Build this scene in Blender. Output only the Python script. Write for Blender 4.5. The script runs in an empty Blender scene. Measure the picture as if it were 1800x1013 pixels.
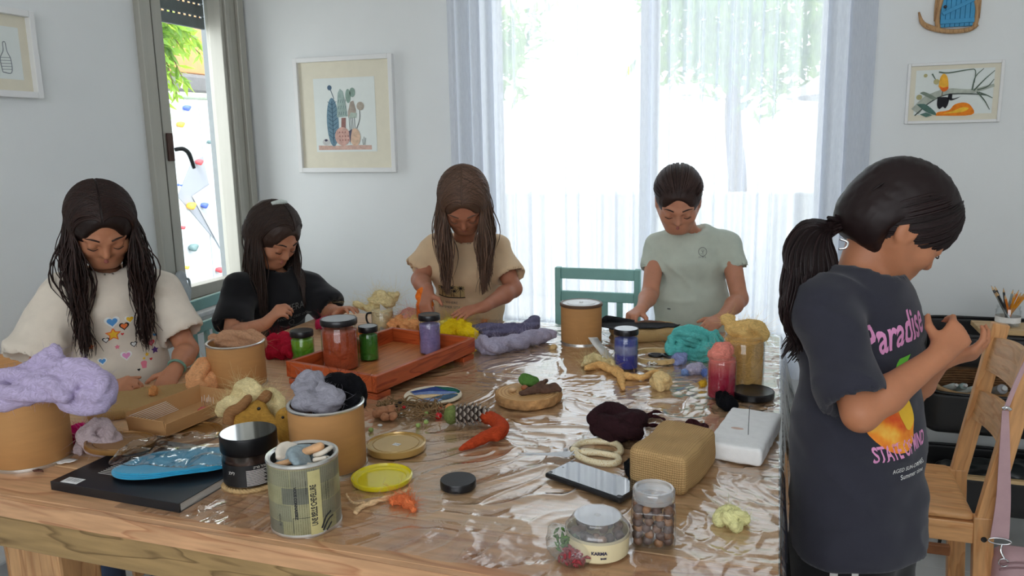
import bpy, bmesh, math, random
import numpy as np
from mathutils import Vector, Matrix
from mathutils.bvhtree import BVHTree

R = math.radians
SC = bpy.context.scene
COL = SC.collection
random.seed(7)
RNG = np.random.default_rng(7)

# ------------------------------------------------------------------ camera, sky, sun, exposure
CAM = np.array([0.0, 0.0, 1.36]); FPX = 1375.0
_y, _p, _r = R(18.8), R(10.4), R(1.1)
FWD = np.array([-math.sin(_y)*math.cos(_p), math.cos(_y)*math.cos(_p), -math.sin(_p)])
_r0 = np.array([math.cos(_y), math.sin(_y), 0.0]); _u0 = np.cross(_r0, FWD)
RIGHT = math.cos(_r)*_r0 - math.sin(_r)*_u0
UP = np.cross(RIGHT, FWD)
cd = bpy.data.cameras.new('camera'); cam = bpy.data.objects.new('camera', cd); COL.objects.link(cam)
cd.sensor_width = 36.0; cd.lens = FPX*36.0/1800.0; cd.clip_start = 0.02
cam.matrix_world = Matrix(((RIGHT[0], UP[0], -FWD[0], CAM[0]), (RIGHT[1], UP[1], -FWD[1], CAM[1]),
                           (RIGHT[2], UP[2], -FWD[2], CAM[2]), (0, 0, 0, 1)))
SC.camera = cam
SC.view_settings.view_transform = 'Standard'; SC.view_settings.look = 'None'
SC.view_settings.gamma = 1.0; SC.view_settings.use_curve_mapping = False
SC.view_settings.exposure = EXPO = 0.34
cy = SC.cycles
cy.max_bounces = 9; cy.diffuse_bounces = 5; cy.glossy_bounces = 4; cy.transmission_bounces = 6
cy.transparent_max_bounces = 24; cy.caustics_reflective = False; cy.caustics_refractive = False
cy.sample_clamp_indirect = 6.0; cy.use_denoising = True

W = bpy.data.worlds.new('sky'); SC.world = W; W.use_nodes = True
_n = W.node_tree.nodes; _l = W.node_tree.links
_bg = _n['Background']; _sky = _n.new('ShaderNodeTexSky')
_sky.sky_type = 'HOSEK_WILKIE'; _sky.sun_direction = (0.25, -0.35, 0.9); _sky.turbidity = 3.0; _sky.ground_albedo = 0.5
_mx = _n.new('ShaderNodeMixRGB'); _mx.inputs[0].default_value = 0.75; _mx.inputs[2].default_value = (0.95, 0.975, 1.0, 1)
_l.new(_sky.outputs[0], _mx.inputs[1]); _l.new(_mx.outputs[0], _bg.inputs[0]); _bg.inputs[1].default_value = 5.0

def lamp(name, kind, loc, rot, energy, color=(1, 1, 1), **kw):
    d = bpy.data.lights.new(name, kind); o = bpy.data.objects.new(name, d); COL.objects.link(o)
    o.location = loc; o.rotation_euler = rot; d.energy = energy; d.color = color
    for k, v in kw.items(): setattr(d, k, v)
    return o
# high summer sun, from behind the camera's side of the house
_sun = lamp('sun', 'SUN', (0, 0, 8), (R(24), R(14), 0), 3.2, (1.0, 0.96, 0.88), angle=R(0.5))
# daylight portals in the window openings
def portal(name, loc, rot, sx, sy):
    o = lamp(name, 'AREA', loc, rot, 1.0, shape='RECTANGLE', size=sx, size_y=sy); o.data.cycles.is_portal = True
portal('portal_garden', (-0.5, 3.36, 1.4), (R(-90), 0, 0), 1.5, 1.9)
portal('portal_side', (-2.50, 2.77, 1.35), (0, R(-90), 0), 1.4, 0.6)
portal('portal_front', (0.0, -1.72, 1.9), (R(90), 0, 0), 2.8, 1.2)
# ------------------------------------------------------------------ helpers
def lin(r, g, b):
    f = lambda c: (c/255/12.92) if c/255 <= 0.04045 else ((c/255+0.055)/1.055)**2.4
    return (f(r), f(g), f(b), 1.0)
def at(px, py, d):
    """world point seen at pixel (px, py) of the 1800x1013 photograph, d metres along the camera axis"""
    return CAM + (FWD + RIGHT*(px-900)/FPX - UP*(py-506.5)/FPX)*d
def onz(px, py, z):
    r = FWD + RIGHT*(px-900)/FPX - UP*(py-506.5)/FPX
    return CAM + r*((z-CAM[2])/r[2])
TZ = 0.78

class NT:
    def __init__(s, m): s.t = m.node_tree; s.n = s.t.nodes; s.l = s.t.links
    def add(s, typ, **kw):
        nd = s.n.new(typ)
        for k, v in kw.items():
            if k.startswith('i_'):
                key = k[2:]; key = int(key) if key.isdigit() else key
                nd.inputs[key].default_value = v
            else: setattr(nd, k, v)
        return nd
    def link(s, a, b): s.l.new(a, b)
def newmat(name):
    m = bpy.data.materials.new(name); m.use_nodes = True
    return m, NT(m), m.node_tree.nodes['Principled BSDF']
def ramp(t, src, stops):
    cr = t.add('ShaderNodeValToRGB'); e = cr.color_ramp.elements
    while len(e) > 1: e.remove(e[-1])
    e[0].position = stops[0][0]; e[0].color = stops[0][1]
    for p, c in stops[1:]:
        x = e.new(p); x.color = c
    t.link(src, cr.inputs[0]); return cr
def mul(c, f): return (min(1, c[0]*f), min(1, c[1]*f), min(1, c[2]*f), 1)
def mat(name, col, rough=0.6, var=0.12, scale=40, bump=0.0, bscale=None, metal=0.0, sheen=0.0, spec=0.5,
        coat=0.0, stretch=(1, 1, 1), sss=0.0, trans=0.0):
    """plain procedural surface: colour with noise variation, fine bump"""
    m, t, b = newmat(name)
    tc = t.add('ShaderNodeTexCoord'); mp = t.add('ShaderNodeMapping'); mp.inputs['Scale'].default_value = stretch
    t.link(tc.outputs['Object'], mp.inputs[0])
    nz = t.add('ShaderNodeTexNoise', i_Scale=scale, i_Detail=5.0, i_Roughness=0.6); t.link(mp.outputs[0], nz.inputs[0])
    r = ramp(t, nz.outputs[0], [(0.3, mul(col, 1-var)), (0.7, mul(col, 1+var))])
    t.link(r.outputs[0], b.inputs['Base Color'])
    b.inputs['Roughness'].default_value = rough; b.inputs['Metallic'].default_value = metal
    b.inputs['Specular IOR Level'].default_value = spec; b.inputs['Coat Weight'].default_value = coat
    if sheen: b.inputs['Sheen Weight'].default_value = sheen; b.inputs['Sheen Roughness'].default_value = 0.5
    if sss:
        b.inputs['Subsurface Weight'].default_value = sss; b.inputs['Subsurface Radius'].default_value = (0.008, 0.003, 0.0015)
        b.inputs['Subsurface Scale'].default_value = 1.0
    if trans: b.inputs['Transmission Weight'].default_value = trans
    if bump:
        n2 = t.add('ShaderNodeTexNoise', i_Scale=bscale or scale*4, i_Detail=4.0); t.link(mp.outputs[0], n2.inputs[0])
        bp = t.add('ShaderNodeBump', i_Strength=min(1, bump), i_Distance=0.002*max(1, bump)); t.link(n2.outputs[0], bp.inputs['Height'])
        t.link(bp.outputs[0], b.inputs['Normal'])
    return m
def wood(name, c1, c2, axis='X', scale=1.0, rough=0.45, knots=True, knotcol=None, coat=0.0):
    """grain along an object axis, knots, per-object offset"""
    m, t, b = newmat(name)
    tc = t.add('ShaderNodeTexCoord'); oi = t.add('ShaderNodeObjectInfo')
    vm = t.add('ShaderNodeVectorMath', operation='MULTIPLY_ADD')
    t.link(tc.outputs['Object'], vm.inputs[0]); vm.inputs[1].default_value = (1, 1, 1)
    sc = t.add('ShaderNodeVectorMath', operation='SCALE'); sc.inputs[0].default_value = (13.1, 7.7, 5.3)
    t.link(oi.outputs['Random'], sc.inputs['Scale']); t.link(sc.outputs[0], vm.inputs[2])
    mp = t.add('ShaderNodeMapping')
    s = {'X': (1.2, 11, 11), 'Y': (11, 1.2, 11), 'Z': (11, 11, 1.2)}[axis]
    mp.inputs['Scale'].default_value = tuple(x*scale for x in s); t.link(vm.outputs[0], mp.inputs[0])
    n1 = t.add('ShaderNodeTexNoise', i_Scale=1.0, i_Detail=3.0, i_Distortion=0.6); t.link(mp.outputs[0], n1.inputs[0])
    m1 = t.add('ShaderNodeMath', operation='MULTIPLY', i_1=9.0); t.link(n1.outputs[0], m1.inputs[0])
    m2 = t.add('ShaderNodeMath', operation='FRACT'); t.link(m1.outputs[0], m2.inputs[0])
    n2 = t.add('ShaderNodeTexNoise', i_Scale=9.0, i_Detail=4.0); t.link(mp.outputs[0], n2.inputs[0])
    r1 = ramp(t, m2.outputs[0], [(0.0, c1), (0.72, mul(c1, 0.92)), (0.92, c2), (1.0, c1)])
    r2 = ramp(t, n2.outputs[0], [(0.35, (0.78, 0.76, 0.72, 1)), (0.65, (1.06, 1.04, 1.02, 1))])
    mx = t.add('ShaderNodeMixRGB', blend_type='MULTIPLY', i_0=0.8); t.link(r1.outputs[0], mx.inputs[1]); t.link(r2.outputs[0], mx.inputs[2])
    out = mx.outputs[0]
    if knots:
        mk = t.add('ShaderNodeMapping'); q = {'X': (2.6, 6.5, 6.5), 'Y': (6.5, 2.6, 6.5), 'Z': (6.5, 6.5, 2.6)}[axis]
        mk.inputs['Scale'].default_value = q; t.link(vm.outputs[0], mk.inputs[0])
        vo = t.add('ShaderNodeTexVoronoi', i_Scale=0.8, i_Randomness=1.0); t.link(mk.outputs[0], vo.inputs[0])
        kr = ramp(t, vo.outputs['Distance'], [(0.0, (1, 1, 1, 1)), (0.055, (0.9, 0.9, 0.9, 1)), (0.085, (0.25, 0.25, 0.25, 1)), (0.14, (0, 0, 0, 1))])
        mk2 = t.add('ShaderNodeMixRGB'); mk2.inputs[2].default_value = knotcol or mul(c2, 0.35)
        t.link(kr.outputs[0], mk2.inputs[0]); t.link(out, mk2.inputs[1]); out = mk2.outputs[0]
    t.link(out, b.inputs['Base Color']); b.inputs['Roughness'].default_value = rough; b.inputs['Coat Weight'].default_value = coat
    b.inputs['Coat Roughness'].default_value = 0.15
    bp = t.add('ShaderNodeBump', i_Strength=0.15, i_Distance=0.001); t.link(n2.outputs[0], bp.inputs['Height']); t.link(bp.outputs[0], b.inputs['Normal'])
    return m
def film(name, tint=(1, 1, 1, 1), rough=0.06, gain=1.0, bump=0.0, bscale=60, haze=0.0):
    """clear thin plastic or glass sheet: what is behind shows through, Fresnel reflection on top"""
    m, t, b = newmat(name); t.n.remove(b)
    out = t.n['Material Output']
    tr = t.add('ShaderNodeBsdfTransparent', i_0=tint); gl = t.add('ShaderNodeBsdfGlossy', i_Roughness=rough)
    fr = t.add('ShaderNodeLayerWeight', i_Blend=0.5); p5 = t.add('ShaderNodeMath', operation='POWER', i_1=5.0); t.link(fr.outputs['Facing'], p5.inputs[0])
    g = t.add('ShaderNodeMath', operation='MULTIPLY_ADD', i_1=0.92*gain, i_2=0.05*gain, use_clamp=True); t.link(p5.outputs[0], g.inputs[0])
    mx = t.add('ShaderNodeMixShader'); t.link(g.outputs[0], mx.inputs[0])
    src = tr.outputs[0]
    if haze:
        df = t.add('ShaderNodeBsdfDiffuse', i_Color=(0.9, 0.9, 0.9, 1)); mh = t.add('ShaderNodeMixShader'); mh.inputs[0].default_value = haze
        t.link(tr.outputs[0], mh.inputs[1]); t.link(df.outputs[0], mh.inputs[2]); src = mh.outputs[0]
    t.link(src, mx.inputs[1]); t.link(gl.outputs[0], mx.inputs[2])
    if bump:
        tc = t.add('ShaderNodeTexCoord')
        n1 = t.add('ShaderNodeTexNoise', i_Scale=bscale, i_Detail=3.0, i_Distortion=1.2); t.link(tc.outputs['Object'], n1.inputs[0])
        bp = t.add('ShaderNodeBump', i_Strength=bump, i_Distance=0.004); t.link(n1.outputs[0], bp.inputs['Height'])
        t.link(bp.outputs[0], gl.inputs['Normal']); t.link(bp.outputs[0], fr.inputs['Normal'])
    t.link(mx.outputs[0], out.inputs[0]); return m

# ---- object helpers
def link(name, me, m=None, parent=None, smooth=True):
    o = bpy.data.objects.new(name, me); COL.objects.link(o)
    if m: me.materials.append(m)
    if parent: o.parent = parent
    if smooth and len(me.polygons): me.polygons.foreach_set('use_smooth', [True]*len(me.polygons))
    return o
def tag(o, label=None, cat=None, group=None, kind=None):
    if label: o['label'] = label
    if cat: o['category'] = cat
    if group: o['group'] = group
    if kind: o['kind'] = kind
    return o
def thing(name, label, cat, loc=(0, 0, 0), rz=0.0, group=None):
    o = bpy.data.objects.new(name, None); COL.objects.link(o); o.empty_display_size = 0.05
    o.location = Vector([float(v) for v in loc]); o.rotation_euler = (0, 0, rz); tag(o, label, cat, group)
    return o
def pydata(name, v, f, m=None, parent=None, smooth=True, world=False):
    """mesh from arrays; world=True: coordinates are world ones, made local to the parent chain"""
    v = np.asarray(v, float)
    if world and parent:
        M = Matrix.Identity(4); p = parent
        while p: 
            M = (Matrix.Translation(p.location) @ p.rotation_euler.to_matrix().to_4x4()) @ M; p = p.parent
        Mi = np.array(M.inverted()); v = v@Mi[:3, :3].T + Mi[:3, 3]
    me = bpy.data.meshes.new(name)
    if isinstance(f, np.ndarray):
        nf, k = f.shape
        me.vertices.add(len(v)); me.vertices.foreach_set('co', v.astype(np.float32).ravel())
        me.loops.add(nf*k); me.loops.foreach_set('vertex_index', f.astype(np.int32).ravel())
        me.polygons.add(nf); me.polygons.foreach_set('loop_start', np.arange(0, nf*k, k, dtype=np.int32))
        me.update(calc_edges=True); me.validate()
    else:
        me.from_pydata([tuple(x) for x in v], [], [tuple(x) for x in f]); me.update()
    return link(name, me, m, parent, smooth)
def bm_obj(name, bm, m=None, parent=None, smooth=False):
    me = bpy.data.meshes.new(name); bm.to_mesh(me); bm.free(); return link(name, me, m, parent, smooth)
def box(name, size, loc, m=None, parent=None, rot=(0, 0, 0), bev=0.0, seg=2):
    bm = bmesh.new(); bmesh.ops.create_cube(bm, size=1.0)
    for v in bm.verts: v.co = Vector((v.co.x*size[0], v.co.y*size[1], v.co.z*size[2]))
    if bev: bmesh.ops.bevel(bm, geom=bm.edges[:], offset=bev, segments=seg, affect='EDGES', profile=0.5)
    o = bm_obj(name, bm, m, parent, smooth=False); o.location = loc; o.rotation_euler = rot; return o
def lathe(name, prof, m=None, parent=None, seg=48, loc=(0, 0, 0), smooth=True, sx=1.0, sy=1.0):
    """profile [(r, z)...] bottom to top (open or r=0 ends); UV u = arc length, v = z"""
    v = []; f = []
    n = len(prof)
    for r, z in prof:
        for k in range(seg):
            a = 2*math.pi*k/seg; v.append((r*math.cos(a)*sx, r*math.sin(a)*sy, z))
    for i in range(n-1):
        for k in range(seg):
            a, b2 = i*seg+k, i*seg+(k+1) % seg
            f.append((a, b2, b2+seg, a+seg))
    o = pydata(name, v, f, m, parent, smooth); o.location = loc
    me = o.data; uv = me.uv_layers.new(name='uv')
    rm = max(r for r, z in prof)
    for p in me.polygons:
        for li in p.loop_indices:
            vi = me.loops[li].vertex_index; i, k = divmod(vi, seg)
            if k == 0 and any(me.loops[q].vertex_index % seg == seg-1 for q in p.loop_indices): k = seg
            uv.data[li].uv = (2*math.pi*rm*k/seg, prof[i][1])
    bm = bmesh.new(); bm.from_mesh(me); bmesh.ops.remove_doubles(bm, verts=bm.verts[:], dist=1e-6)
    es = [e for e in bm.edges if len(e.link_faces) == 2 and e.calc_face_angle(0) > R(40)]
    for e in es: e.smooth = False
    bmesh.ops.recalc_face_normals(bm, faces=bm.faces[:]); bm.to_mesh(me); bm.free()
    return o
def catmull(pts, n=8):
    p = np.asarray(pts, float)
    if len(p) < 3:
        t = np.linspace(0, 1, n+1)[:, None]; return p[0]*(1-t)+p[-1]*t
    p = np.vstack([2*p[0]-p[1], p, 2*p[-1]-p[-2]]); out = []
    for i in range(1, len(p)-2):
        for k in range(n):
            t = k/n; a, b, c, d = p[i-1], p[i], p[i+1], p[i+2]
            out.append(0.5*((2*b)+(-a+c)*t+(2*a-5*b+4*c-d)*t*t+(-a+3*b-3*c+d)*t**3))
    out.append(p[-2]); return np.array(out)
def tubes(paths, radii, sides=6, caps=True, flat=1.0):
    """many tubes in one vertex/face list; radii per path: scalar or (r0, r1) or array"""
    V = []; F = []; base = 0
    for path, rad in zip(paths, radii):
        P = np.asarray(path, float); n = len(P)
        if np.isscalar(rad): rr = np.full(n, rad)
        elif len(rad) == 2 and n != 2: rr = np.linspace(rad[0], rad[1], n)
        else: rr = np.asarray(rad, float)
        T = np.gradient(P, axis=0); T /= np.linalg.norm(T, axis=1)[:, None]+1e-12
        ref = np.array([0, 0, 1.0]) if abs(T[0][2]) < 0.9 else np.array([1.0, 0, 0])
        N = np.zeros_like(P); u = np.cross(T[0], ref); u /= np.linalg.norm(u)+1e-12
        for i in range(n):
            u = u - T[i]*np.dot(u, T[i]); u /= np.linalg.norm(u)+1e-12; N[i] = u
        B = np.cross(T, N); a = np.arange(sides)*2*math.pi/sides
        ring = P[:, None, :] + rr[:, None, None]*(np.cos(a)[None, :, None]*N[:, None, :]*flat + np.sin(a)[None, :, None]*B[:, None, :])
        V.append(ring.reshape(-1, 3))
        for i in range(n-1):
            for k in range(sides):
                k2 = (k+1) % sides
                F.append((base+i*sides+k, base+i*sides+k2, base+(i+1)*sides+k2, base+(i+1)*sides+k))
        if caps:
            F.append(tuple(base+k for k in range(sides))[::-1]); F.append(tuple(base+(n-1)*sides+k for k in range(sides)))
        base += n*sides
    return np.vstack(V), F
def tube(name, pts, r, m, parent=None, sides=8, n=6, world=False, smooth=True, raw=False):
    P = np.asarray(pts, float) if raw else catmull(pts, n)
    if not np.isscalar(r) and len(r) == len(pts) and len(pts) > 2 and not raw:
        r = np.interp(np.linspace(0, len(pts)-1, len(P)), range(len(pts)), r)
    v, f = tubes([P], [r], sides); return pydata(name, v, f, m, parent, smooth, world)
# ---- value noise
def vnoise(P, scale, seed=0):
    q = np.asarray(P)*scale; i = np.floor(q).astype(np.int64); f = q-i; f = f*f*(3-2*f); out = 0
    for dx in (0, 1):
        for dy in (0, 1):
            for dz in (0, 1):
                h = (i[:, 0]+dx)*374761393 + (i[:, 1]+dy)*668265263 + (i[:, 2]+dz)*2147483647 + seed*1274126177
                h = (h ^ (h >> 13))*1274126177 & 0xffffffff; h = ((h ^ (h >> 16)) & 0xffff)/65535.0
                w = (f[:, 0] if dx else 1-f[:, 0])*(f[:, 1] if dy else 1-f[:, 1])*(f[:, 2] if dz else 1-f[:, 2])
                out = out+w*h
    return out*2-1
def fbm(P, scale, seed=0, o=3):
    return sum(vnoise(P, scale*2**k, seed+k)*0.5**k for k in range(o))
# ---- signed-distance modelling
class SDF:
    def __init__(s, lo, hi, h):
        s.lo = np.asarray(lo, float); s.h = h
        s.n = np.ceil((np.asarray(hi, float)-s.lo)/h).astype(int)+1
        s.ax = [s.lo[i]+np.arange(s.n[i])*h for i in range(3)]
        s.D = np.full(s.n, 0.3, np.float32)
    def _sub(s, lo, hi):
        a = np.clip(np.floor((lo-s.lo)/s.h).astype(int), 0, s.n); b = np.clip(np.ceil((hi-s.lo)/s.h).astype(int)+1, 0, s.n)
        if (b <= a).any(): return None, None, None, None
        sl = tuple(slice(a[i], b[i]) for i in range(3))
        X = s.ax[0][sl[0]][:, None, None]; Y = s.ax[1][sl[1]][None, :, None]; Z = s.ax[2][sl[2]][None, None, :]
        return sl, X, Y, Z
    def _mix(s, sl, d, k, op):
        A = s.D[sl]
        if op == '-': d = -d; 
        if k > 0:
            if op == '+': h = np.maximum(k-np.abs(A-d), 0)/k; s.D[sl] = np.minimum(A, d)-h*h*k*0.25
            else: h = np.maximum(k-np.abs(A-d), 0)/k; s.D[sl] = np.maximum(A, d)+h*h*k*0.25
        else: s.D[sl] = np.minimum(A, d) if op == '+' else np.maximum(A, d)
    def cap(s, a, b, ra, rb=None, k=0.0, flat=None, op='+'):
        a = np.asarray(a, float); b = np.asarray(b, float); rb = ra if rb is None else rb
        m = max(ra, rb)+max(k, 2*s.h)+3*s.h
        if flat is not None: m = m*max(1, 1.0)
        sl, X, Y, Z = s._sub(np.minimum(a, b)-m, np.maximum(a, b)+m)
        if sl is None: return s
        px, py, pz = X-a[0], Y-a[1], Z-a[2]; ab = b-a
        if flat is not None:                                   # flatten the section along a unit axis by factor f (<1)
            ax, f = np.asarray(flat[0], float), flat[1]; q = (px*ax[0]+py*ax[1]+pz*ax[2])
            e = float(ab@ax); L2 = float(ab@ab)
            t0 = (px*ab[0]+py*ab[1]+pz*ab[2])/max(L2, 1e-9); t0 = np.clip(t0, 0, 1); off = (q-t0*e)*(1/f-1)
            px = px+off*ax[0]; py = py+off*ax[1]; pz = pz+off*ax[2]
        L2 = max(float(ab@ab), 1e-12)
        t = np.clip((px*ab[0]+py*ab[1]+pz*ab[2])/L2, 0, 1)
        d = np.sqrt((px-t*ab[0])**2+(py-t*ab[1])**2+(pz-t*ab[2])**2)-(ra+(rb-ra)*t)
        if flat is not None: d = d*min(1, max(flat[1], 0.55))
        s._mix(sl, d.astype(np.float32), k, op); return s
    def ell(s, c, r, Rm=None, k=0.0, op='+'):
        c = np.asarray(c, float); r = np.asarray(r, float); m = r.max()+max(k, 2*s.h)+3*s.h
        sl, X, Y, Z = s._sub(c-m, c+m)
        if sl is None: return s
        px, py, pz = X-c[0], Y-c[1], Z-c[2]
        if Rm is not None:
            Rm = np.asarray(Rm); q = [px*Rm[0, i]+py*Rm[1, i]+pz*Rm[2, i] for i in range(3)]
        else: q = [px, py, pz]
        k0 = np.sqrt((q[0]/r[0])**2+(q[1]/r[1])**2+(q[2]/r[2])**2); k1 = np.sqrt((q[0]/r[0]**2)**2+(q[1]/r[1]**2)**2+(q[2]/r[2]**2)**2)
        d = k0*(k0-1)/np.maximum(k1, 1e-6)
        s._mix(sl, np.asarray(d, np.float32), k, op); return s
    def rbox(s, c, half, rad, Rm=None, k=0.0, op='+'):
        c = np.asarray(c, float); half = np.asarray(half, float); m = np.linalg.norm(half)+max(k, 2*s.h)+3*s.h
        sl, X, Y, Z = s._sub(c-m, c+m)
        if sl is None: return s
        px, py, pz = X-c[0], Y-c[1], Z-c[2]
        if Rm is not None:
            Rm = np.asarray(Rm); q = [px*Rm[0, i]+py*Rm[1, i]+pz*Rm[2, i] for i in range(3)]
        else: q = [px+0*py+0*pz, py+0*px+0*pz, pz+0*px+0*py]
        qx, qy, qz = [np.abs(q[i])-half[i]+rad for i in range(3)]
        d = np.sqrt(np.maximum(qx, 0)**2+np.maximum(qy, 0)**2+np.maximum(qz, 0)**2)+np.minimum(np.maximum(np.maximum(qx, qy), qz), 0)-rad
        s._mix(sl, d.astype(np.float32), k, op); return s
    def plane(s, p, n, op='-', k=0.0):
        """cut away everything on the side n points to"""
        p = np.asarray(p, float); n = np.asarray(n, float); n = n/np.linalg.norm(n)
        X, Y, Z = s.ax[0][:, None, None], s.ax[1][None, :, None], s.ax[2][None, None, :]
        d = -((X-p[0])*n[0]+(Y-p[1])*n[1]+(Z-p[2])*n[2]); s._mix((slice(None),)*3, d.astype(np.float32), k, op); return s
    def sample(s, P):
        q = (np.asarray(P)-s.lo)/s.h; ok = ((q >= 0) & (q < s.n-1.001)).all(1); out = np.full(len(q), 0.3); q = q[ok]
        i = np.floor(q).astype(int); f = q-i; v = 0
        for dx in (0, 1):
            for dy in (0, 1):
                for dz in (0, 1):
                    w = (f[:, 0] if dx else 1-f[:, 0])*(f[:, 1] if dy else 1-f[:, 1])*(f[:, 2] if dz else 1-f[:, 2])
                    v = v+w*s.D[i[:, 0]+dx, i[:, 1]+dy, i[:, 2]+dz]
        out[ok] = v; return out
    def grad(s, P):
        e = s.h; g = np.stack([s.sample(P+np.eye(3)[i]*e)-s.sample(P-np.eye(3)[i]*e) for i in range(3)], 1)
        return g/(np.linalg.norm(g, axis=1)[:, None]+1e-9)
    def mesh(s):
        """naive surface nets"""
        D = s.D; S = D < 0; nx, ny, nz = s.n
        c = np.zeros((nx-1, ny-1, nz-1), np.int8)
        for dx in (0, 1):
            for dy in (0, 1):
                for dz in (0, 1): c += S[dx:nx-1+dx, dy:ny-1+dy, dz:nz-1+dz]
        act = (c > 0) & (c < 8); ids = np.full(act.shape, -1, np.int64); idx = np.argwhere(act); ids[act] = np.arange(len(idx))
        cor = {}
        for dx in (0, 1):
            for dy in (0, 1):
                for dz in (0, 1): cor[dx, dy, dz] = D[idx[:, 0]+dx, idx[:, 1]+dy, idx[:, 2]+dz]
        acc = np.zeros((len(idx), 3)); cnt = np.zeros(len(idx))
        for a in cor:
            for ax in range(3):
                if a[ax] == 0:
                    b = list(a); b[ax] = 1; b = tuple(b); A, B = cor[a], cor[b]; x = (A < 0) != (B < 0)
                    t = np.where(x, A/np.where(x, A-B, 1), 0); p = np.tile(np.array(a, float), (len(idx), 1)); p[:, ax] = t
                    acc[x] += p[x]; cnt[x] += 1
        V = s.lo+(idx+acc/np.maximum(cnt, 1)[:, None])*s.h
        Q = []
        for ax in range(3):
            sl0 = [slice(1, -1)]*3; sl0[ax] = slice(0, -1); sl1 = [slice(1, -1)]*3; sl1[ax] = slice(1, None)
            a = S[tuple(sl0)]; b = S[tuple(sl1)]; e = np.argwhere(a != b)
            if not len(e): continue
            flip = a[tuple(e.T)]; g = e.copy()
            for j in range(3):
                if j != ax: g[:, j] += 1
            u, w = [(1, 2), (2, 0), (0, 1)][ax]
            def cell(du, dw):
                h2 = g.copy(); h2[:, u] -= du; h2[:, w] -= dw; return ids[h2[:, 0], h2[:, 1], h2[:, 2]]
            q = np.stack([cell(1, 1), cell(0, 1), cell(0, 0), cell(1, 0)], 1); q[~flip] = q[~flip][:, ::-1]; Q.append(q)
        return V, np.vstack(Q)
def relax(V, Q, n=2, f=0.5):
    for _ in range(n):
        acc = np.zeros_like(V); c = np.zeros(len(V))
        for a, b in ((0, 1), (1, 2), (2, 3), (3, 0)):
            np.add.at(acc, Q[:, a], V[Q[:, b]]); np.add.at(acc, Q[:, b], V[Q[:, a]]); np.add.at(c, Q[:, a], 1); np.add.at(c, Q[:, b], 1)
        V = V+(acc/np.maximum(c, 1)[:, None]-V)*f
    return V
def vnormals(V, Q):
    n = np.cross(V[Q[:, 2]]-V[Q[:, 0]], V[Q[:, 3]]-V[Q[:, 1]]); N = np.zeros_like(V)
    for k in range(4): np.add.at(N, Q[:, k], n)
    return N/(np.linalg.norm(N, axis=1)[:, None]+1e-12)
def sdf_obj(name, s, m, parent=None, smooth_n=2, noise=None, world=False):
    V, Q = s.mesh(); V = relax(V, Q, smooth_n)
    if noise:
        for amp, sc, sd in noise: V = V+vnormals(V, Q)*(fbm(V, sc, sd)*amp)[:, None]
    o = pydata(name, V, Q, m, parent, True, world); return o
# ---- flat print laid on a surface
def polys_bm(polys):
    bm = bmesh.new()
    for p in polys:
        try: bm.faces.new([bm.verts.new((x, y, 0)) for x, y in p])
        except Exception: pass
    return bm
def text_bm(txt, size, shear=0.0, bold=0.0, align='CENTER'):
    c = bpy.data.curves.new('txt', 'FONT'); c.body = txt; c.size = size; c.shear = shear; c.offset = bold; c.align_x = align; c.resolution_u = 3
    o = bpy.data.objects.new('txt', c); COL.objects.link(o)
    me = bpy.data.meshes.new_from_object(o.evaluated_get(bpy.context.evaluated_depsgraph_get())); bm = bmesh.new(); bm.from_mesh(me)
    bpy.data.objects.remove(o); bpy.data.curves.remove(c); bpy.data.meshes.remove(me); return bm
def subdiv(bm, L):
    for _ in range(6):
        bmesh.ops.triangulate(bm, faces=bm.faces[:])
        es = [e for e in bm.edges if e.calc_length() > L]
        if not es: break
        bmesh.ops.subdivide_edges(bm, edges=es, cuts=1)
    bmesh.ops.triangulate(bm, faces=bm.faces[:])
def cyl_print(name, bm, radius, m, parent, ang0=0.0, z0=0.0, rot=0.0, off=0.0004):
    """wrap flat print round an upright cylinder of the parent"""
    subdiv(bm, radius*0.25); c, s_ = math.cos(rot), math.sin(rot); r = radius+off
    for v in bm.verts:
        x, y = v.co.x*c-v.co.y*s_, v.co.x*s_+v.co.y*c; a = ang0+x/radius
        v.co = Vector((r*math.cos(a), r*math.sin(a), z0+y))
    return bm_obj(name, bm, m, parent)
def decal(name, bm, bvh, m, parent, o, r, u, d, L=0.007, off=0.0012, dx=0, dy=0, rot=0.0, inv=None):
    """drop flat print from frame (o, r, u) along d onto a world-space surface"""
    subdiv(bm, L); o, r, u, d = [Vector(x) for x in (o, r, u, d)]; d.normalize(); dead = []
    c, s_ = math.cos(rot), math.sin(rot); P = []
    for v in bm.verts:
        x, y = v.co.x*c-v.co.y*s_+dx, v.co.x*s_+v.co.y*c+dy
        h, n, _, _ = bvh.ray_cast(o+r*x+u*y, d, 0.6)
        if h is None: dead.append(v)
        else:
            if n.dot(d) > 0: n = -n
            v.co = h+n*off
    bmesh.ops.delete(bm, geom=dead, context='VERTS')
    if not bm.verts: bm.free(); return None
    bmesh.ops.delete(bm, geom=[f for f in bm.faces if f.calc_area() > 4*L*L], context='FACES')
    bm.verts.index_update(); V = np.array([v.co for v in bm.verts]); F = [[v.index for v in f.verts] for f in bm.faces]; bm.free()
    return pydata(name, V, F, m, parent, True, world=True) if F else None
def circ(cx, cy, r, n=24, ry=None): return [(cx+r*math.cos(2*math.pi*k/n), cy+(ry or r)*math.sin(2*math.pi*k/n)) for k in range(n)]
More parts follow.
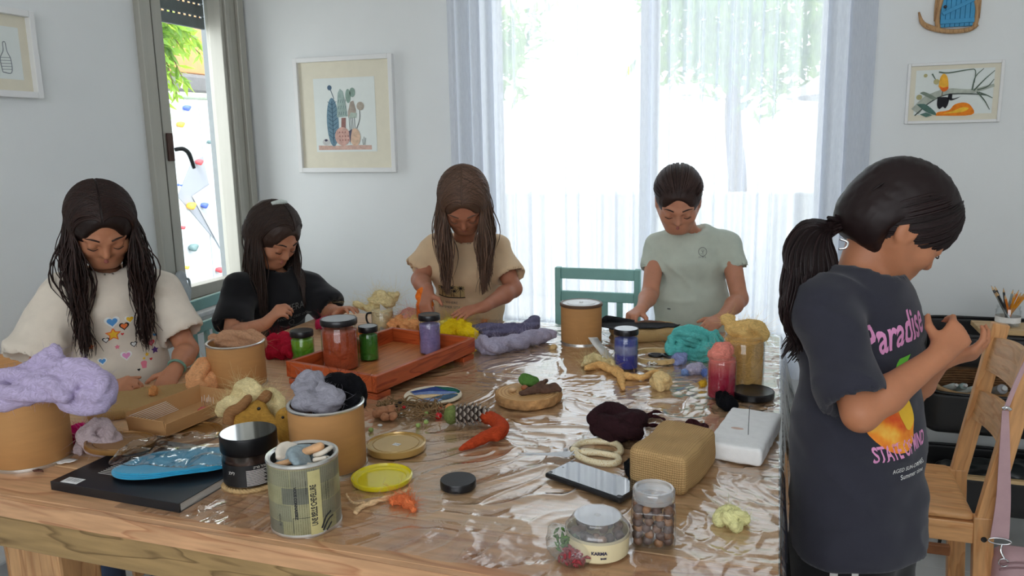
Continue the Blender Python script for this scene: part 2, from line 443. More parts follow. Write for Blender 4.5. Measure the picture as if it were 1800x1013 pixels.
def stroke(pts, w, n=4, smooth=True):
    """polyline as a band of quads"""
    P = catmull([(x, y, 0) for x, y in pts], n)[:, :2] if smooth and len(pts) > 2 else np.array(pts, float)
    T = np.gradient(P, axis=0); T /= np.linalg.norm(T, axis=1)[:, None]+1e-9; N = np.stack([-T[:, 1], T[:, 0]], 1)
    w = np.linspace(w[0], w[1], len(P))[:, None] if not np.isscalar(w) else w
    A, B = P+N*w/2, P-N*w/2; return [[tuple(A[i]), tuple(B[i]), tuple(B[i+1]), tuple(A[i+1])] for i in range(len(P)-1)]

# ------------------------------------------------------------------ materials of the setting
WHITE_WALL = mat('wall_paint', (0.80, 0.82, 0.815, 1), 0.75, 0.02, 3, 0.15, 220)
CEIL = mat('ceiling_paint', (0.86, 0.86, 0.85, 1), 0.8, 0.01, 3)
TILE = mat('floor_tile', (0.62, 0.62, 0.60, 1), 0.25, 0.05, 5, 0.02, 60)
GROUT = mat('grout', (0.3, 0.3, 0.3, 1), 0.8)
ALU = mat('aluminium', lin(176, 174, 164), 0.38, 0.05, 30, metal=0.25, stretch=(1, 1, 0.1))
RUBBER = mat('black_gasket', (0.01, 0.011, 0.012, 1), 0.5)
GLASS = film('window_glass', (0.97, 0.985, 0.98, 1), 0.01, 0.8)
WOODW = wood('lath', lin(222, 190, 140), lin(190, 150, 100), 'X', 1.0, 0.5, knots=False)
WHITE_OUT = mat('white_render', (0.62, 0.62, 0.61, 1), 0.8, 0.04, 4)
LEAF = mat('leaf', lin(96, 140, 52), 0.5, 0.35, 6)
def leafmat(name, col, tr):
    m, t, b = newmat(name); out = t.n['Material Output']
    oi = t.add('ShaderNodeNewGeometry'); r = ramp(t, oi.outputs['Random Per Island'], [(0, mul(col, 0.65)), (1, mul(col, 1.35))])
    t.link(r.outputs[0], b.inputs['Base Color']); b.inputs['Roughness'].default_value = 0.45
    tl = t.add('ShaderNodeBsdfTranslucent', i_0=tr); mx = t.add('ShaderNodeMixShader', i_0=0.45)
    t.link(b.outputs[0], mx.inputs[1]); t.link(tl.outputs[0], mx.inputs[2]); t.link(mx.outputs[0], out.inputs[0]); return m
LEAF = leafmat('leaf', lin(100, 142, 60), lin(190, 220, 80))
BARK = mat('bark', lin(110, 92, 76), 0.9, 0.3, 20, 0.5)

# ------------------------------------------------------------------ room shell
XL, XR, YB, YF, ZC = -2.31, 2.40, 3.10, -1.60, 2.62
def wall_with_hole(name, axis, pos, thick, lo, hi, hlo, hhi, m):
    """wall plane across `axis` at pos, thickness outward, one rectangular opening in (u, z)"""
    us = [lo[0], hlo[0], hhi[0], hi[0]]; zs = [lo[1], hlo[1], hhi[1], hi[1]]
    V = []; F = []
    def P(u, z, d): return (u, pos+d, z) if axis == 'Y' else (pos+d, u, z)
    for d in (0.0, thick):
        for z in zs:
            for u in us: V.append(P(u, z, d))
    for d in (0, 1):
        for j in range(3):
            for i in range(3):
                if (i, j) == (1, 1): continue
                a = d*16+j*4+i; q = (a, a+1, a+5, a+4); F.append(q if d else q[::-1])
    for a, b in ((5, 6), (6, 10), (10, 9), (9, 5), (0, 3), (3, 15), (15, 12), (12, 0)): F.append((a, b, b+16, a+16))
    o = pydata(name, V, F, m, smooth=False)
    bm = bmesh.new(); bm.from_mesh(o.data); bmesh.ops.recalc_face_normals(bm, faces=bm.faces[:]); bm.to_mesh(o.data); bm.free()
    return tag(o, kind='structure')
wall_with_hole('wall_back', 'Y', YB, 0.2, (XL-0.2, 0), (XR+0.2, ZC), (-1.17, 0.55), (0.18, 2.34), WHITE_WALL)
wall_with_hole('wall_left', 'X', XL, -0.2, (YF-0.2, 0), (YB, ZC), (2.455, 0.70), (3.075, 2.30), WHITE_WALL)
wall_with_hole('wall_front', 'Y', YF, -0.2, (XL-0.2, 0), (XR+0.2, ZC), (-1.4, 1.3), (1.4, 2.5), WHITE_WALL)
tag(box('wall_right', (0.2, YB-YF, ZC), (XR+0.1, (YB+YF)/2, ZC/2), WHITE_WALL), kind='structure')
tag(box('ceiling', (XR-XL+0.4, YB-YF+0.4, 0.15), ((XL+XR)/2, (YB+YF)/2, ZC+0.075), CEIL), kind='structure')
fl = tag(box('floor', (XR-XL+0.4, YB-YF+0.4, 0.2), ((XL+XR)/2, (YB+YF)/2, -0.108), GROUT), kind='structure')
_bm = bmesh.new(); bmesh.ops.create_cube(_bm, size=1)
for v in _bm.verts: v.co = Vector((v.co.x*0.597, v.co.y*0.597, v.co.z*0.012))
bmesh.ops.bevel(_bm, geom=[e for e in _bm.edges if all(v.co.z > 0 for v in e.verts)], offset=0.002, segments=1, affect='EDGES')
_tm = bpy.data.meshes.new('tile'); _bm.to_mesh(_tm); _bm.free(); _tm.materials.append(TILE)
for i in range(8):
    for j in range(8):
        o = bpy.data.objects.new('tile', _tm); COL.objects.link(o); o.parent = fl
        o.location = Vector((-2.0+0.6*i, -1.29+0.6*j, -0.006)) - fl.location
for nm, sz, lc in (('baseboard_back', (XR-XL, 0.012, 0.07), ((XL+XR)/2, YB-0.007, 0.036)), ('baseboard_left', (0.012, YB-YF, 0.07), (XL+0.007, (YB+YF)/2, 0.036)),
                   ('baseboard_right', (0.012, YB-YF, 0.07), (XR-0.007, (YB+YF)/2, 0.036))):
    tag(box(nm, sz, lc, mat(nm+'_tile', (0.42, 0.43, 0.44, 1), 0.3, 0.05, 8)), kind='structure')

# side window: aluminium casement in the left wall
w1 = tag(thing('window_1', None, None, (XL, 2.765, 0.70)), kind='structure')
def wpart(name, y0, y1, z0, z1, x0, x1, m, par=w1):
    return box(name, (x1-x0, y1-y0, z1-z0), ((x0+x1)/2-XL, (y0+y1)/2-2.765, (z0+z1)/2-0.70), m, par, bev=0.003)
wpart('frame', 2.455, 2.512, 0.70, 2.30, XL-0.10, XL+0.028, ALU); wpart('frame', 3.035, 3.075, 0.70, 2.30, XL-0.10, XL+0.028, ALU)
wpart('frame', 2.512, 3.035, 0.70, 0.75, XL-0.10, XL+0.02, ALU); wpart('frame', 2.512, 3.035, 2.25, 2.30, XL-0.10, XL+0.02, ALU)
wpart('frame', 2.995, 3.035, 0.75, 2.25, XL-0.09, XL+0.012, ALU); wpart('frame', 2.958, 2.985, 0.75, 2.25, XL-0.09, XL+0.022, ALU)
wpart('gasket', 2.512, 2.527, 0.75, 2.25, XL-0.09, XL-0.005, RUBBER); wpart('gasket', 2.985, 2.995, 0.75, 2.25, XL-0.09, XL-0.002, RUBBER)
sash = wpart('sash', 2.527, 2.578, 0.75, 2.25, XL-0.055, XL+0.018, ALU)
wpart('sash', 2.935, 2.958, 0.75, 2.25, XL-0.055, XL+0.010, ALU); wpart('sash', 2.578, 2.93, 0.75, 0.80, XL-0.055, XL+0.008, ALU); wpart('sash', 2.578, 2.93, 2.20, 2.25, XL-0.055, XL+0.008, ALU)
GREYF = mat('grey_track', lin(120, 126, 128), 0.45, 0.06, 20, metal=0.3)
wpart('track', 3.052, 3.074, 0.70, 2.30, XL-0.155, XL-0.10, GREYF); wpart('track', 3.06, 3.074, 0.70, 2.30, XL-0.199, XL-0.155, GREYF)
wpart('pane', 2.575, 2.94, 0.78, 2.22, XL-0.062, XL-0.056, GLASS)
hd = wpart('handle_plate', 2.537, 2.566, 1.32, 1.43, XL+0.018, XL+0.03, mat('bronze', lin(84, 62, 56), 0.4, metal=0.5))
tube('handle', [(0.045, -0.213, 0.665), (0.062, -0.205, 0.668), (0.066, -0.185, 0.665), (0.066, -0.16, 0.645), (0.062, -0.135, 0.59)], [0.008, 0.008, 0.009, 0.009, 0.007], mat('handle_grey', lin(70, 74, 76), 0.35, metal=0.4), w1)
SHUT = mat('shutter_grey', lin(112, 120, 124), 0.5)
for k in range(7):
    zc = 1.915+0.055*k
    wpart('shutter_slat', 2.50, 3.03, zc-0.0235, zc+0.0235, XL-0.165, XL-0.15, SHUT)
    for q in range(17):
        wpart('slat_link', 2.50+q*0.0325, 2.50+q*0.0325+0.016, zc+0.0235, zc+0.0315, XL-0.161, XL-0.154, SHUT)
# garden window behind the curtains
w2 = tag(thing('window_2', None, None, (-0.495, YB+0.1, 0.55)), kind='structure')
WFR = mat('white_frame', (0.6, 0.6, 0.6, 1), 0.4)
for nm, x0, x1, z0, z1 in (('frame', -1.17, -1.12, 0.55, 2.34), ('frame', 0.13, 0.18, 0.55, 2.34), ('frame', -1.12, 0.13, 0.55, 0.61), ('frame', -1.12, 0.13, 2.28, 2.34), ('mullion', -0.53, -0.46, 0.61, 2.28)):
    box(nm, (x1-x0, 0.06, z1-z0), ((x0+x1)/2+0.495, 0.0, (z0+z1)/2-0.55), WFR, w2, bev=0.004)
for x0, x1 in ((-1.12, -0.53), (-0.46, 0.13)): box('pane', (x1-x0, 0.005, 1.67), ((x0+x1)/2+0.495, 0.01, 0.895), GLASS, w2)

# sheer curtains
def curtain_mat():
    m, t, b = newmat('sheer_voile'); t.n.remove(b); out = t.n['Material Output']
    tc = t.add('ShaderNodeTexCoord'); mp = t.add('ShaderNodeMapping'); mp.inputs['Scale'].default_value = (260, 260, 40); t.link(tc.outputs['Object'], mp.inputs[0])
    nz = t.add('ShaderNodeTexNoise', i_Scale=1.0, i_Detail=2.0); t.link(mp.outputs[0], nz.inputs[0])
    cr = ramp(t, nz.outputs[0], [(0.3, (0.70, 0.73, 0.80, 1)), (0.7, (0.77, 0.80, 0.86, 1))])
    tl = t.add('ShaderNodeBsdfTranslucent'); df = t.add('ShaderNodeBsdfDiffuse'); tr = t.add('ShaderNodeBsdfTransparent')
    t.link(cr.outputs[0], tl.inputs[0]); t.link(cr.outputs[0], df.inputs[0])
    m1 = t.add('ShaderNodeMixShader', i_0=0.48); t.link(tl.outputs[0], m1.inputs[1]); t.link(df.outputs[0], m1.inputs[2])
    lw = t.add('ShaderNodeLayerWeight', i_Blend=0.35); fa = ramp(t, lw.outputs['Facing'], [(0.0, (0.24, 0.24, 0.24, 1)), (0.9, (0.03, 0.03, 0.03, 1))])
    m2 = t.add('ShaderNodeMixShader'); t.link(fa.outputs[0], m2.inputs[0]); t.link(m1.outputs[0], m2.inputs[1]); t.link(tr.outputs[0], m2.inputs[2])
    t.link(m2.outputs[0], out.inputs[0]); return m
VOILE = curtain_mat()
def curtain(name, label, x0, x1, y, seed, folds):
    nx, nz = 420, 26; U = np.linspace(0, 1, nx); Z = np.linspace(0.47, 2.40, nz); rg = np.random.default_rng(seed)
    ph = np.cumsum(np.interp(U, np.linspace(0, 1, 12), rg.uniform(0.5, 1.7, 12))); ph = ph/ph[-1]*folds*2*math.pi
    am = np.interp(U, np.linspace(0, 1, 14), rg.uniform(0.3, 1.1, 14)); V = []
    for z in Z:
        dr = 0.55+0.45*(2.4-z)/1.93
        wob = 0.25*np.sin(U*9+z*1.4+seed)
        yy = y+0.026*am*dr*np.sin(ph+wob)+0.006*np.sin(ph*2.3+1.1+wob); xx = x0+(x1-x0)*U+0.010*np.cos(ph+wob)*am
        V.append(np.stack([xx, yy, np.full(nx, z)], 1))
    V = np.vstack(V); i = np.arange(nx-1)[None, :]+np.arange(nz-1)[:, None]*nx; i = i.ravel()
    o = pydata(name, V, np.stack([i, i+1, i+1+nx, i+nx], 1), VOILE); tag(o, label, 'curtain'); return o
curtain('curtain', 'white sheer curtain panel behind the teal chair and the girl in the beige T-shirt', -1.294, -0.560, 3.03, 3, 11)
curtain('curtain', 'white sheer curtain panel behind the girl in the pale green T-shirt', -0.556, 0.291, 3.045, 9, 13)
rail = tag(box('curtain_rail', (1.75, 0.03, 0.03), (-0.5, 3.04, 2.415), WFR, bev=0.004), 'white curtain rail above the garden window', 'curtain rail')

# ------------------------------------------------------------------ outside the windows
PAVE = mat('pale_paving', (0.5, 0.49, 0.47, 1), 0.8, 0.06, 2)
tag(box('ground', (24, 14, 0.1), (-3, 10.4, -0.15), PAVE), kind='structure')
tag(box('ground', (6, 14, 0.1), (-5.7, 0.3, -0.15), PAVE), kind='structure')
gw = tag(box('wall_garden', (9, 0.2, 1.0), (-0.5, 7.3, 0.4), WHITE_OUT, bev=0.01), kind='structure')
def leaves(n, ctr, rad, size, seed, squash=1.0, shell=0.5):
    rg = np.random.default_rng(seed); P = rg.normal(size=(n, 3)); P /= np.linalg.norm(P, axis=1)[:, None]
    P = P*(shell+(1-shell)*rg.random((n, 1)))*np.array(rad)
    P = P*(0.8+0.35*fbm(P, 1.5, seed, 2))[:, None]+np.array(ctr)
    a = rg.normal(size=(n, 3)); a /= np.linalg.norm(a, axis=1)[:, None]; b = np.cross(a, rg.normal(size=(n, 3))); b /= np.linalg.norm(b, axis=1)[:, None]
    s = size*(0.6+0.8*rg.random((n, 1))); nrm = np.cross(a, b)
    V = np.stack([P-a*s, P+b*s*0.32*squash+nrm*s*0.08, P+a*s, P-b*s*0.32*squash+nrm*s*0.08], 1).reshape(-1, 3)
    i = np.arange(n)*4; return V, np.stack([i, i+1, i+2, i+3], 1)
for q, (x, y, z, r, lb) in enumerate([(-3.9, 8.9, 2.6, 1.35, 'broad leafy tree beyond the garden wall at the left of the curtains'), (-0.5, 9.6, 3.0, 1.5, 'tall leafy tree behind the middle of the curtains'), (2.7, 8.9, 2.7, 1.35, 'leafy tree behind the right of the curtains')]):
    t_ = thing('tree', lb, 'tree', (x, y, -0.1))
    v, f = leaves(2600, (0, 0, z), (r, r, r*0.95), 0.11, 20+q); tag(pydata('foliage', v, f, LEAF, t_, False), kind='stuff')
    tube('trunk', [(0, 0, 0), (0.05, 0.03, 0.9), (-0.03, 0.0, 1.8), (0, 0, z)], [0.13, 0.11, 0.09, 0.04], BARK, t_, 8)
# white shade sail on a post in the garden
pa = thing('shade_parasol', 'white garden parasol seen through the right-hand curtain', 'parasol', (0.95, 6.2, -0.1))
lathe('canopy', [(0.95, 1.75), (0.60, 1.97), (0.2, 2.13), (0.0, 2.17), ], WHITE_OUT, pa, 8, smooth=False)
tube('pole', [(0, 0, 0), (0, 0, 2.16)], 0.02, ALU, pa, 8)
# climbing wall outside the side window
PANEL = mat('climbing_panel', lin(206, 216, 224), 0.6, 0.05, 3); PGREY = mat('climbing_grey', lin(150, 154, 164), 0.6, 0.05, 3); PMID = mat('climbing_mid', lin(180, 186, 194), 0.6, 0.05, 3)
cw = thing('climbing_wall', 'pale climbing wall with coloured holds outside the side window', 'climbing wall', (-4.3, 4.6, -0.1))
def cwy(px, py): # where a sight line through the pane meets the climbing wall
    r = FWD + RIGHT*(px-900)/FPX - UP*(py-506.5)/FPX; q = CAM + r*((-4.3-CAM[0])/r[0]); return q[1]-4.6, q[2]+0.1
ya, za = cwy(345, 185); yb, zb = cwy(275, 185)
for y0, y1 in ((-2.2, ya-1.2), (ya-1.19, ya), (ya+0.01, ya+1.2)): box('panel', (0.04, y1-y0, za+0.02), (0, (y0+y1)/2, (za+0.02)/2), PANEL, cw, bev=0.004)
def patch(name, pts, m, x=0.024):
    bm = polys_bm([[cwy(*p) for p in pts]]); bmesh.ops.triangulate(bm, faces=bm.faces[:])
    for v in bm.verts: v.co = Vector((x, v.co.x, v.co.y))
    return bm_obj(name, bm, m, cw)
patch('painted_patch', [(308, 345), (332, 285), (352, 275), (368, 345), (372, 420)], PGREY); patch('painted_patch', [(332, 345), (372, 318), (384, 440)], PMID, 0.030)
HM = {}
for px, py, s, c, nm in [(319, 190, 9, (70, 96, 190), 'blue'), (308, 219, 9, (238, 170, 60), 'orange'), (341, 285, 9, (226, 72, 80), 'red'), (327, 362, 11, (244, 176, 60), 'orange'), (350, 361, 9, (84, 104, 196), 'blue'),
                     (331, 435, 11, (96, 122, 124), 'grey'), (377, 474, 9, (226, 70, 84), 'red'), (311, 400, 6, (226, 72, 80), 'red'), (306, 325, 5, (70, 96, 190), 'blue'), (318, 470, 6, (240, 170, 80), 'orange'), (360, 250, 7, (150, 160, 165), 'grey')]:
    if nm not in HM: HM[nm] = mat('hold_'+nm, lin(*c), 0.5, 0.06, 20)
    y, z = cwy(px, py); r = s*0.0031; S = SDF((-0.02, -0.12, -0.12), (0.14, 0.12, 0.12), 0.012)
    S.ell((0.02, 0, 0), (r*0.9, r, r*0.85)); S.ell((0.05, r*0.4, r*0.3), (r*0.5, r*0.6, r*0.5), k=0.02); S.ell((0.05, -r*0.3, -r*0.5), (r*0.5, r*0.5, r*0.5), k=0.02)
    o = sdf_obj('climbing_hold', S, HM[nm], cw); o.location = (0.02, y, z)
yo, zo = cwy(330, 95)
sh = thing('shed_roof', 'orange-brown roof edge with dark gutter above the climbing wall', 'roof', (-4.75, 4.6+ya, za))
box('fascia', (0.1, 3.0, 0.62), (0, 0, 0.50), mat('terracotta', lin(190, 140, 96), 0.8, 0.1, 6), sh, bev=0.01); box('gutter', (0.14, 3.0, 0.16), (0.06, 0, 0.10), mat('gutter_grey', lin(106, 104, 108), 0.6), sh, bev=0.03)
tube('pipe', [(0.18, -1.5, 0.02), (0.18, 0, -0.01), (0.18, 1.5, 0.02)], 0.03, mat('pipe', lin(170, 180, 160), 0.5), sh)
ol = thing('oleander', 'flowering oleander branches hanging outside the side window', 'shrub', (-3.55, 3.35, -0.1))
y1, z1 = 0, 0
brs = []
rg = np.random.default_rng(4); VV = []; FF = []; FV = []; nb = 0
def ol_pt(px, py, X=-3.55):
    r = FWD + RIGHT*(px-900)/FPX - UP*(py-506.5)/FPX; q = CAM + r*((X-CAM[0])/r[0]); return q
B0 = ol_pt(262, 60)
for k, (px, py) in enumerate([(290, 190), (322, 140), (352, 95), (345, 70), (300, 100), (310, 165), (335, 60), (285, 140), (320, 85)]):
    e = ol_pt(px, py, -3.55+rg.uniform(-0.15, 0.15)); mid = (B0+e)/2+np.array([0, 0, 0.08]); P = catmull([B0, mid, e], 8); brs.append(P)
    for q in range(3, len(P)):
        for _ in range(4):
            d = P[q]-P[q-1]; d /= np.linalg.norm(d); a = d*0.7+rg.normal(size=3)*0.6+np.array([0, 0, -0.3]); a /= np.linalg.norm(a)
            b = np.cross(a, rg.normal(size=3)); b /= np.linalg.norm(b); s = rg.uniform(0.07, 0.12); c = P[q]
            VV += [c, c+a*s*0.45+b*s*0.14, c+a*s, c+a*s*0.45-b*s*0.14]; FF.append((nb, nb+1, nb+2, nb+3)); nb += 4
O = np.array(ol.location)
tag(pydata('leaves', np.array(VV)-O, np.array(FF), LEAF, ol, False), kind='stuff')
v, f = tubes([p-O for p in brs], [(0.008, 0.003)]*len(brs), 5); pydata('branch', v, f, BARK, ol)
tube('stem', [(0, -0.25, 0), (0.05, -0.1, 0.9), tuple(B0-O)], [0.03, 0.025, 0.01], BARK, ol)
PINK = leafmat('petal', lin(240, 180, 190), lin(250, 200, 200))
for px, py in ((318, 147), (306, 172)):
    e = ol_pt(px, py)-O; V = []; F = []
    for k in range(5):
        a = k*1.2566; d = np.array([0.3, math.cos(a), math.sin(a)])*0.035; n = np.array([0, -math.sin(a), math.cos(a)])*0.018; i = len(V)
        V += [e, e+d*0.6+n, e+d, e+d*0.6-n]; F.append((i, i+1, i+2, i+3))
    pydata('flower', V, F, PINK, ol, False)

# ------------------------------------------------------------------ work table
PINE = wood('pine_top', lin(222, 182, 140), lin(206, 158, 112), 'X', 1.0, 0.38, True, lin(120, 70, 46))
PINE_E = wood('pine_edge', lin(214, 166, 124), lin(184, 130, 92), 'X', 1.0, 0.42, True, lin(96, 60, 48))
PINE_A = wood('pine_apron', lin(168, 138, 92), lin(120, 94, 56), 'X', 1.0, 0.5, False)
PINE_L = wood('pine_leg', lin(206, 160, 112), lin(180, 130, 86), 'Z', 1.0, 0.5, True)
TX0, TX1, TY0, TY1 = -1.50, 0.022, 0.905, 2.405
tb = thing('work_table', 'large pine plank work table covered with craft materials', 'table', ((TX0+TX1)/2, (TY0+TY1)/2, 0))
ox, oy = tb.location.x, tb.location.y
ys = np.concatenate([[TY0, TY0+0.135], np.linspace(TY0+0.135, TY1, 9)[1:]])
for i in range(len(ys)-1):
    y0, y1 = ys[i]+(0.0007 if i else 0), ys[i+1]-(0.0007 if i < len(ys)-2 else 0)
    bm = bmesh.new(); bmesh.ops.create_cube(bm, size=1.0)
    for v in bm.verts: v.co = Vector((v.co.x*(TX1-TX0), v.co.y*(y1-y0), v.co.z*0.034))
    bmesh.ops.bevel(bm, geom=[e for e in bm.edges if all(v.co.z > 0 for v in e.verts)], offset=0.0012, segments=1, affect='EDGES')
    if i == 0:
        es = [e for e in bm.edges if all(v.co.y < -(y1-y0)/2+0.0013 for v in e.verts) and abs(e.verts[0].co.x-e.verts[1].co.x) > 1 and e.verts[0].co.z > 0.01]
        bmesh.ops.bevel(bm, geom=es[:1], offset=0.012, segments=5, affect='EDGES')
    o = bm_obj('plank', bm, PINE if i else PINE_E, tb); o.location = (0, (y0+y1)/2-oy, TZ-0.017)
box('apron', (TX1-TX0-0.04, 0.03, 0.062), (0, TY0+0.02-oy, TZ-0.034-0.031), PINE_A, tb, bev=0.003)
box('apron', (TX1-TX0-0.04, 0.03, 0.062), (0, TY1-0.02-oy, TZ-0.034-0.031), PINE_A, tb, bev=0.003)
box('apron', (0.03, TY1-TY0-0.075, 0.062), (TX1-0.035-ox, 0, TZ-0.034-0.031), wood('pine_apron_end', lin(168, 138, 92), lin(120, 94, 56), 'Y', 1.0, 0.5, False), tb, bev=0.003)
box('apron', (0.03, TY1-TY0-0.075, 0.062), (TX0+0.035-ox, 0, TZ-0.034-0.031), bpy.data.materials['pine_apron_end'], tb, bev=0.003)
for x in (-1.285, -0.10):
    for y in (TY0+0.12, TY1-0.12): box('leg', (0.13, 0.09, TZ-0.097), (x-ox, y-oy, (TZ-0.097)/2), PINE_L, tb, bev=0.006)
    box('crosspiece', (0.06, TY1-TY0-0.345, 0.08), (x-ox, 0, 0.18), PINE_L, tb, bev=0.004)
box('low_board', (1.05, 0.90, 0.02), (-0.690-ox, 0.0, 0.23), wood('dark_board', lin(104, 72, 48), lin(70, 46, 30), 'X', 1, 0.6, False), tb, bev=0.002)  # dark brown board lying low between the table legs
# clear plastic sheet lying on the table, falling over its right end
def table_film():
    x0, x1 = -1.02, TX1+0.004; nx, ny = 360, 320
    X = np.linspace(x0, x1, nx); Y = np.linspace(0.93, 2.412, ny); G = np.stack(np.meshgrid(X, Y), -1).reshape(-1, 2)
    P = np.column_stack([G, np.zeros(len(G))])
    Q = P*np.array([1.0, 1.0, 1]); w = fbm(P, 3.0, 5, 2)
    Pw = Q+np.column_stack([w*0.12, fbm(P, 3.0, 8, 2)*0.12, np.zeros(len(P))])
    r1 = 1-np.abs(vnoise(Pw*np.array([1.0, 2.2, 1]), 9, 11)); r2 = 1-np.abs(vnoise(Pw*np.array([2.0, 1.0, 1]), 17, 13)); r3 = 1-np.abs(vnoise(Pw, 34, 17))
    mask = np.clip(0.55+1.1*vnoise(P, 2.6, 3), 0.15, 1)
    hgt = 0.0016+mask*(0.0034*r1**5+0.0026*r2**6+0.0012*r3**4)+0.0006*vnoise(Pw, 60, 4)
    V = np.column_stack([G, TZ+hgt])
    i = (np.arange(nx-1)[None, :]+np.arange(ny-1)[:, None]*nx).ravel(); F = [np.stack([i, i+1, i+1+nx, i+nx], 1)]
    # overhang at the right end
    nz = 22; base = len(V); ring = np.arange(ny)*nx+nx-1; prev = ring
    for k in range(1, nz+1):
        s = k/nz; yy = Y; dx = 0.006+(0.018+0.04*np.clip((yy-1.75)/0.3, 0, 1))*s**1.2*(0.8+0.3*np.sin(yy*11+1))+0.012*np.sin(yy*38+s*3)*s
        V = np.vstack([V, np.column_stack([x1+dx, yy, np.full(ny, TZ+0.002-0.26*s)])]); cur = base+(k-1)*ny+np.arange(ny)
        F.append(np.stack([prev[:-1], cur[:-1], cur[1:], prev[1:]], 1)); prev = cur
    o = pydata('table_cover', V, np.vstack(F), film('clear_vinyl', (0.985, 0.985, 0.98, 1), 0.03, 2.2, 0.12, 60), smooth=True)
    tag(o, 'crinkled clear plastic sheet covering the right part of the table', 'table cover')
table_film()

# ------------------------------------------------------------------ things on the table
def T(px, py, dz=0.0): return onz(px, py, TZ+dz)
KRAFT = mat('kraft_board', lin(188, 138, 84), 0.75, 0.06, 14, 0.06, 120, stretch=(1, 1, 6)); TIN = mat('tin_rim', (0.72, 0.71, 0.68, 1), 0.28, 0.05, 20, metal=0.9)
BLACKP = mat('black_plastic', (0.008, 0.008, 0.010, 1), 0.32, 0.1, 30, spec=0.5); CLEAR = film('clear_jar', (0.96, 0.97, 0.97, 1), 0.03, 1.0)
def woolmat(name, col, var=0.25):
    m, t, b = newmat(name); tc = t.add('ShaderNodeTexCoord')
    n0 = t.add('ShaderNodeTexNoise', i_Scale=14.0, i_Detail=3.0); t.link(tc.outputs['Object'], n0.inputs[0])
    ad = t.add('ShaderNodeMixRGB', blend_type='ADD', i_0=0.12); t.link(tc.outputs['Object'], ad.inputs[1]); t.link(n0.outputs['Color'], ad.inputs[2])
    mp = t.add('ShaderNodeMapping'); mp.inputs['Scale'].default_value = (60, 160, 420); t.link(ad.outputs[0], mp.inputs[0])
    nz = t.add('ShaderNodeTexNoise', i_Scale=1.0, i_Detail=4.0); t.link(mp.outputs[0], nz.inputs[0])
    r = ramp(t, nz.outputs[0], [(0.3, mul(col, 1-var)), (0.7, mul(col, 1+var*0.7))]); t.link(r.outputs[0], b.inputs['Base Color'])
    b.inputs['Roughness'].default_value = 0.95; b.inputs['Specular IOR Level'].default_value = 0.15
    b.inputs['Sheen Weight'].default_value = 0.3*min(1, 2.5*max(col[:3])); b.inputs['Sheen Tint'].default_value = col; b.inputs['Sheen Roughness'].default_value = 0.6
    bp = t.add('ShaderNodeBump', i_Strength=0.5, i_Distance=0.0025); t.link(nz.outputs[0], bp.inputs['Height']); t.link(bp.outputs[0], b.inputs['Normal'])
    return m
def fuzz(V, Q, m, parent, n, L, seed, r=0.00028):
    rg = np.random.default_rng(seed); N = vnormals(V, Q); i = rg.integers(0, len(V), n); P = V[i]; D = N[i]+rg.normal(size=(n, 3))*0.7
    D /= np.linalg.norm(D, axis=1)[:, None]; paths = []
    for p, d in zip(P, D):
        l = L*rg.uniform(0.4, 1.3); e = rg.normal(size=3)*0.5*l; ts = np.linspace(0, 1, 4)[:, None]
        paths.append(p-d*0.002+d*l*ts+e*ts**2)
    v, f = tubes(paths, [(r, r*0.4)]*n, 3, caps=False)
    return tag(pydata('stray_fibres', v, f, m, parent, True), kind='stuff')
def wool(name, label, cat, paths, m, h=0.0035, tw=4, twist=7.0, noise=0.0025, nf=260, L=0.018, seed=1, group=None, blend=0.10, floor=None, strands=True):
    """a hank of carded wool: twisted sub-strands along world-space paths [(points, radius or radii)]"""
    A = np.vstack([np.asarray(p) for p, r in paths]); rm = max(np.max(r) for p, r in paths)
    lo, hi = A.min(0)-rm*1.5-0.01, A.max(0)+rm*1.5+0.01
    c = (lo+hi)/2; c[2] = lo[2]+rm*1.5+0.01-rm if floor is None else floor
    S = SDF(lo-c, hi-c, h); rg = np.random.default_rng(seed)
    tw = max(tw, 2)
    for pts, r in paths:
        r = np.asarray(r, float)*0.86 if not np.isscalar(r) else r*0.86
        P = catmull(np.asarray(pts)-c, 7); rr = np.full(len(P), r) if np.isscalar(r) else np.interp(np.linspace(0, 1, len(P)), np.linspace(0, 1, len(r)), r)
        Tn = np.gradient(P, axis=0); Tn /= np.linalg.norm(Tn, axis=1)[:, None]+1e-9
        u = np.cross(Tn, [0.31, 0.2, 0.93]); u /= np.linalg.norm(u, axis=1)[:, None]+1e-9; w = np.cross(Tn, u)
        ph0 = rg.uniform(0, 6)
        for s in range(tw):
            ph = ph0+s*2*math.pi/tw+np.linspace(0, twist, len(P)); off = 0.52
            Z = P+(u*np.cos(ph)[:, None]+w*np.sin(ph)[:, None])*(rr*off)[:, None]
            for i in range(len(Z)-1): S.cap(Z[i], Z[i+1], rr[i]*0.60, rr[i+1]*0.60, k=rr[i]*blend*0.8)
    if floor is not None: S.plane((0, 0, 0.0005), (0, 0, -1))
    V, Q = S.mesh(); V = relax(V, Q, 1)
    if noise: V = V+vnormals(V, Q)*(fbm(V, 55, seed, 3)*noise)[:, None]
    if floor is not None: V[:, 2] = np.maximum(V[:, 2], 0)
    o = pydata(name, V, Q, m, None, True); o.location = c; tag(o, label, cat, group)
    if nf: fuzz(V, Q, m, o, nf, L, seed)
    return o
def WP(pts, d): return [at(x, y, d) for x, y in pts]
def TP(pts, dz): return [T(x, y, dz) for x, y in pts]

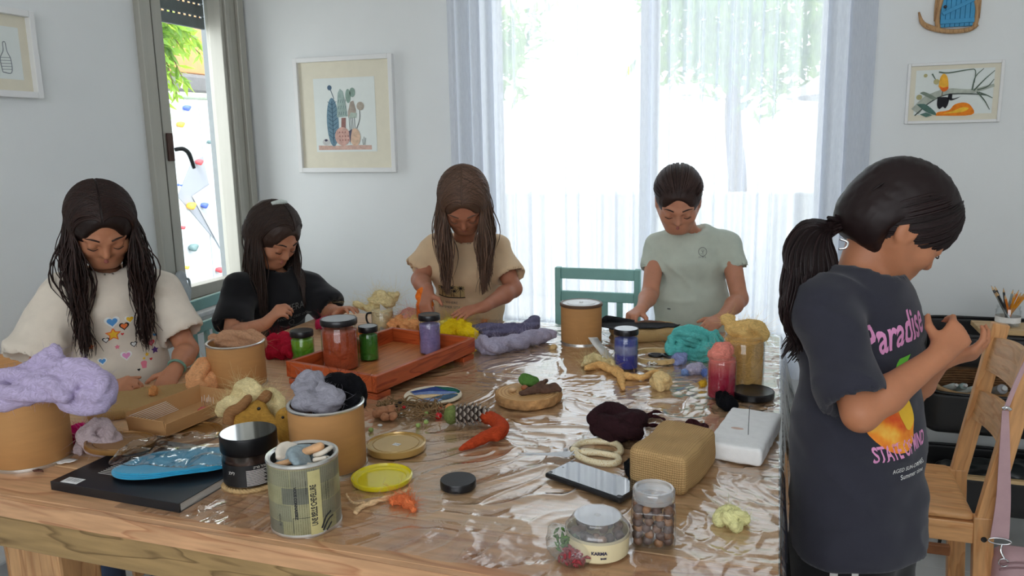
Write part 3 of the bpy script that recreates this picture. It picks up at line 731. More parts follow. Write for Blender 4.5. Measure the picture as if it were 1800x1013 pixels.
def canister(label, x, y, r, h, lid=False, z=TZ):
    t = thing('kraft_canister', label, 'canister', (x, y, z), 0.4, 'kraft board canisters')
    lathe('board_tube', [(0, 0.004), (r-0.002, 0.004), (r-0.001, 0.006), (r-0.001, h-0.003), (r-0.004, h-0.003), (r-0.004, 0.012), (0, 0.012)], KRAFT, t, 64)
    lathe('base_ring', [(r-0.003, 0), (r+0.0008, 0), (r+0.0012, 0.003), (r+0.0006, 0.006), (r-0.003, 0.006)], TIN, t, 64)
    if not lid: lathe('rim', [(r-0.005, h-0.004), (r+0.0005, h-0.004), (r+0.0012, h-0.001), (r-0.001, h+0.001), (r-0.0055, h), (r-0.005, h-0.004)], TIN, t, 64)
    else:
        lathe('rim', [(r-0.001, h-0.006), (r+0.0015, h-0.006), (r+0.002, h), (r-0.001, h+0.0025), (r-0.006, h+0.002)], mat('dark_rim', lin(96, 70, 50), 0.5), t, 64)
        lathe('lid', [(r-0.004, h+0.002), (r-0.006, h+0.0005), (r-0.02, h+0.0005), (r-0.021, h+0.002), (r-0.03, h+0.002), (0.006, h+0.002), (0.004, h+0.0045), (0, h+0.0045)], mat('white_lid', (0.75, 0.75, 0.73, 1), 0.35), t, 64)
    return t
canister('kraft canister at the left edge holding lilac wool', -1.342, 1.054, 0.070, 0.154)
canister('kraft canister with brown wool behind the cardboard tray', -1.264, 1.568, 0.070, 0.112)
canister('large kraft canister with grey and black wool behind the newsprint tin', -0.767, 1.184, 0.069, 0.124)
canister('closed kraft canister with a white lid before the empty teal chair', -0.535, 2.201, 0.061, 0.117, True)

LILAC = woolmat('wool_lilac', lin(186, 172, 204)); D0 = 1.47
wool('wool_hank', 'lilac wool roving heaped over the left canister', 'wool', [
    (WP([(-15, 690), (20, 668), (62, 660), (86, 640), (94, 622), (98, 608)], D0), [0.026, 0.03, 0.034, 0.03, 0.020, 0.008]),
    (WP([(62, 668), (100, 655), (145, 655), (178, 675), (172, 702), (135, 708), (100, 690)], D0-0.02), [0.02, 0.026, 0.028, 0.028, 0.03, 0.028, 0.02]),
    (WP([(-10, 705), (40, 690), (90, 682), (120, 690)], D0-0.04), 0.028), (WP([(150, 690), (158, 718)], D0-0.03), [0.022, 0.008]),
    (WP([(0, 690), (60, 680), (110, 680)], D0+0.03), 0.034)], LILAC, tw=3, twist=4, seed=3, L=0.012, nf=420)
MAUVE = woolmat('wool_mauve', lin(176, 158, 160))
wool('wool_hank', 'mauve-grey wool twist on the table beside the left canister', 'wool', [
    ([T(138, 795, 0.012), T(150, 772, 0.02), T(165, 755, 0.04), T(182, 752, 0.05), T(196, 768, 0.04), T(188, 785, 0.025), T(165, 782, 0.03), T(150, 768, 0.045), T(172, 745, 0.062)], [0.012, 0.016, 0.02, 0.02, 0.02, 0.02, 0.018, 0.018, 0.016])], MAUVE, tw=3, twist=5, seed=5, floor=TZ)
MAGENTA = woolmat('wool_magenta', lin(214, 34, 118))
wool('wool_tuft', 'magenta wool tuft beside the mauve-grey twist', 'wool', [([T(122, 765, 0.02), T(138, 758, 0.025), T(155, 752, 0.03)], [0.02, 0.016, 0.01])], MAGENTA, tw=3, seed=6, floor=TZ, nf=120)
BROWNW = woolmat('wool_brown', lin(184, 140, 108)); D1 = 1.98
wool('wool_hank', 'pale brown wool coiled in the canister behind the cardboard tray', 'wool', [
    (WP([(382, 602), (395, 592), (425, 590), (452, 594), (460, 604), (430, 606), (395, 606), (378, 598)], D1), [0.013, 0.016, 0.02, 0.018, 0.015, 0.016, 0.014, 0.008]), (WP([(375, 600), (372, 592), (380, 588)], D1), [0.012, 0.008, 0.004])], BROWNW, tw=3, seed=7)
PEACH = woolmat('wool_peach', lin(230, 168, 118))
wool('wool_hank', 'apricot wool pile behind the kraft canister at the table end', 'wool', [
    ([T(340, 668, 0.025), T(355, 655, 0.035), T(372, 665, 0.03), T(362, 680, 0.02), T(345, 676, 0.03), T(355, 645, 0.06), T(366, 640, 0.06)], [0.025, 0.028, 0.026, 0.02, 0.024, 0.024, 0.016])], PEACH, tw=3, seed=8, floor=TZ)
GREYW = woolmat('wool_grey', lin(150, 148, 158)); BLACKW = woolmat('wool_black', lin(16, 16, 20), 0.4); D2 = 1.47
wool('wool_hank', 'pale grey wool tufts in the large canister', 'wool', [
    (WP([(520, 682), (535, 672), (552, 666), (566, 672)], D2), [0.014, 0.02, 0.02, 0.014]), (WP([(525, 712), (545, 705), (572, 712), (590, 700), (580, 685)], D2-0.05), [0.02, 0.022, 0.022, 0.02, 0.014]),
    (WP([(530, 692), (548, 690), (565, 700)], D2-0.02), 0.022), (WP([(562, 680), (575, 688), (588, 686)], D2-0.05), [0.014, 0.016, 0.01])], GREYW, tw=3, seed=9, L=0.014)
wool('wool_hank', 'black wool heap in the large canister beside the grey tufts', 'wool', [
    (WP([(575, 676), (600, 676), (622, 690), (618, 706), (595, 712)], D2+0.01), [0.02, 0.028, 0.028, 0.028, 0.024]), (WP([(560, 716), (600, 720), (630, 705)], D2-0.02), 0.02)], BLACKW, tw=3, seed=10)

# burlap
def burlap(name, c1=lin(200, 164, 112), c2=lin(110, 80, 46), n=1150):
    m, t, b = newmat(name); tc = t.add('ShaderNodeTexCoord'); fs = []
    for ax in range(3):
        s = t.add('ShaderNodeSeparateXYZ'); t.link(tc.outputs['Object'], s.inputs[0])
        nz = t.add('ShaderNodeTexNoise', i_Scale=30.0); t.link(tc.outputs['Object'], nz.inputs[0])
        k = t.add('ShaderNodeMath', operation='MULTIPLY_ADD', i_1=float(n)); t.link(s.outputs[ax], k.inputs[0])
        k3 = t.add('ShaderNodeMath', operation='MULTIPLY', i_1=4.0); t.link(nz.outputs[0], k3.inputs[0]); t.link(k3.outputs[0], k.inputs[2])
        sn = t.add('ShaderNodeMath', operation='SINE'); t.link(k.outputs[0], sn.inputs[0]); ab = t.add('ShaderNodeMath', operation='ABSOLUTE'); t.link(sn.outputs[0], ab.inputs[0])
        sp = t.add('ShaderNodeSeparateXYZ'); t.link(tc.outputs['Normal'], sp.inputs[0]); an = t.add('ShaderNodeMath', operation='ABSOLUTE'); t.link(sp.outputs[ax], an.inputs[0])
        gt = t.add('ShaderNodeMath', operation='GREATER_THAN', i_1=0.62); t.link(an.outputs[0], gt.inputs[0]); mm = t.add('ShaderNodeMath', operation='MAXIMUM'); t.link(ab.outputs[0], mm.inputs[0]); t.link(gt.outputs[0], mm.inputs[1]); fs.append(mm)
    a = t.add('ShaderNodeMath', operation='MULTIPLY'); t.link(fs[0].outputs[0], a.inputs[0]); t.link(fs[1].outputs[0], a.inputs[1])
    a2 = t.add('ShaderNodeMath', operation='MULTIPLY'); t.link(fs[2].outputs[0], a2.inputs[0]); t.link(a.outputs[0], a2.inputs[1])
    r = ramp(t, a2.outputs[0], [(0.0, c2), (0.05, mul(c1, 0.8)), (0.35, c1)]); t.link(r.outputs[0], b.inputs['Base Color'])
    b.inputs['Roughness'].default_value = 0.9; b.inputs['Specular IOR Level'].default_value = 0.1
    bp = t.add('ShaderNodeBump', i_Strength=0.6, i_Distance=0.002); t.link(a2.outputs[0], bp.inputs['Height']); t.link(bp.outputs[0], b.inputs['Normal']); return m
BURLAP = burlap('burlap')
def slab(name, label, cat, c, half, rz, rad, m, noise, seed, h=0.004, z=TZ, group=None):
    S = SDF((-half[0]-.02, -half[1]-.02, -0.02), (half[0]+.02, half[1]+.02, half[2]*2+.02), h)
    S.rbox((0, 0, half[2]), half, rad); V, Q = S.mesh(); V = relax(V, Q, 1)
    V = V+vnormals(V, Q)*(fbm(V, 18, seed, 2)*noise)[:, None]; V[:, 2] = np.maximum(V[:, 2], 0)
    o = pydata(name, V, Q, m); o.location = (c[0], c[1], z); o.rotation_euler = (0, 0, rz); return tag(o, label, cat, group)
slab('burlap_pad', 'thin burlap felting pad under the hands of the girl at the left', 'pad', (-1.370, 1.362), (0.105, 0.085, 0.013), R(38), 0.011, BURLAP, 0.003, 2)
slab('burlap_pad', 'burlap felting pad carrying the black felt before the girl in pale green', 'pad', (-0.355, 2.305), (0.105, 0.07, 0.016), R(28), 0.013, BURLAP, 0.003, 3)
slab('burlap_block', 'tall burlap-wrapped foam block beside the phone', 'felting block', (-0.155, 1.318), (0.052, 0.082, 0.036), R(-14), 0.014, burlap('burlap_open', lin(198, 162, 112), lin(80, 54, 28), 800), 0.003, 4)

# small cardboard tray with label lines
BX = thing('cardboard_tray', 'shallow folded cardboard tray at the left with printed lines inside', 'box', (-1.193, 1.297, TZ+0.012), R(-4.5))
bw, bl, bh = 0.052, 0.10, 0.034
CARD = mat('cardboard', lin(188, 142, 92), 0.8, 0.06, 12)
box('bottom', (2*bw, 2*bl, 0.0025), (0, 0, 0.00125), CARD, BX)
for nm, sz, lc, rt in (('side', (0.0025, 2*bl, bh+0.006), (-bw, 0, bh/2+0.003), (0, R(-5), 0)), ('side', (0.0025, 2*bl, bh-0.006), (bw, 0, bh/2-0.003), (0, R(8), 0)),
                       ('end_flap', (2*bw, 0.0025, bh), (0, -bl, bh/2), (R(10), 0, 0)), ('end_flap', (2*bw, 0.0025, bh+0.004), (0, bl, bh/2), (R(-6), 0, 0))): box(nm, sz, lc, CARD, BX, rt)
lp = []
for k in range(8): lp.append([(-0.095, 0.004+k*0.0038), (0.03-k*0.004, 0.004+k*0.0038), (0.03-k*0.004, 0.0053+k*0.0038), (-0.095, 0.0053+k*0.0038)])
bm = polys_bm(lp)
for v in bm.verts: v.co = Vector((-bw+0.0022+0.09*(v.co.y-0.02)*-1, v.co.x, v.co.y))
tag(bm_obj('printed_lines', bm, mat('white_print', (0.8, 0.78, 0.74, 1), 0.7), BX), kind='stuff')
NR = mat('red_packet', lin(190, 24, 30), 0.4, 0.1, 30)
np_ = thing('needle_packet', 'red packet of felting needles inside the cardboard tray', 'needle packet', (-1.165, 1.345, TZ+0.015), R(20))
box('packet', (0.05, 0.022, 0.006), (0, 0, 0.004), NR, np_, bev=0.002); box('label', (0.018, 0.012, 0.001), (0.014, 0, 0.0075), mat('paper_white', (0.8, 0.8, 0.78, 1), 0.6), np_)
v, f = tubes([[(x, 0.006, 0.006), (x+0.002*math.sin(k), 0.010, 0.03+0.004*math.sin(k*2))] for k, x in enumerate(np.linspace(-0.02, 0.005, 7))], [0.0005]*7, 5); pydata('needle', v, f, TIN, np_)

# lids
GOLD = mat('gold_lid', lin(196, 160, 92), 0.3, 0.04, 10, metal=0.35, coat=0.4); GOLDB = mat('bronze_lid', lin(150, 108, 58), 0.34, 0.06, 10, metal=0.35)
def lid(name, label, x, y, z, r, h, m, rot=(0, 0, 0), seg=64, group=None):
    o = thing(name, label, 'lid', (x, y, z), 0, group); o.rotation_euler = rot
    lathe('disc', [(0, 0), (r, 0), (r+0.001, 0.002), (r+0.0006, h), (r-0.003, h+0.001), (r-0.004, h-0.002), (r*0.8, h-0.002), (r*0.79, h-0.0035), (r*0.77, h-0.0035), (r*0.76, h-0.002), (0, h-0.002)], m, o, seg)
    return o
L1 = lid('canister_lid', 'gold canister lid with a white price sticker', -0.682, 1.288, TZ+0.004, 0.057, 0.012, GOLD)
box('sticker', (0.014, 0.011, 0.0004), (0.004, -0.006, 0.0104), bpy.data.materials['paper_white'], L1, (0, 0, R(-8)))
bm = text_bm('15\u20aa', 0.007)
for v in bm.verts: v.co = Vector((v.co.x+0.004, v.co.y-0.0085, 0.0108))
bm_obj('sticker_print', bm, mat('ink', (0.02, 0.02, 0.025, 1), 0.6), L1)
lid('canister_lid', 'bronze canister lid leaning on the black book', -1.175, 1.105, TZ+0.0265, 0.062, 0.009, GOLDB, (R(-5), R(3), 0))
lid('canister_lid', 'bronze canister lid under the cardboard tray corner', -1.128, 1.238, TZ+0.001, 0.062, 0.008, GOLDB)
YEL = mat('yellow_plastic', lin(222, 206, 26), 0.22, 0.04, 10, coat=0.5)
o = thing('tub_lid', 'translucent yellow tub lid before the gold lid', 'lid', (-0.640, 1.150, TZ+0.004))
lathe('disc', [(0, 0), (0.052, 0), (0.054, 0.004), (0.0535, 0.008), (0.051, 0.009), (0.049, 0.005), (0.043, 0.0035), (0.042, 0.002), (0, 0.002)], YEL, o, 64)
o = thing('screw_cap', 'round black jar lid lying alone in front of the fox', 'lid', (-0.500, 1.162, TZ+0.004))
lathe('cap', [(0, 0), (0.0305, 0), (0.031, 0.002), (0.031, 0.012), (0.030, 0.0135), (0, 0.0135)], BLACKP, o, 48)
o = thing('screw_cap', 'wide black jar lid behind the black tuft at the table end', 'lid', (-0.036, 1.795, TZ+0.004))
lathe('cap', [(0, 0), (0.0475, 0), (0.048, 0.002), (0.048, 0.013), (0.046, 0.015), (0.043, 0.0135), (0, 0.0135)], BLACKP, o, 56)

# black book with sticker
bk = thing('book', 'black paperback lying on the near left of the table', 'book', (-1.040, 1.060, TZ), R(-1.6))
BC = mat('book_cover', (0.008, 0.010, 0.014, 1), 0.35, 0.1, 20); PAPER = mat('book_pages', (0.6, 0.58, 0.54, 1), 0.8, 0.15, 60, stretch=(1, 1, 30))
box('cover', (0.284, 0.214, 0.0012), (0, 0, 0.0155), BC, bk, bev=0.0004); box('cover', (0.284, 0.214, 0.0012), (0, 0, 0.0006), BC, bk, bev=0.0004)
box('pages', (0.278, 0.209, 0.0137), (0.001, 0.002, 0.00805), PAPER, bk); box('spine', (0.284, 0.0015, 0.0162), (0, -0.1075, 0.0081), BC, bk, bev=0.0006)
box('barcode_sticker', (0.036, 0.020, 0.0004), (-0.105, -0.094, 0.0163), bpy.data.materials['paper_white'], bk, (0, 0, R(2)))
bm = polys_bm([[(-0.119+k*0.0022+0.0005*(k % 3), -0.098), (-0.1182+k*0.0022+0.0006*(k % 2), -0.098), (-0.1182+k*0.0022+0.0006*(k % 2), -0.087), (-0.119+k*0.0022+0.0005*(k % 3), -0.087)] for k in range(13)])
for v in bm.verts: v.co.z = 0.0166
bm_obj('barcode', bm, bpy.data.materials['ink'], bk)
bm = polys_bm([[(-0.09, -0.055+k*0.0055), (-0.055-0.002*(k % 3), -0.055+k*0.0055), (-0.055-0.002*(k % 3), -0.0535+k*0.0055), (-0.09, -0.0535+k*0.0055)] for k in range(8)])
for v in bm.verts: v.co.z = 0.0163
bm_obj('cover_print', bm, bpy.data.materials['white_print'], bk)
# blue felt in a clear bag on the book
FELTB = mat('blue_felt', lin(30, 150, 190), 0.95, 0.06, 60, 0.3, 500, sheen=0.3)
def sheet(name, outline, zf, m, parent, n=40, thick=0.0016, off=(0, 0, 0)):
    """soft flat piece: outline polygon filled with a fine grid, height function zf"""
    bm = polys_bm([outline]); subdiv(bm, 0.012)
    bmesh.ops.recalc_face_normals(bm, faces=bm.faces[:])
    if bm.faces[:] and sum(f.normal.z for f in bm.faces) < 0: bmesh.ops.reverse_faces(bm, faces=bm.faces[:])
    P = np.array([v.co for v in bm.verts]); Z = zf(P)
    for v, z in zip(bm.verts, Z): v.co.z = z
    r = bmesh.ops.solidify(bm, geom=bm.faces[:], thickness=thick)
    o = bm_obj(name, bm, m, parent, smooth=True); o.location = off; return o
def feltout(a, b, seed, n=60, pw=2.0):
    return [(a*math.copysign(abs(math.cos(t))**(2/pw), math.cos(t))*(1+0.03*math.sin(3*t+seed)), b*math.copysign(abs(math.sin(t))**(2/pw), math.sin(t))*(1+0.04*math.sin(2*t+seed))) for t in np.linspace(0, 2*math.pi, n, endpoint=False)]
bf = thing('felt_sheets', 'stack of bright blue oval felt sheets on the black book', 'felt', (-1.000, 1.072, TZ+0.018), R(32))
for k in range(3): sheet('felt_sheet', feltout(0.122-0.004*k, 0.062-0.003*k, 1+k), lambda P, k=k: 0.004+0.0022*(k+1)+0.004*fbm(P, 8, 3)+0.10*np.maximum(P[:, 0]-0.05, 0)**1.0*0.12, FELTB, bf)
pb = thing('plastic_bag', 'crumpled clear plastic bag around the blue felt', 'bag', (-1.005, 1.10, TZ+0.018), R(20))
_o = feltout(0.135, 0.085, 2, 50, 3.0); sheet('bag_film', _o, lambda P: 0.019+0.007*np.abs(fbm(P, 22, 5, 2)), film('bag_film', (0.97, 0.97, 0.97, 1), 0.06, 1.0, 0.25, 40), pb, thick=0.0004)

# black cosmetic jar on a braided coaster
cj = thing('cosmetic_jar', 'black-lidded cosmetic jar with a printed black label beside the blue felt', 'jar', (-0.861, 1.082, TZ+0.008), R(0))
lathe('glass', [(0, 0), (0.044, 0), (0.047, 0.003), (0.047, 0.056), (0.045, 0.058), (0.045, 0.004), (0, 0.004)], film('smoked_jar', (0.75, 0.72, 0.7, 1), 0.04, 1.0), cj, 56)
lathe('contents', [(0, 0.005), (0.0425, 0.005), (0.0425, 0.045), (0.03, 0.047), (0, 0.046)], mat('dark_gel', lin(110, 88, 82), 0.6, 0.3, 60), cj, 40)
lathe('label', [(0.0474, 0.004), (0.0474, 0.042)], mat('black_label', (0.006, 0.006, 0.007, 1), 0.45), cj, 56)
lathe('cap', [(0.0, 0.058), (0.0475, 0.058), (0.0485, 0.060), (0.0485, 0.086), (0.0475, 0.0878), (0.046, 0.0878)], mat('satin_black', (0.004, 0.004, 0.005, 1), 0.35, spec=0.25), cj, 64)
lathe('cap_top', [(0.0465, 0.0876), (0.0465, 0.0884), (0, 0.0884)], mat('glossy_black', (0.004, 0.004, 0.006, 1), 0.07, coat=0.6), cj, 64)
WP_ = bpy.data.materials['white_print']; ph = R(-42)
bm = polys_bm([[(0.0, 0.006+k*0.0022), (0.036-0.003*((k*7) % 3), 0.006+k*0.0022), (0.036-0.003*((k*7) % 3), 0.0068+k*0.0022), (0.0, 0.0068+k*0.0022)] for k in range(13)])
cyl_print('label_lines', bm, 0.0476, WP_, cj, ph-0.35, 0)
cyl_print('label_title', text_bm('\u05e7\u05e8\u05dd \u05dc\u05d4\u05d6\u05e0\u05d4', 0.006), 0.0476, WP_, cj, ph+0.2, 0.036)
cyl_print('label_name', text_bm('\u05d2\u05dc\u05d9\u05dc', 0.008), 0.0476, WP_, cj, ph-0.9, 0.026)
cs = thing('coaster', 'braided straw coaster under the black-lidded jar', 'coaster', (-0.861, 1.082, TZ))
ps = []
for q in range(3):
    a = np.linspace(0, 2*math.pi, 90)
    for rr in (0.047, 0.036): ps.append(np.column_stack([(rr+0.003*np.sin(a*16+q*2.1))*np.cos(a), (rr+0.003*np.sin(a*16+q*2.1))*np.sin(a), 0.004+0.0022*np.cos(a*16+q*2.1)]))
v, f = tubes(ps, [0.0028]*6, 6, caps=False); pydata('braid', v, f, mat('straw', lin(190, 158, 110), 0.8, 0.25, 80), cs)
lathe('base', [(0, 0.001), (0.045, 0.001), (0.045, 0.006), (0, 0.006)], bpy.data.materials['straw'], cs, 32)

# newsprint tin
def newsprint():
    m, t, b = newmat('newsprint'); uv = t.add('ShaderNodeUVMap', uv_map='uv')
    def brick(sx, sy, mort, w, h, off=0.0):
        mp = t.add('ShaderNodeMapping'); mp.inputs['Scale'].default_value = (sx, sy, 1); t.link(uv.outputs[0], mp.inputs[0])
        bk = t.add('ShaderNodeTexBrick', i_Scale=1.0); bk.inputs['Mortar Size'].default_value = mort; bk.inputs['Brick Width'].default_value = w; bk.inputs['Row Height'].default_value = h
        bk.inputs['Color1'].default_value = (0, 0, 0, 1); bk.inputs['Color2'].default_value = (1, 1, 1, 1); bk.inputs['Mortar'].default_value = (0.5, 0.5, 0.5, 1); bk.offset = 0.35
        t.link(mp.outputs[0], bk.inputs[0]); return bk
    big = brick(18, 20, 0.015, 0.8, 0.55)
    mp = t.add('ShaderNodeMapping'); mp.inputs['Scale'].default_value = (560, 1500, 1); t.link(uv.outputs[0], mp.inputs[0])
    w = t.add('ShaderNodeTexWave', i_Scale=0.16, i_Distortion=0.0); w.bands_direction = 'X'; t.link(mp.outputs[0], w.inputs[0])
    mp2 = t.add('ShaderNodeMapping'); mp2.inputs['Scale'].default_value = (500, 900, 1); t.link(uv.outputs[0], mp2.inputs[0])
    nz = t.add('ShaderNodeTexNoise', i_Scale=1.0, i_Detail=2.0); t.link(mp2.outputs[0], nz.inputs[0])
    mm = t.add('ShaderNodeMath', operation='MULTIPLY'); t.link(w.outputs[0], mm.inputs[0]); t.link(nz.outputs[0], mm.inputs[1])
    ln = ramp(t, mm.outputs[0], [(0.30, (1, 1, 1, 1)), (0.50, (0.62, 0.62, 0.58, 1))])
    base = ramp(t, big.outputs[0], [(0.0, lin(112, 112, 100)), (0.35, lin(140, 138, 112)), (0.6, lin(168, 162, 120)), (1.0, lin(132, 130, 112))])
    mx = t.add('ShaderNodeMixRGB', blend_type='MULTIPLY', i_0=1.0); t.link(base.outputs[0], mx.inputs[1]); t.link(ln.outputs[0], mx.inputs[2])
    n2 = t.add('ShaderNodeTexNoise', i_Scale=35.0); t.link(uv.outputs[0], n2.inputs[0]); r2 = ramp(t, n2.outputs[0], [(0.35, (0.72, 0.74, 0.72, 1)), (0.65, (1, 1, 1, 1))])
    m3 = t.add('ShaderNodeMixRGB', blend_type='MULTIPLY', i_0=0.8); t.link(mx.outputs[0], m3.inputs[1]); t.link(r2.outputs[0], m3.inputs[2])
    t.link(m3.outputs[0], b.inputs['Base Color']); b.inputs['Roughness'].default_value = 0.35; return m
tn = thing('newsprint_tin', 'open tin wrapped in yellowed French newsprint, full of shells', 'tin', (-0.682, 0.979, TZ))
lathe('can', [(0, 0), (0.053, 0), (0.0545, 0.002), (0.0548, 0.004), (0.0538, 0.006), (0.0538, 0.112), (0.0520, 0.112), (0.0520, 0.006), (0, 0.006)], TIN, tn, 64)
lathe('paper_wrap', [(0.0541, 0.0065), (0.0541, 0.111)], newsprint(), tn, 72)
lathe('rim', [(0.048, 0.112), (0.050, 0.109), (0.0535, 0.110), (0.0555, 0.113), (0.0548, 0.1165), (0.051, 0.117), (0.0475, 0.114), (0.048, 0.112)], TIN, tn, 64)
INK = bpy.data.materials['ink']; pt = math.atan2(-0.979, 0.682)
def squeezed(t, sz, sx):
    bm = text_bm(t, sz, bold=0.0004)
    for v in bm.verts: v.co.x *= sx
    return bm
cyl_print('headline', squeezed('UNE BELLE CHEVELURE', 0.0125, 0.50), 0.0543, INK, tn, pt+0.30, 0.052, rot=R(90))
cyl_print('headline_panel', polys_bm([[(-0.052, -0.009), (0.050, -0.009), (0.050, 0.010), (-0.052, 0.010)]]), 0.0542, mat('yellowed_paper', lin(196, 186, 130), 0.5), tn, pt+0.28, 0.0565, rot=R(90), off=0.0002)
cyl_print('headline', text_bm('VOUS CONNAISSEZ', 0.0058, bold=0.0003), 0.0543, INK, tn, pt-0.30, 0.058, rot=R(-90))
for a0, z0, tx, s in ((0.62, 0.07, 'la vitalit\u00e9 du cheveu', 0.0036), (0.70, 0.07, 'une lotion de beaut\u00e9', 0.0036), (0.20, 0.04, 'en vente partout', 0.0034), (-0.75, 0.03, 'la mode', 0.006), (0.05, 0.082, 'chaque matin', 0.004)):
    cyl_print('small_print', text_bm(tx, s), 0.0543, INK, tn, pt+a0, z0, rot=R(90))
bm = polys_bm(stroke([(-0.02, 0.01), (-0.02, 0.034), (0.006, 0.034)], 0.0008, smooth=False)+stroke([(0.022, 0.012), (0.030, 0.028), (0.040, 0.034)], 0.003)+stroke([(0.024, 0.008), (0.034, 0.022), (0.044, 0.026)], 0.003)+stroke([(0.030, 0.006), (0.040, 0.016)], 0.003))
cyl_print('engraving', bm, 0.0543, INK, tn, pt, 0.0)
SHELL = [mat('shell_tan', lin(206, 160, 116), 0.5, 0.25, 60, 0.4, 200), mat('shell_blue', lin(140, 156, 162), 0.6, 0.25, 80, 0.4, 200), mat('shell_white', lin(222, 212, 196), 0.5, 0.1, 40, 0.3, 200)]
for k, (x, y, z, s, q) in enumerate([(0.0, 0.012, 0.102, 0.022, 0), (0.008, -0.014, 0.100, 0.020, 1), (0.027, 0.018, 0.104, 0.012, 2), (0.030, 0.004, 0.098, 0.011, 2), (-0.026, 0.004, 0.098, 0.018, 2), (-0.018, -0.022, 0.094, 0.015, 0), (0.028, -0.014, 0.094, 0.013, 2), (0.0, 0.0, 0.075, 0.034, 1)]):
    s = s*1.3; S = SDF((-s*1.6,)*3, (s*1.6,)*3, s*0.11)
    for i in range(7):
        a = (i-3)*0.32; S.cap((0, -s*0.7, 0), (math.sin(a)*s, -s*0.7+math.cos(a)*s*1.5, 0.15*s), s*0.14, s*0.26, k=s*0.16)
    o = sdf_obj('seashell', S, SHELL[q], None, 1); o.location = Vector((-0.682+x, 0.979+y, TZ+z+0.009)); o.rotation_euler = (R(25*((k*5) % 3-1)+12), R(20*((k*7) % 3-1)), k*1.9)
    tag(o, ['tan ribbed seashell at the top of the tin', 'grey-blue seashell at the front of the tin', 'small white seashell at the back right of the tin', 'white seashell beside the right rim of the tin', 'pale seashell against the left rim of the tin', 'tan seashell low at the front left of the tin', 'pale seashell low at the front right of the tin', 'large grey seashell deep inside the tin'][k], 'seashell', 'seashells in the tin')

# wool-filled jars
def jar(label, x, y, z, r, h, wm, wlabel, lidtop=None, open_top=False, bands=None, seed=0, name='wool_jar'):
    t = thing(name, label, 'jar', (x, y, z), 0, 'clear jars of wool')
    nk = r*0.90
    hb = h if open_top else h-0.014
    lathe('jar_body', [(0, 0), (r*0.93, 0), (r, 0.004), (r, hb*0.84), (r*0.98, hb*0.88), (nk, hb*0.91), (nk, hb*0.94), (nk+0.0015, hb*0.95), (nk, hb*0.965), (nk+0.0012, hb*0.98), (nk, hb), (nk-0.0015, hb), (nk-0.0015, hb*0.91), (r-0.0018, hb*0.84), (r-0.0018, 0.004), (0, 0.003)], CLEAR, t, 48)
    if not open_top:
        n = 96; lathe('screw_cap', [(0, hb), (r*0.99, hb-0.001), (r, hb+0.001), (r, hb+0.012), (r*0.97, hb+0.014), (r*0.93, hb+0.0135), (0, hb+0.0135)], BLACKP, t, 48)
        if lidtop: lathe('cap_disc', [(0, hb+0.0137), (r*0.9, hb+0.0137)], lidtop, t, 40)
    # the wool inside
    ri = r*0.93; zt = hb*(0.93 if open_top else 0.86); na, nz_ = 72, 36; V = []; F = []
    for j in range(nz_+1):
        for k in range(na): a = 2*math.pi*k/na; V.append((math.cos(a)*ri, math.sin(a)*ri, 0.0035+(zt-0.0035)*j/nz_))
    for j in range(nz_):
        for k in range(na): F.append((j*na+k, j*na+(k+1) % na, (j+1)*na+(k+1) % na, (j+1)*na+k))
    V = np.array(V); W_ = V+np.column_stack([fbm(V, 30, seed+3, 2)*0.02, fbm(V, 30, seed+4, 2)*0.02, fbm(V, 26, seed+5, 2)*0.016])
    cr = (1-np.abs(vnoise(W_*np.array([0.8, 0.8, 1.25]), 30, seed+40)))**16+0.5*(1-np.abs(vnoise(W_*np.array([1.5, 1.5, .8]), 36, seed+44)))**18
    rad = 1-0.14*np.clip(cr, 0, 1)-0.012*np.abs(vnoise(V, 160, seed)); V[:, :2] *= rad[:, None]; c0 = len(V); V = np.vstack([V, [[0, 0, 0.003], [0, 0, zt+0.002]]])
    F += [(c0, (k+1) % na, k) for k in range(na)]+[(c0+1, nz_*na+k, nz_*na+(k+1) % na) for k in range(na)]; Q = F
    o = pydata('packed_wool', V, Q, wm); o.location = (x, y, z); tag(o, wlabel, 'wool', 'wool packed in jars'); return t
def banded(name, stops):
    m = woolmat(name, stops[0][1]); t = NT(m); b = m.node_tree.nodes['Principled BSDF']
    tc = t.add('ShaderNodeTexCoord'); s = t.add('ShaderNodeSeparateXYZ'); t.link(tc.outputs['Object'], s.inputs[0])
    nz = t.add('ShaderNodeTexNoise', i_Scale=25.0); t.link(tc.outputs['Object'], nz.inputs[0])
    k = t.add('ShaderNodeMath', operation='MULTIPLY_ADD', i_1=0.02); t.link(nz.outputs[0], k.inputs[0]); t.link(s.outputs[2], k.inputs[2])
    k2 = t.add('ShaderNodeMath', operation='MULTIPLY', i_1=8.0); t.link(k.outputs[0], k2.inputs[0])
    st = [(max(0, (z+0.01)*8), c) for z, c in stops]; r = ramp(t, k2.outputs[0], st); r.color_ramp.interpolation = 'CONSTANT' if False else 'LINEAR'
    old = [l for l in m.node_tree.links if l.to_socket == b.inputs['Base Color']][0].from_socket
    mx = t.add('ShaderNodeMixRGB', i_0=0.75); t.link(old, mx.inputs[1]); t.link(r.outputs[0], mx.inputs[2]); t.link(mx.outputs[0], b.inputs['Base Color']); return m
LIDTOP = mat('lid_grey_disc', lin(150, 154, 160), 0.3)
TF = TZ+0.0205
jar('wide jar of rust-red wool with black cap in the wooden tray', -1.052, 1.708, TF, 0.047, 0.131, woolmat('wool_rust', lin(176, 78, 46)), 'rust-red wool packed in the wide jar', LIDTOP, seed=1)
jar('jar of lime green wool standing outside the tray', -1.222, 1.792, TZ, 0.032, 0.090, banded('wool_lime', [(0.0, lin(60, 130, 24)), (0.035, lin(90, 156, 34)), (0.05, lin(140, 190, 60))]), 'lime green wool packed in the jar outside the tray', seed=2)
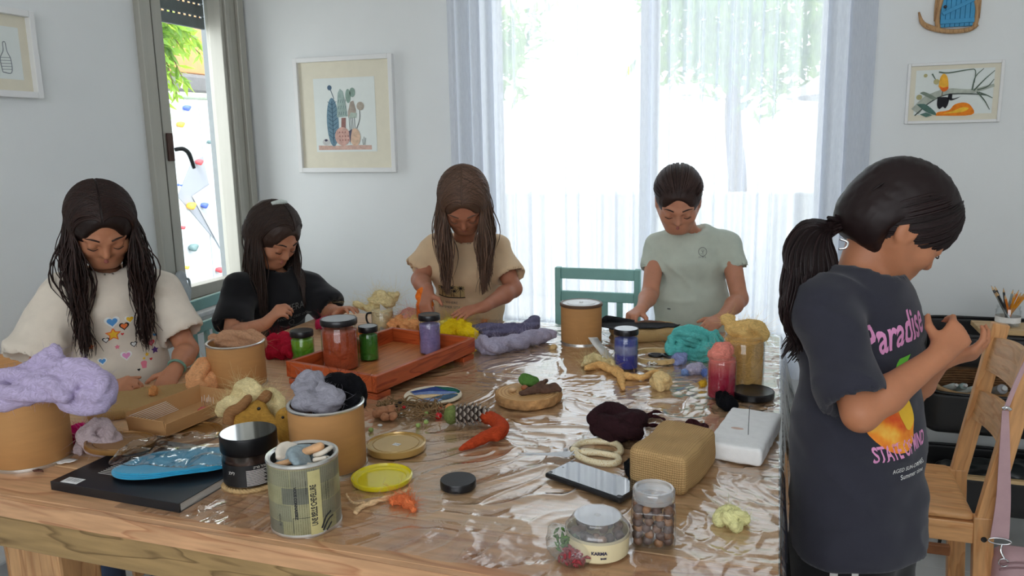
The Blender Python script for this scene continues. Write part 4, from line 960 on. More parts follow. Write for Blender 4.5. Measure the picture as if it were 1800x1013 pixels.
jar('jar of dark green wool beside the rust-red jar in the tray', -1.018, 1.795, TF, 0.026, 0.093, woolmat('wool_green', lin(58, 124, 40)), 'dark green wool packed in the jar in the tray', LIDTOP, seed=3)
jar('jar of lilac wool at the back right of the wooden tray', -0.887, 1.900, TF, 0.030, 0.109, woolmat('wool_violet', lin(146, 130, 178)), 'lilac wool packed in the jar in the tray', seed=4)
jar('open jar of orange wool in front of the girl in beige', -1.055, 2.233, TZ, 0.031, 0.092, woolmat('wool_orange', lin(246, 110, 36)), 'orange wool packed in the open jar', open_top=True, seed=5)
jar('jar of blue wool with a pale-topped black cap before the embroidery hoop', -0.356, 1.952, TZ+0.003, 0.032, 0.106, banded('wool_blue', [(0.0, lin(56, 62, 150)), (0.035, lin(66, 74, 160)), (0.042, lin(150, 156, 190)), (0.058, lin(156, 160, 196)), (0.066, lin(90, 104, 176))]), 'blue and grey wool layered in the capped jar', mat('lid_white_disc', (0.7, 0.72, 0.74, 1), 0.3), seed=6)
jar('open jar of crimson and pink wool at the right of the table', -0.104, 1.775, TZ+0.003, 0.0325, 0.098, banded('wool_pink', [(0.0, lin(170, 36, 62)), (0.05, lin(176, 40, 70)), (0.066, lin(222, 96, 100)), (0.09, lin(240, 140, 124))]), 'crimson and pink wool packed in the open jar', open_top=True, seed=7)
jar('tall open jar of golden yellow wool behind the crimson jar', -0.061, 1.879, TZ+0.003, 0.048, 0.126, woolmat('wool_golden', lin(226, 176, 104)), 'golden yellow wool packed in the tall open jar', open_top=True, seed=8)
# mug jar with handle
jar('cream wool jar mug with a wire handle behind the tray', -1.186, 2.189, TZ, 0.036, 0.070, woolmat('wool_cream_in', lin(224, 204, 160)), 'cream wool coiled inside the jar mug', open_top=True, seed=9, name='jar_mug')
mg = bpy.data.objects['jar_mug']
tube('handle', [(-0.034, 0.0, 0.055), (-0.052, -0.004, 0.052), (-0.056, -0.005, 0.036), (-0.050, -0.004, 0.02), (-0.035, 0, 0.016)], 0.0032, mat('dark_wire', (0.03, 0.03, 0.03, 1), 0.3, metal=0.8), mg)
CREAM = woolmat('wool_cream', lin(230, 212, 160)); D3 = 2.6
wool('wool_tuft', 'fluffy cream wool cloud over the jar mug', 'wool', [(WP([(622, 534), (645, 540), (668, 535), (690, 530)], D3), [0.008, 0.02, 0.03, 0.02]), (WP([(652, 528), (668, 522), (690, 524), (699, 516)], D3), [0.018, 0.025, 0.022, 0.008])], CREAM, tw=2, noise=0.006, nf=700, L=0.04, seed=11)
OR_ = woolmat('wool_orange2', lin(248, 126, 46))
wool('wool_tuft', 'bright orange wool rising from the open jar', 'wool', [([(-1.06, 2.233, TZ+0.08), (-1.062, 2.23, TZ+0.105), (-1.058, 2.235, TZ+0.125), (-1.046, 2.235, TZ+0.138)], [0.026, 0.026, 0.02, 0.01]), ([(-1.04, 2.225, TZ+0.08), (-1.038, 2.225, TZ+0.105)], [0.02, 0.014])], OR_, tw=2, seed=12, nf=120, L=0.008)
for k, (lb, pts, rs, col) in enumerate([('mixed pink wool fluff behind the wooden tray', [(712, 558), (722, 552), (728, 562), (716, 566)], 0.026, (226, 160, 150)), ('loose orange wool fluff behind the wooden tray', [(690, 572), (704, 566), (718, 574), (732, 572)], 0.022, (238, 168, 110)),
                                      ('pale yellow wool fluff beside the open orange jar', [(722, 572), (734, 562), (742, 570)], 0.022, (236, 206, 140)), ('bright yellow wool pile behind the tray corner', [(776, 590), (792, 582), (806, 572), (818, 584), (826, 590)], 0.028, (248, 206, 30)),
                                      ('pale yellow-green wool wisp under the flat hand of the girl in beige', [(778, 572), (792, 570), (806, 566)], 0.018, (226, 212, 110))]):
    wool('wool_tuft', lb, 'wool', [(TP(pts, 0.024), rs)], woolmat('wool_mix%d' % k, lin(*col)), tw=3, noise=0.006, nf=420, L=0.03, seed=13+k, floor=TZ)
wool('wool_hank', 'dark slate-blue wool roving behind the lavender roving', 'wool', [(TP([(832, 580), (860, 578), (890, 577), (920, 580), (935, 572), (940, 566), (928, 572), (900, 582), (850, 588)], 0.02), [0.016, 0.02, 0.02, 0.022, 0.024, 0.022, 0.02, 0.016, 0.012])], woolmat('wool_slate', lin(104, 100, 128)), tw=3, twist=9, seed=20, floor=TZ)
wool('wool_hank', 'pale lavender wool roving lying at the tray corner', 'wool', [(TP([(845, 603), (865, 610), (890, 604), (915, 600), (935, 594), (955, 590), (975, 588)], 0.024), [0.026, 0.028, 0.026, 0.024, 0.026, 0.024, 0.014])], woolmat('wool_lavender', lin(172, 166, 186)), tw=3, twist=9, seed=21, floor=TZ, nf=500, L=0.025)
RED = woolmat('wool_red', lin(176, 26, 50))
wool('wool_tuft', 'crimson wool heap behind the kraft canister and lime jar', 'wool', [(TP([(480, 606), (500, 604), (515, 610), (505, 618)], 0.035), [0.03, 0.036, 0.03, 0.02]), (TP([(475, 618), (495, 620)], 0.02), 0.022)], RED, tw=3, noise=0.005, nf=400, L=0.02, seed=22, floor=TZ)
wool('wool_tuft', 'dark pink wool tuft under the raised hand of the girl in black', 'wool', [(TP([(560, 572), (578, 566), (596, 566)], 0.024), [0.02, 0.026, 0.022])], woolmat('wool_raspberry', lin(176, 40, 76)), tw=3, noise=0.004, nf=200, seed=23, floor=TZ)
wool('wool_tuft', 'pink wool rising from the crimson jar', 'wool', [([(-0.112, 1.775, TZ+0.088), (-0.108, 1.772, TZ+0.108), (-0.098, 1.775, TZ+0.118), (-0.088, 1.778, TZ+0.105)], [0.026, 0.026, 0.02, 0.012])], woolmat('wool_salmon', lin(240, 146, 130)), tw=2, seed=24, nf=160, L=0.01)
wool('wool_tuft', 'golden wool folds rising from the tall jar', 'wool', [([(-0.10, 1.88, TZ+0.145), (-0.075, 1.87, TZ+0.14), (-0.05, 1.875, TZ+0.148), (-0.02, 1.88, TZ+0.135), (-0.03, 1.88, TZ+0.122), (-0.07, 1.87, TZ+0.124)], [0.012, 0.022, 0.024, 0.018, 0.016, 0.02]), ([(-0.09, 1.875, TZ+0.15), (-0.105, 1.885, TZ+0.162), (-0.085, 1.89, TZ+0.166)], [0.014, 0.014, 0.006])], woolmat('wool_gold2', lin(240, 200, 128)), tw=3, seed=25, nf=320, L=0.02)
# turquoise coil
TQ = woolmat('wool_turquoise', lin(98, 190, 184)); c = np.array([-0.205, 2.085, TZ+0.045]); a = np.linspace(0, 4.2*math.pi, 24); rr = 0.012+0.046*a/a[-1]
wool('wool_roll', 'rolled turquoise wool in front of the girl in pale green', 'wool', [([c+np.array([0.96*math.cos(q)*s*1.25, -0.02+0.01*math.sin(q*3), math.sin(q)*s*0.78]) for q, s in zip(a, rr)], 0.0145), ([c+np.array([math.cos(q)*s*1.2, 0.03, math.sin(q)*s*0.75]) for q, s in zip(a, rr)], 0.016)], TQ, tw=2, twist=6, seed=26, floor=TZ, blend=0.1)
for k, (lb, pts, dz, rs, col) in enumerate([('small periwinkle wool puff beside the turquoise roll', [(1190, 634), (1198, 630)], 0.014, 0.019, (150, 160, 208)), ('pale lilac wool puff in front of the turquoise roll', [(1210, 652), (1222, 648), (1232, 650)], 0.013, 0.017, (190, 184, 206)), ('pale blue wool puff left of the lilac puff', [(1200, 656), (1208, 656)], 0.007, 0.010, (140, 168, 220)),
                                            ('blue wool puff against the crimson jar', [(1240, 655), (1246, 660)], 0.010, 0.013, (110, 134, 200)), ('cream wool ball at the end of the peach roving', [(1158, 668), (1166, 674)], 0.020, 0.025, (238, 208, 150)), ('yellow wool button before the crimson jar', [(1234, 676), (1238, 674)], 0.007, 0.010, (236, 190, 60)),
                                            ('pale yellow wool puff at the near right of the table', [(1270, 912), (1288, 905), (1300, 912), (1285, 918)], 0.014, 0.017, (226, 222, 160)), ('small cream wool scrap beside the lavender roving', [(970, 612), (976, 610)], 0.006, 0.008, (230, 196, 140)), ('orange felted ball under the right hand of the girl at the left', [(268, 690), (272, 686)], 0.036, 0.012, (226, 158, 98)), ('orange wool scrap at the far table edge', [(848, 566), (854, 564)], 0.006, 0.008, (230, 160, 110)), ('small orange wool puff between the capped jars', [(630, 588), (636, 586)], 0.02, 0.022, (236, 130, 60))]):
    wool('wool_puff', lb, 'wool', [(TP(pts, dz), rs)], woolmat('wool_puff%d' % k, lin(*col)), tw=2, noise=0.004, nf=160, L=0.012, seed=40+k, floor=TZ, h=0.003, group='small wool puffs on the table')
wool('wool_hank', 'peach and cream wool rovings trailing before the blue jar', 'wool', [(TP([(1030, 648), (1052, 642), (1075, 650), (1092, 660), (1112, 662), (1130, 664), (1145, 656), (1158, 654)], 0.010), [0.008, 0.012, 0.012, 0.011, 0.010, 0.009, 0.008, 0.006]), (TP([(1088, 656), (1092, 668), (1096, 684)], 0.008), [0.010, 0.011, 0.006]), (TP([(1068, 650), (1086, 650), (1098, 660)], 0.012), [0.010, 0.009, 0.006])], woolmat('wool_peach2', lin(240, 188, 120)), tw=3, twist=14, seed=60, floor=TZ, h=0.0028, noise=0.001)
wool('wool_tuft', 'cream wool wisp left of the blue jar', 'wool', [(TP([(1026, 640), (1045, 632), (1066, 636), (1082, 646)], 0.012), [0.012, 0.016, 0.016, 0.010])], CREAM, tw=2, noise=0.005, nf=400, L=0.03, seed=61, floor=TZ)
wool('wool_ball', 'large dark plum-brown wool ball in the middle of the table', 'wool', [(TP([(1050, 745), (1070, 735), (1090, 738), (1112, 745), (1105, 752), (1080, 752), (1060, 748)], 0.034), [0.026, 0.034, 0.034, 0.034, 0.030, 0.032, 0.026])], woolmat('wool_plum', lin(48, 26, 30), 0.3), tw=3, twist=5, seed=62, floor=TZ, nf=300, L=0.01)
PLUM2 = woolmat('wool_plum2', lin(62, 30, 34), 0.3)
wool('wool_strands', 'loose plum-brown strands trailing from the dark wool ball', 'wool', [(TP([(1125, 742), (1145, 732), (1165, 736), (1174, 744)], 0.006), [0.008, 0.005, 0.004, 0.002]), (TP([(1125, 746), (1150, 748), (1180, 744)], 0.006), [0.008, 0.005, 0.002]), (TP([(1125, 742), (1150, 724), (1170, 728)], 0.010), [0.006, 0.005, 0.002])], PLUM2, tw=2, twist=10, seed=63, floor=TZ, h=0.002, nf=60, noise=0.0005)
wool('wool_tuft', 'black wool tuft before the crimson jar', 'wool', [([T(1268, 698, 0.012), T(1280, 710, 0.014), T(1292, 716, 0.008)], [0.018, 0.02, 0.012])], BLACKW, tw=3, noise=0.003, nf=200, L=0.012, seed=64, floor=TZ)
wool('wool_tuft', 'black wool tuft at the left of the burlap block', 'wool', [([T(1106, 815, 0.014), T(1114, 826, 0.016), T(1124, 836, 0.016)], [0.012, 0.018, 0.018])], BLACKW, tw=3, noise=0.002, nf=160, L=0.008, seed=65, floor=TZ)
wool('wool_curls', 'dark brown wool curls behind the burlap block', 'wool', [([T(1208, 752, 0.03), T(1214, 742, 0.036), T(1224, 746, 0.03), T(1236, 752, 0.03), T(1244, 764, 0.024), T(1246, 775, 0.012)], [0.008, 0.008, 0.01, 0.010, 0.010, 0.008]), ([T(1210, 756, 0.014), T(1225, 758, 0.016), T(1240, 768, 0.012)], 0.012)], PLUM2, tw=2, twist=8, seed=66, floor=TZ, h=0.0026, nf=120, L=0.008)
YH = mat('yellow_handle', lin(236, 170, 30), 0.35)
o = tag(tube('tool_handle', [T(1236, 782, 0.012)-T(1236, 782, 0), T(1252, 772, 0.012)-T(1236, 782, 0)], 0.008, YH, None, 12), 'yellow tool handle between the burlap and white foam blocks', 'tool'); o.location = T(1236, 782, 0)
wool('wool_strands', 'cream and orange wool threads before the yellow tub lid', 'wool', [(TP([(626, 894), (650, 886), (680, 876), (705, 868), (722, 858)], 0.006), [0.004, 0.005, 0.006, 0.005, 0.003]), (TP([(608, 868), (620, 884), (650, 884)], 0.004), [0.003, 0.003, 0.003]), (TP([(625, 902), (640, 890), (668, 880)], 0.004), [0.005, 0.005, 0.004])], woolmat('wool_thread', lin(232, 196, 150)), tw=2, twist=16, seed=67, floor=TZ, h=0.0018, nf=80, noise=0.0006)
wool('wool_tuft', 'orange wool wisp before the yellow tub lid', 'wool', [(TP([(690, 882), (708, 878), (720, 884), (730, 896)], 0.008), [0.008, 0.012, 0.010, 0.005])], woolmat('wool_wisp', lin(240, 132, 80)), tw=3, noise=0.004, nf=300, L=0.02, seed=68, floor=TZ, h=0.0025)

# ------------------------------------------------------------------ wooden tray and the felted things
CEDAR = wood('cedar', lin(190, 88, 44), lin(150, 56, 24), 'Y', 1.3, 0.35, True, lin(90, 36, 18)); CEDARX = wood('cedar_x', lin(190, 88, 44), lin(150, 56, 24), 'X', 1.3, 0.35, True, lin(90, 36, 18))
CEDARF = wood('cedar_floor', lin(206, 128, 72), lin(176, 96, 50), 'Y', 1.2, 0.4, False)
tr = thing('wooden_tray', 'reddish wooden tray on corner feet holding three capped wool jars', 'tray', (-0.960, 1.776, TZ), R(-12.1))
hw, hl = 0.146, 0.207
for k in range(3): box('floor_board', (0.0915, 2*hl-0.026, 0.005), (-0.092+0.092*k, 0, 0.0175), CEDARF, tr, bev=0.0008)
for s in (-1, 1):
    box('side_wall', (0.014, 2*hl, 0.040), (s*(hw-0.007), 0, 0.039), CEDAR, tr, bev=0.0015); box('end_wall', (2*hw-0.029, 0.014, 0.040), (0, s*(hl-0.007), 0.039), CEDARX, tr, bev=0.0015)
    for q in (-1, 1): box('foot', (0.035, 0.05, 0.0145), (s*(hw-0.02), q*(hl-0.028), 0.00725), CEDAR, tr, bev=0.0015)
def fuzzobj(o, m, n, L, seed):
    me = o.data; V = np.array([v.co for v in me.vertices]); Q = np.array([p.vertices[:] for p in me.polygons if len(p.vertices) == 4]); fuzz(V, Q, m, o, n, L, seed, 0.0002)
# felt fox
FOX = woolmat('fox_felt', lin(176, 66, 34)); fx = thing('felt_fox', 'rust-orange needle-felted fox body lying on its side', 'felt animal', T(855, 765))
O = np.array(fx.location); S = SDF((-0.16, -0.16, -0.005), (0.12, 0.16, 0.08), 0.0024)
def fp(px, py, dz): return T(px, py, dz)-O
tail = catmull([fp(808, 790, 0.007), fp(830, 780, 0.013), fp(850, 770, 0.017), fp(868, 762, 0.018)], 6); tr_ = np.interp(np.linspace(0, 1, len(tail)), [0, .3, .7, 1], [0.003, 0.008, 0.0105, 0.011])
for i in range(len(tail)-1): S.cap(tail[i], tail[i+1], tr_[i], tr_[i+1], k=0.004)
bd = catmull([fp(872, 765, 0.018), fp(882, 752, 0.020), fp(868, 738, 0.020), fp(850, 733, 0.018)], 6); br_ = np.interp(np.linspace(0, 1, len(bd)), [0, .4, 1], [0.012, 0.0135, 0.010])
for i in range(len(bd)-1): S.cap(bd[i], bd[i+1], br_[i], br_[i+1], k=0.006)
S.cap(fp(848, 732, 0.02), fp(826, 727, 0.026), 0.009, 0.003, k=0.006); S.cap(fp(850, 732, 0.024), fp(866, 727, 0.028), 0.007, 0.004, k=0.005); S.cap(fp(845, 735, 0.012), fp(830, 738, 0.014), 0.006, 0.004, k=0.005)
S.plane((0, 0, 0.0005), (0, 0, -1)); o = sdf_obj('body', S, FOX, fx, 1, [(0.0008, 160, 3)]); fuzzobj(o, FOX, 260, 0.005, 1)
# wood slice with bark piece, felt stone and nuts
sl = thing('wood_slice', 'round wood slice with bark edge in the middle of the table', 'wood slice', (-0.520, 1.628, TZ+0.004), 0.3)
def slicemat():
    m, t, b = newmat('end_grain'); tc = t.add('ShaderNodeTexCoord'); nz = t.add('ShaderNodeTexNoise', i_Scale=18.0); t.link(tc.outputs['Object'], nz.inputs[0])
    w = t.add('ShaderNodeTexWave', i_Scale=38.0, i_Distortion=2.0); w.wave_type = 'RINGS'; w.rings_direction = 'Z'; t.link(tc.outputs['Object'], w.inputs[0])
    r = ramp(t, w.outputs[0], [(0, lin(206, 164, 108)), (0.8, lin(196, 150, 94)), (1, lin(170, 120, 70))]); t.link(r.outputs[0], b.inputs['Base Color']); b.inputs['Roughness'].default_value = 0.7; return m
n = 64; a = np.arange(n)*2*math.pi/n; rr = 0.071*(1+0.05*np.sin(2*a+1)+0.03*np.sin(3*a)+0.015*np.sin(7*a))
V = []; F = []
for r_, z in ((0.0, 0.0225), (0.97, 0.0225), (1.0, 0.021)): V += [(rr[k]*r_*math.cos(a[k]), rr[k]*r_*math.sin(a[k]), z) for k in range(n)]
for j in range(2): F += [(j*n+k, j*n+(k+1) % n, (j+1)*n+(k+1) % n, (j+1)*n+k) for k in range(n)]
pydata('cut_face', V, F, slicemat(), sl, False)
V = []; F = []
for f_, z in ((0.97, 0.0), (1.01, 0.002), (1.035, 0.011), (1.01, 0.020), (0.985, 0.0224), (0.9, 0.0)): V += [(rr[k]*(f_+0.012*math.sin(k*5.1+z*300))*math.cos(a[k]), rr[k]*(f_+0.012*math.sin(k*5.1+z*300))*math.sin(a[k]), z) for k in range(n)]
for j in range(4): F += [(j*n+k, j*n+(k+1) % n, (j+1)*n+(k+1) % n, (j+1)*n+k) for k in range(n)]
F += [tuple(range(n))[::-1]]
pydata('bark_edge', V, F, mat('bark_edge', lin(176, 132, 84), 0.9, 0.45, 40, 1.0, 90), sl, False)
BARKP = mat('bark_piece', lin(92, 66, 52), 0.95, 0.35, 60, 1.0, 120); S = SDF((-0.06, -0.04, -0.005), (0.06, 0.04, 0.05), 0.0026)
S.cap((-0.045, -0.012, 0.006), (0.03, 0.01, 0.010), 0.006, 0.010, k=0.004); S.cap((-0.02, 0, 0.008), (0.012, 0.012, 0.026), 0.008, 0.005, k=0.004); S.cap((0, 0.0, 0.01), (0.042, 0.004, 0.006), 0.009, 0.006, k=0.004); S.cap((-0.03, -0.006, 0.01), (-0.005, 0.0, 0.018), 0.006, 0.005, k=0.003)
S.plane((0, 0, 0.0005), (0, 0, -1)); o = sdf_obj('bark_piece', S, BARKP, None, 0, [(0.0025, 130, 5)]); o.location = (-0.487, 1.620, TZ+0.0268); o.rotation_euler = (0, 0, 0.35); tag(o, 'dark rough bark piece on the wood slice', 'bark')
FG = woolmat('felt_green', lin(84, 124, 58)); S = SDF((-0.04, -0.04, -0.005), (0.04, 0.04, 0.05), 0.0026); S.ell((0, 0, 0.013), (0.024, 0.017, 0.013)); S.ell((-0.012, 0, 0.018), (0.012, 0.012, 0.012), k=0.01); S.plane((0, 0, 0.0005), (0, 0, -1))
o = sdf_obj('felt_stone', S, FG, None, 1, [(0.001, 120, 2)]); o.location = (-0.528, 1.664, TZ+0.0268); tag(o, 'green felted stone behind the bark piece on the wood slice', 'felt stone')
for k, (x, y, s, c, lb) in enumerate([(-0.552, 1.612, 0.0075, (190, 156, 116), 'small tan nut on the left of the wood slice'), (-0.530, 1.632, 0.0065, (150, 86, 50), 'small reddish nut beside the green felted stone')]):
    S = SDF((-.015,)*3, (.015,)*3, 0.0015); S.ell((0, 0, 0), (s*1.3, s, s)); S.cap((s, 0, 0), (s*1.5, 0, 0), s*0.4, s*0.1, k=0.003); o = sdf_obj('nut', S, mat('nut%d' % k, lin(*c), 0.45, 0.15, 60), None, 1); o.location = (x, y, TZ+0.0268+s); tag(o, lb, 'nut')
# round felted landscape
fd = thing('felted_picture', 'round felted seascape picture lying beside the tray corner', 'felt picture', (-0.745, 1.600, TZ+0.004), R(20))
lathe('felt_disc', [(0, 0), (0.066, 0), (0.068, 0.002), (0.067, 0.005), (0, 0.0055)], mat('felt_cream', lin(222, 210, 186), 0.95, 0.08, 40, 0.4, 300), fd, 48)
for k, (pts, c) in enumerate([([(-0.055, 0.02), (0.0, 0.052), (0.05, 0.036), (0.06, 0.01), (0.0, 0.022), (-0.04, 0.012)], (50, 70, 130)), ([(0.0, 0.055), (0.05, 0.038), (0.062, 0.005), (0.045, 0.012), (0.02, 0.034)], (34, 96, 84)), ([(-0.05, 0.008), (0.0, 0.020), (0.055, 0.008), (0.03, -0.004), (-0.03, -0.01)], (120, 140, 186)), ([(-0.052, -0.01), (-0.02, -0.006), (0.02, -0.01), (-0.01, -0.03), (-0.035, -0.034)], (226, 196, 150)), ([(0.0, -0.03), (0.03, -0.012), (0.058, -0.008), (0.05, -0.028), (0.03, -0.046)], (70, 96, 120)), ([(-0.03, -0.045), (0.0, -0.034), (0.025, -0.048), (0.0, -0.060)], (140, 156, 190))]):
    _c = catmull([(x, y, 0) for x, y in pts+[pts[0]]], 5); sheet('felt_patch', [(p[0], p[1]) for p in _c[:-1]], lambda P, k=k: 0.0062+0.0003*k+0.0006*fbm(P, 90, 3), woolmat('felt_patch%d' % k, lin(*c)), fd, thick=0.001)
# pine cone with felt at one end
pc = thing('pine_cone', 'grey-tipped pine cone with a green felted end', 'pine cone', T(823, 728, 0.026)); CONE = mat('cone_scale', lin(70, 56, 48), 0.8, 0.3, 90, 0.3, 300)
def conemat():
    m, t, b = newmat('cone_scale_tip'); tc = t.add('ShaderNodeTexCoord'); s = t.add('ShaderNodeSeparateXYZ'); t.link(tc.outputs['Object'], s.inputs[0])
    r = ramp(t, s.outputs[0], [(0.0, lin(48, 38, 34)), (0.0065, lin(60, 48, 42)), (0.009, lin(176, 164, 152))]); t.link(r.outputs[0], b.inputs['Base Color']); b.inputs['Roughness'].default_value = 0.8; return m
CT = conemat(); pc.rotation_euler = (0, 0, R(20))
bm = bmesh.new()
for x, y, z in [(0, 0.0035, 0), (0.005, 0.005, 0.0008), (0.011, 0.0045, 0.002), (0.0135, 0.0, 0.004), (0.011, -0.0045, 0.002), (0.005, -0.005, 0.0008), (0, -0.0035, 0)]: bm.verts.new((x, y, z))
bm.faces.new(bm.verts[:]); bmesh.ops.solidify(bm, geom=bm.faces[:], thickness=0.0022); SCM = bpy.data.meshes.new('scale'); bm.to_mesh(SCM); bm.free(); SCM.materials.append(CT)
lathe('core', [(0, -0.034), (0.010, -0.03), (0.016, -0.015), (0.017, 0.0), (0.013, 0.018), (0.006, 0.032), (0, 0.036)], CONE, pc, 20).rotation_euler = (0, R(90), 0)
k = 0
for ring in range(9):
    x = -0.030+ring*0.0080; rad = 0.012*math.sqrt(max(0.08, 1-((x+0.006)/0.042)**2)); nn = 9
    for j in range(nn):
        a = 2*math.pi*(j+0.5*(ring % 2))/nn; o = bpy.data.objects.new('scale', SCM); COL.objects.link(o); o.parent = pc
        d = Vector((0.42 if x < 0.02 else 0.8, math.cos(a), math.sin(a))).normalized(); u = Vector((1, 0, 0)).cross(d).normalized(); w = d.cross(u)
        o.matrix_local = Matrix(((d.x, u.x, w.x, x), (d.y, u.y, w.y, rad*math.cos(a)), (d.z, u.z, w.z, rad*math.sin(a)), (0, 0, 0, 1)))
        s = 0.75+0.45*math.sqrt(max(0.05, 1-(x/0.045)**2)); o.scale = (s, s, s)
S = SDF((-0.07, -0.04, -0.03), (0, 0.04, 0.04), 0.0026); S.ell((-0.036, 0, 0), (0.015, 0.022, 0.021)); sdf_obj('felt_end', S, woolmat('felt_moss', lin(112, 124, 70)), pc, 1, [(0.001, 120, 2)])
S = SDF((-0.08, -0.04, -0.03), (0, 0.04, 0.05), 0.0026); S.ell((-0.038, 0.004, 0.013), (0.010, 0.014, 0.009)); sdf_obj('felt_face', S, woolmat('felt_orange', lin(204, 138, 90)), pc, 1, [(0.001, 120, 2)])
# dried wreath
wr = thing('dried_wreath', 'wreath of dried twigs with red and green berries beside the gold lid', 'wreath', T(725, 728)); rg = np.random.default_rng(3); O = np.array(wr.location); TW = mat('twig', lin(136, 106, 70), 0.85, 0.35, 40)
paths = []
for k in range(80):
    a0 = rg.uniform(0, 6.28); da = rg.uniform(0.6, 1.6)*rg.choice([-1, 1]); r0 = 0.050+rg.normal()*0.010
    paths.append(catmull([(1.25*(r0+rg.normal()*0.006)*math.cos(a0+da*s), 0.72*(r0+rg.normal()*0.006)*math.sin(a0+da*s), max(0.002, 0.012+rg.normal()*0.007)) for s in (0, .25, .5, .75, 1)], 4))
for k in range(26):
    a0 = rg.uniform(0, 6.28); p = np.array([1.25*0.05*math.cos(a0), 0.72*0.05*math.sin(a0), 0.012]); d = np.array([math.cos(a0)*1.2+rg.normal()*0.5, math.sin(a0)+rg.normal()*0.5, rg.uniform(-0.1, 0.5)]); d /= np.linalg.norm(d)
    q = p+d*rg.uniform(0.015, 0.04); q[2] = max(0.002, q[2]); paths.append(np.array([p, (p+q)/2+rg.normal(size=3)*0.003, q]))
v, f = tubes(paths, [(0.0015, 0.0008)]*len(paths), 4); v[:, 2] = np.maximum(v[:, 2], 0.0005); tag(pydata('twigs', v, f, TW, wr), kind='stuff')
BM_ = {'red': mat('berry_red', lin(190, 20, 30), 0.25), 'green': mat('berry_green', lin(150, 172, 96), 0.5, 0.15, 80), 'brown': mat('dried_brown', lin(176, 122, 88), 0.9, 0.3, 60, 0.6, 150), 'black': mat('dried_black', lin(40, 36, 36), 0.7)}
for px, py, dz, s, c, nm in [(771, 731, 0.008, 0.0080, 'red', 'berry'), (773, 720, 0.010, 0.0062, 'red', 'berry'), (710, 716, 0.016, 0.004, 'red', 'berry'), (749, 727, 0.014, 0.0058, 'green', 'berry'), (749, 742, 0.010, 0.0055, 'green', 'berry'), (735, 748, 0.007, 0.0055, 'green', 'berry'), (652, 756, 0.006, 0.0055, 'green', 'berry'), (704, 706, 0.014, 0.007, 'black', 'seed_pod'), (698, 712, 0.012, 0.006, 'black', 'seed_pod')]:
    S = SDF((-.013,)*3, (.013,)*3, 0.0013); S.ell((0, 0, 0), (s, s, s*0.95)); S.ell((0, 0, s*1.1), (s*0.35, s*0.35, s*0.3), k=0.001, op='-'); o = sdf_obj(nm, S, BM_[c], wr, 1); o.location = T(px, py, dz)-O
for px, py, dz, s in [(668, 726, 0.015, 0.017), (684, 722, 0.016, 0.015), (690, 732, 0.012, 0.012), (676, 734, 0.011, 0.011)]:
    S = SDF((-.04,)*3, (.04,)*3, 0.003); S.ell((0, 0, 0), (s, s*0.8, s*0.75)); S.ell((s*0.5, 0, s*0.4), (s*0.6, s*0.5, s*0.4), k=0.004); o = sdf_obj('dried_flower', S, BM_['brown'], wr, 0, [(0.004, 90, int(px))]); o.location = T(px, py, dz)-O
for px, py in ((706, 728), (668, 748)):
    S = SDF((-.013,)*3, (.013,)*3, 0.0016); S.ell((0, 0, 0), (0.006, 0.004, 0.003)); o = sdf_obj('white_petal', S, bpy.data.materials['paper_white'], wr, 1); o.location = T(px, py, 0.004)-O
# felted llama on cream fluff
LL = thing('felt_goat', 'ochre felted goat head with brown horns resting on cream wool', 'felt animal', T(445, 752)); O = np.array(LL.location); OCH = woolmat('felt_ochre', lin(176, 132, 58)); HORN = woolmat('felt_horn', lin(150, 108, 70)); def_ = lambda px, py, d: at(px, py, d)-O
d0 = 1.62; S = SDF((-0.09, -0.07, -0.01), (0.13, 0.09, 0.13), 0.003)
S.ell(def_(437, 742, d0), (0.032, 0.032, 0.036)); S.cap(def_(455, 727, d0), def_(470, 738, d0-0.03), 0.020, 0.012, k=0.012); S.cap(def_(470, 738, d0-.03), def_(484, 746, d0-0.04), 0.012, 0.009, k=0.008); S.ell(def_(452, 718, d0), (0.017, 0.016, 0.016), k=0.01); S.plane((0, 0, 0.0005), (0, 0, -1))
o = sdf_obj('head', S, OCH, LL, 1, [(0.0015, 90, 2)]); fuzzobj(o, OCH, 260, 0.007, 3)
v, f = tubes([catmull([def_(402, 745, d0-.02), def_(405, 726, d0-.02), def_(420, 718, d0-.02), def_(432, 706, d0-.02), def_(440, 696, d0-.01)], 6)], [np.interp(np.linspace(0, 1, 25), [0, .5, .9, 1], [0.013, 0.011, 0.009, 0.004])], 14); pydata('horn', v, f, HORN, LL)
v, f = tubes([catmull([def_(448, 714, d0+.02), def_(458, 706, d0+.02), def_(468, 696, d0+.02), def_(471, 687, d0+.02)], 6)], [np.interp(np.linspace(0, 1, 19), [0, .6, .9, 1], [0.008, 0.012, 0.010, 0.005])], 14); pydata('horn', v, f, HORN, LL)
EYB = mat('eye_black', (0.01, 0.008, 0.008, 1), 0.2)
for px, py, s in ((455, 719, 0.004), (464, 730, 0.003), (472, 735, 0.003)):
    S = SDF((-.008,)*3, (.008,)*3, 0.001); S.ell((0, 0, 0), (s, s, s)); o = sdf_obj('eye' if s > .0035 else 'nostril', S, EYB, LL, 1); o.location = def_(px, py, d0-0.034 if s < .0035 else d0-.018)
wool('wool_tuft', 'cream wool fluff behind the felted goat', 'wool', [(WP([(396, 728), (412, 708), (432, 694), (452, 696), (478, 708), (486, 730)], 1.67), [0.026, 0.032, 0.036, 0.034, 0.030, 0.022]), (WP([(430, 690), (434, 680)], 1.67), [0.014, 0.005]), (WP([(440, 740), (470, 735)], 1.68), 0.034)], CREAM, tw=2, noise=0.004, nf=900, L=0.022, seed=71, floor=TZ)
f2 = thing('felt_chick', 'small ochre felted chick between the goat and the large canister', 'felt animal', T(508, 782)); O = np.array(f2.location); S = SDF((-.04, -.04, -.005), (.04, .04, .09), 0.0026)
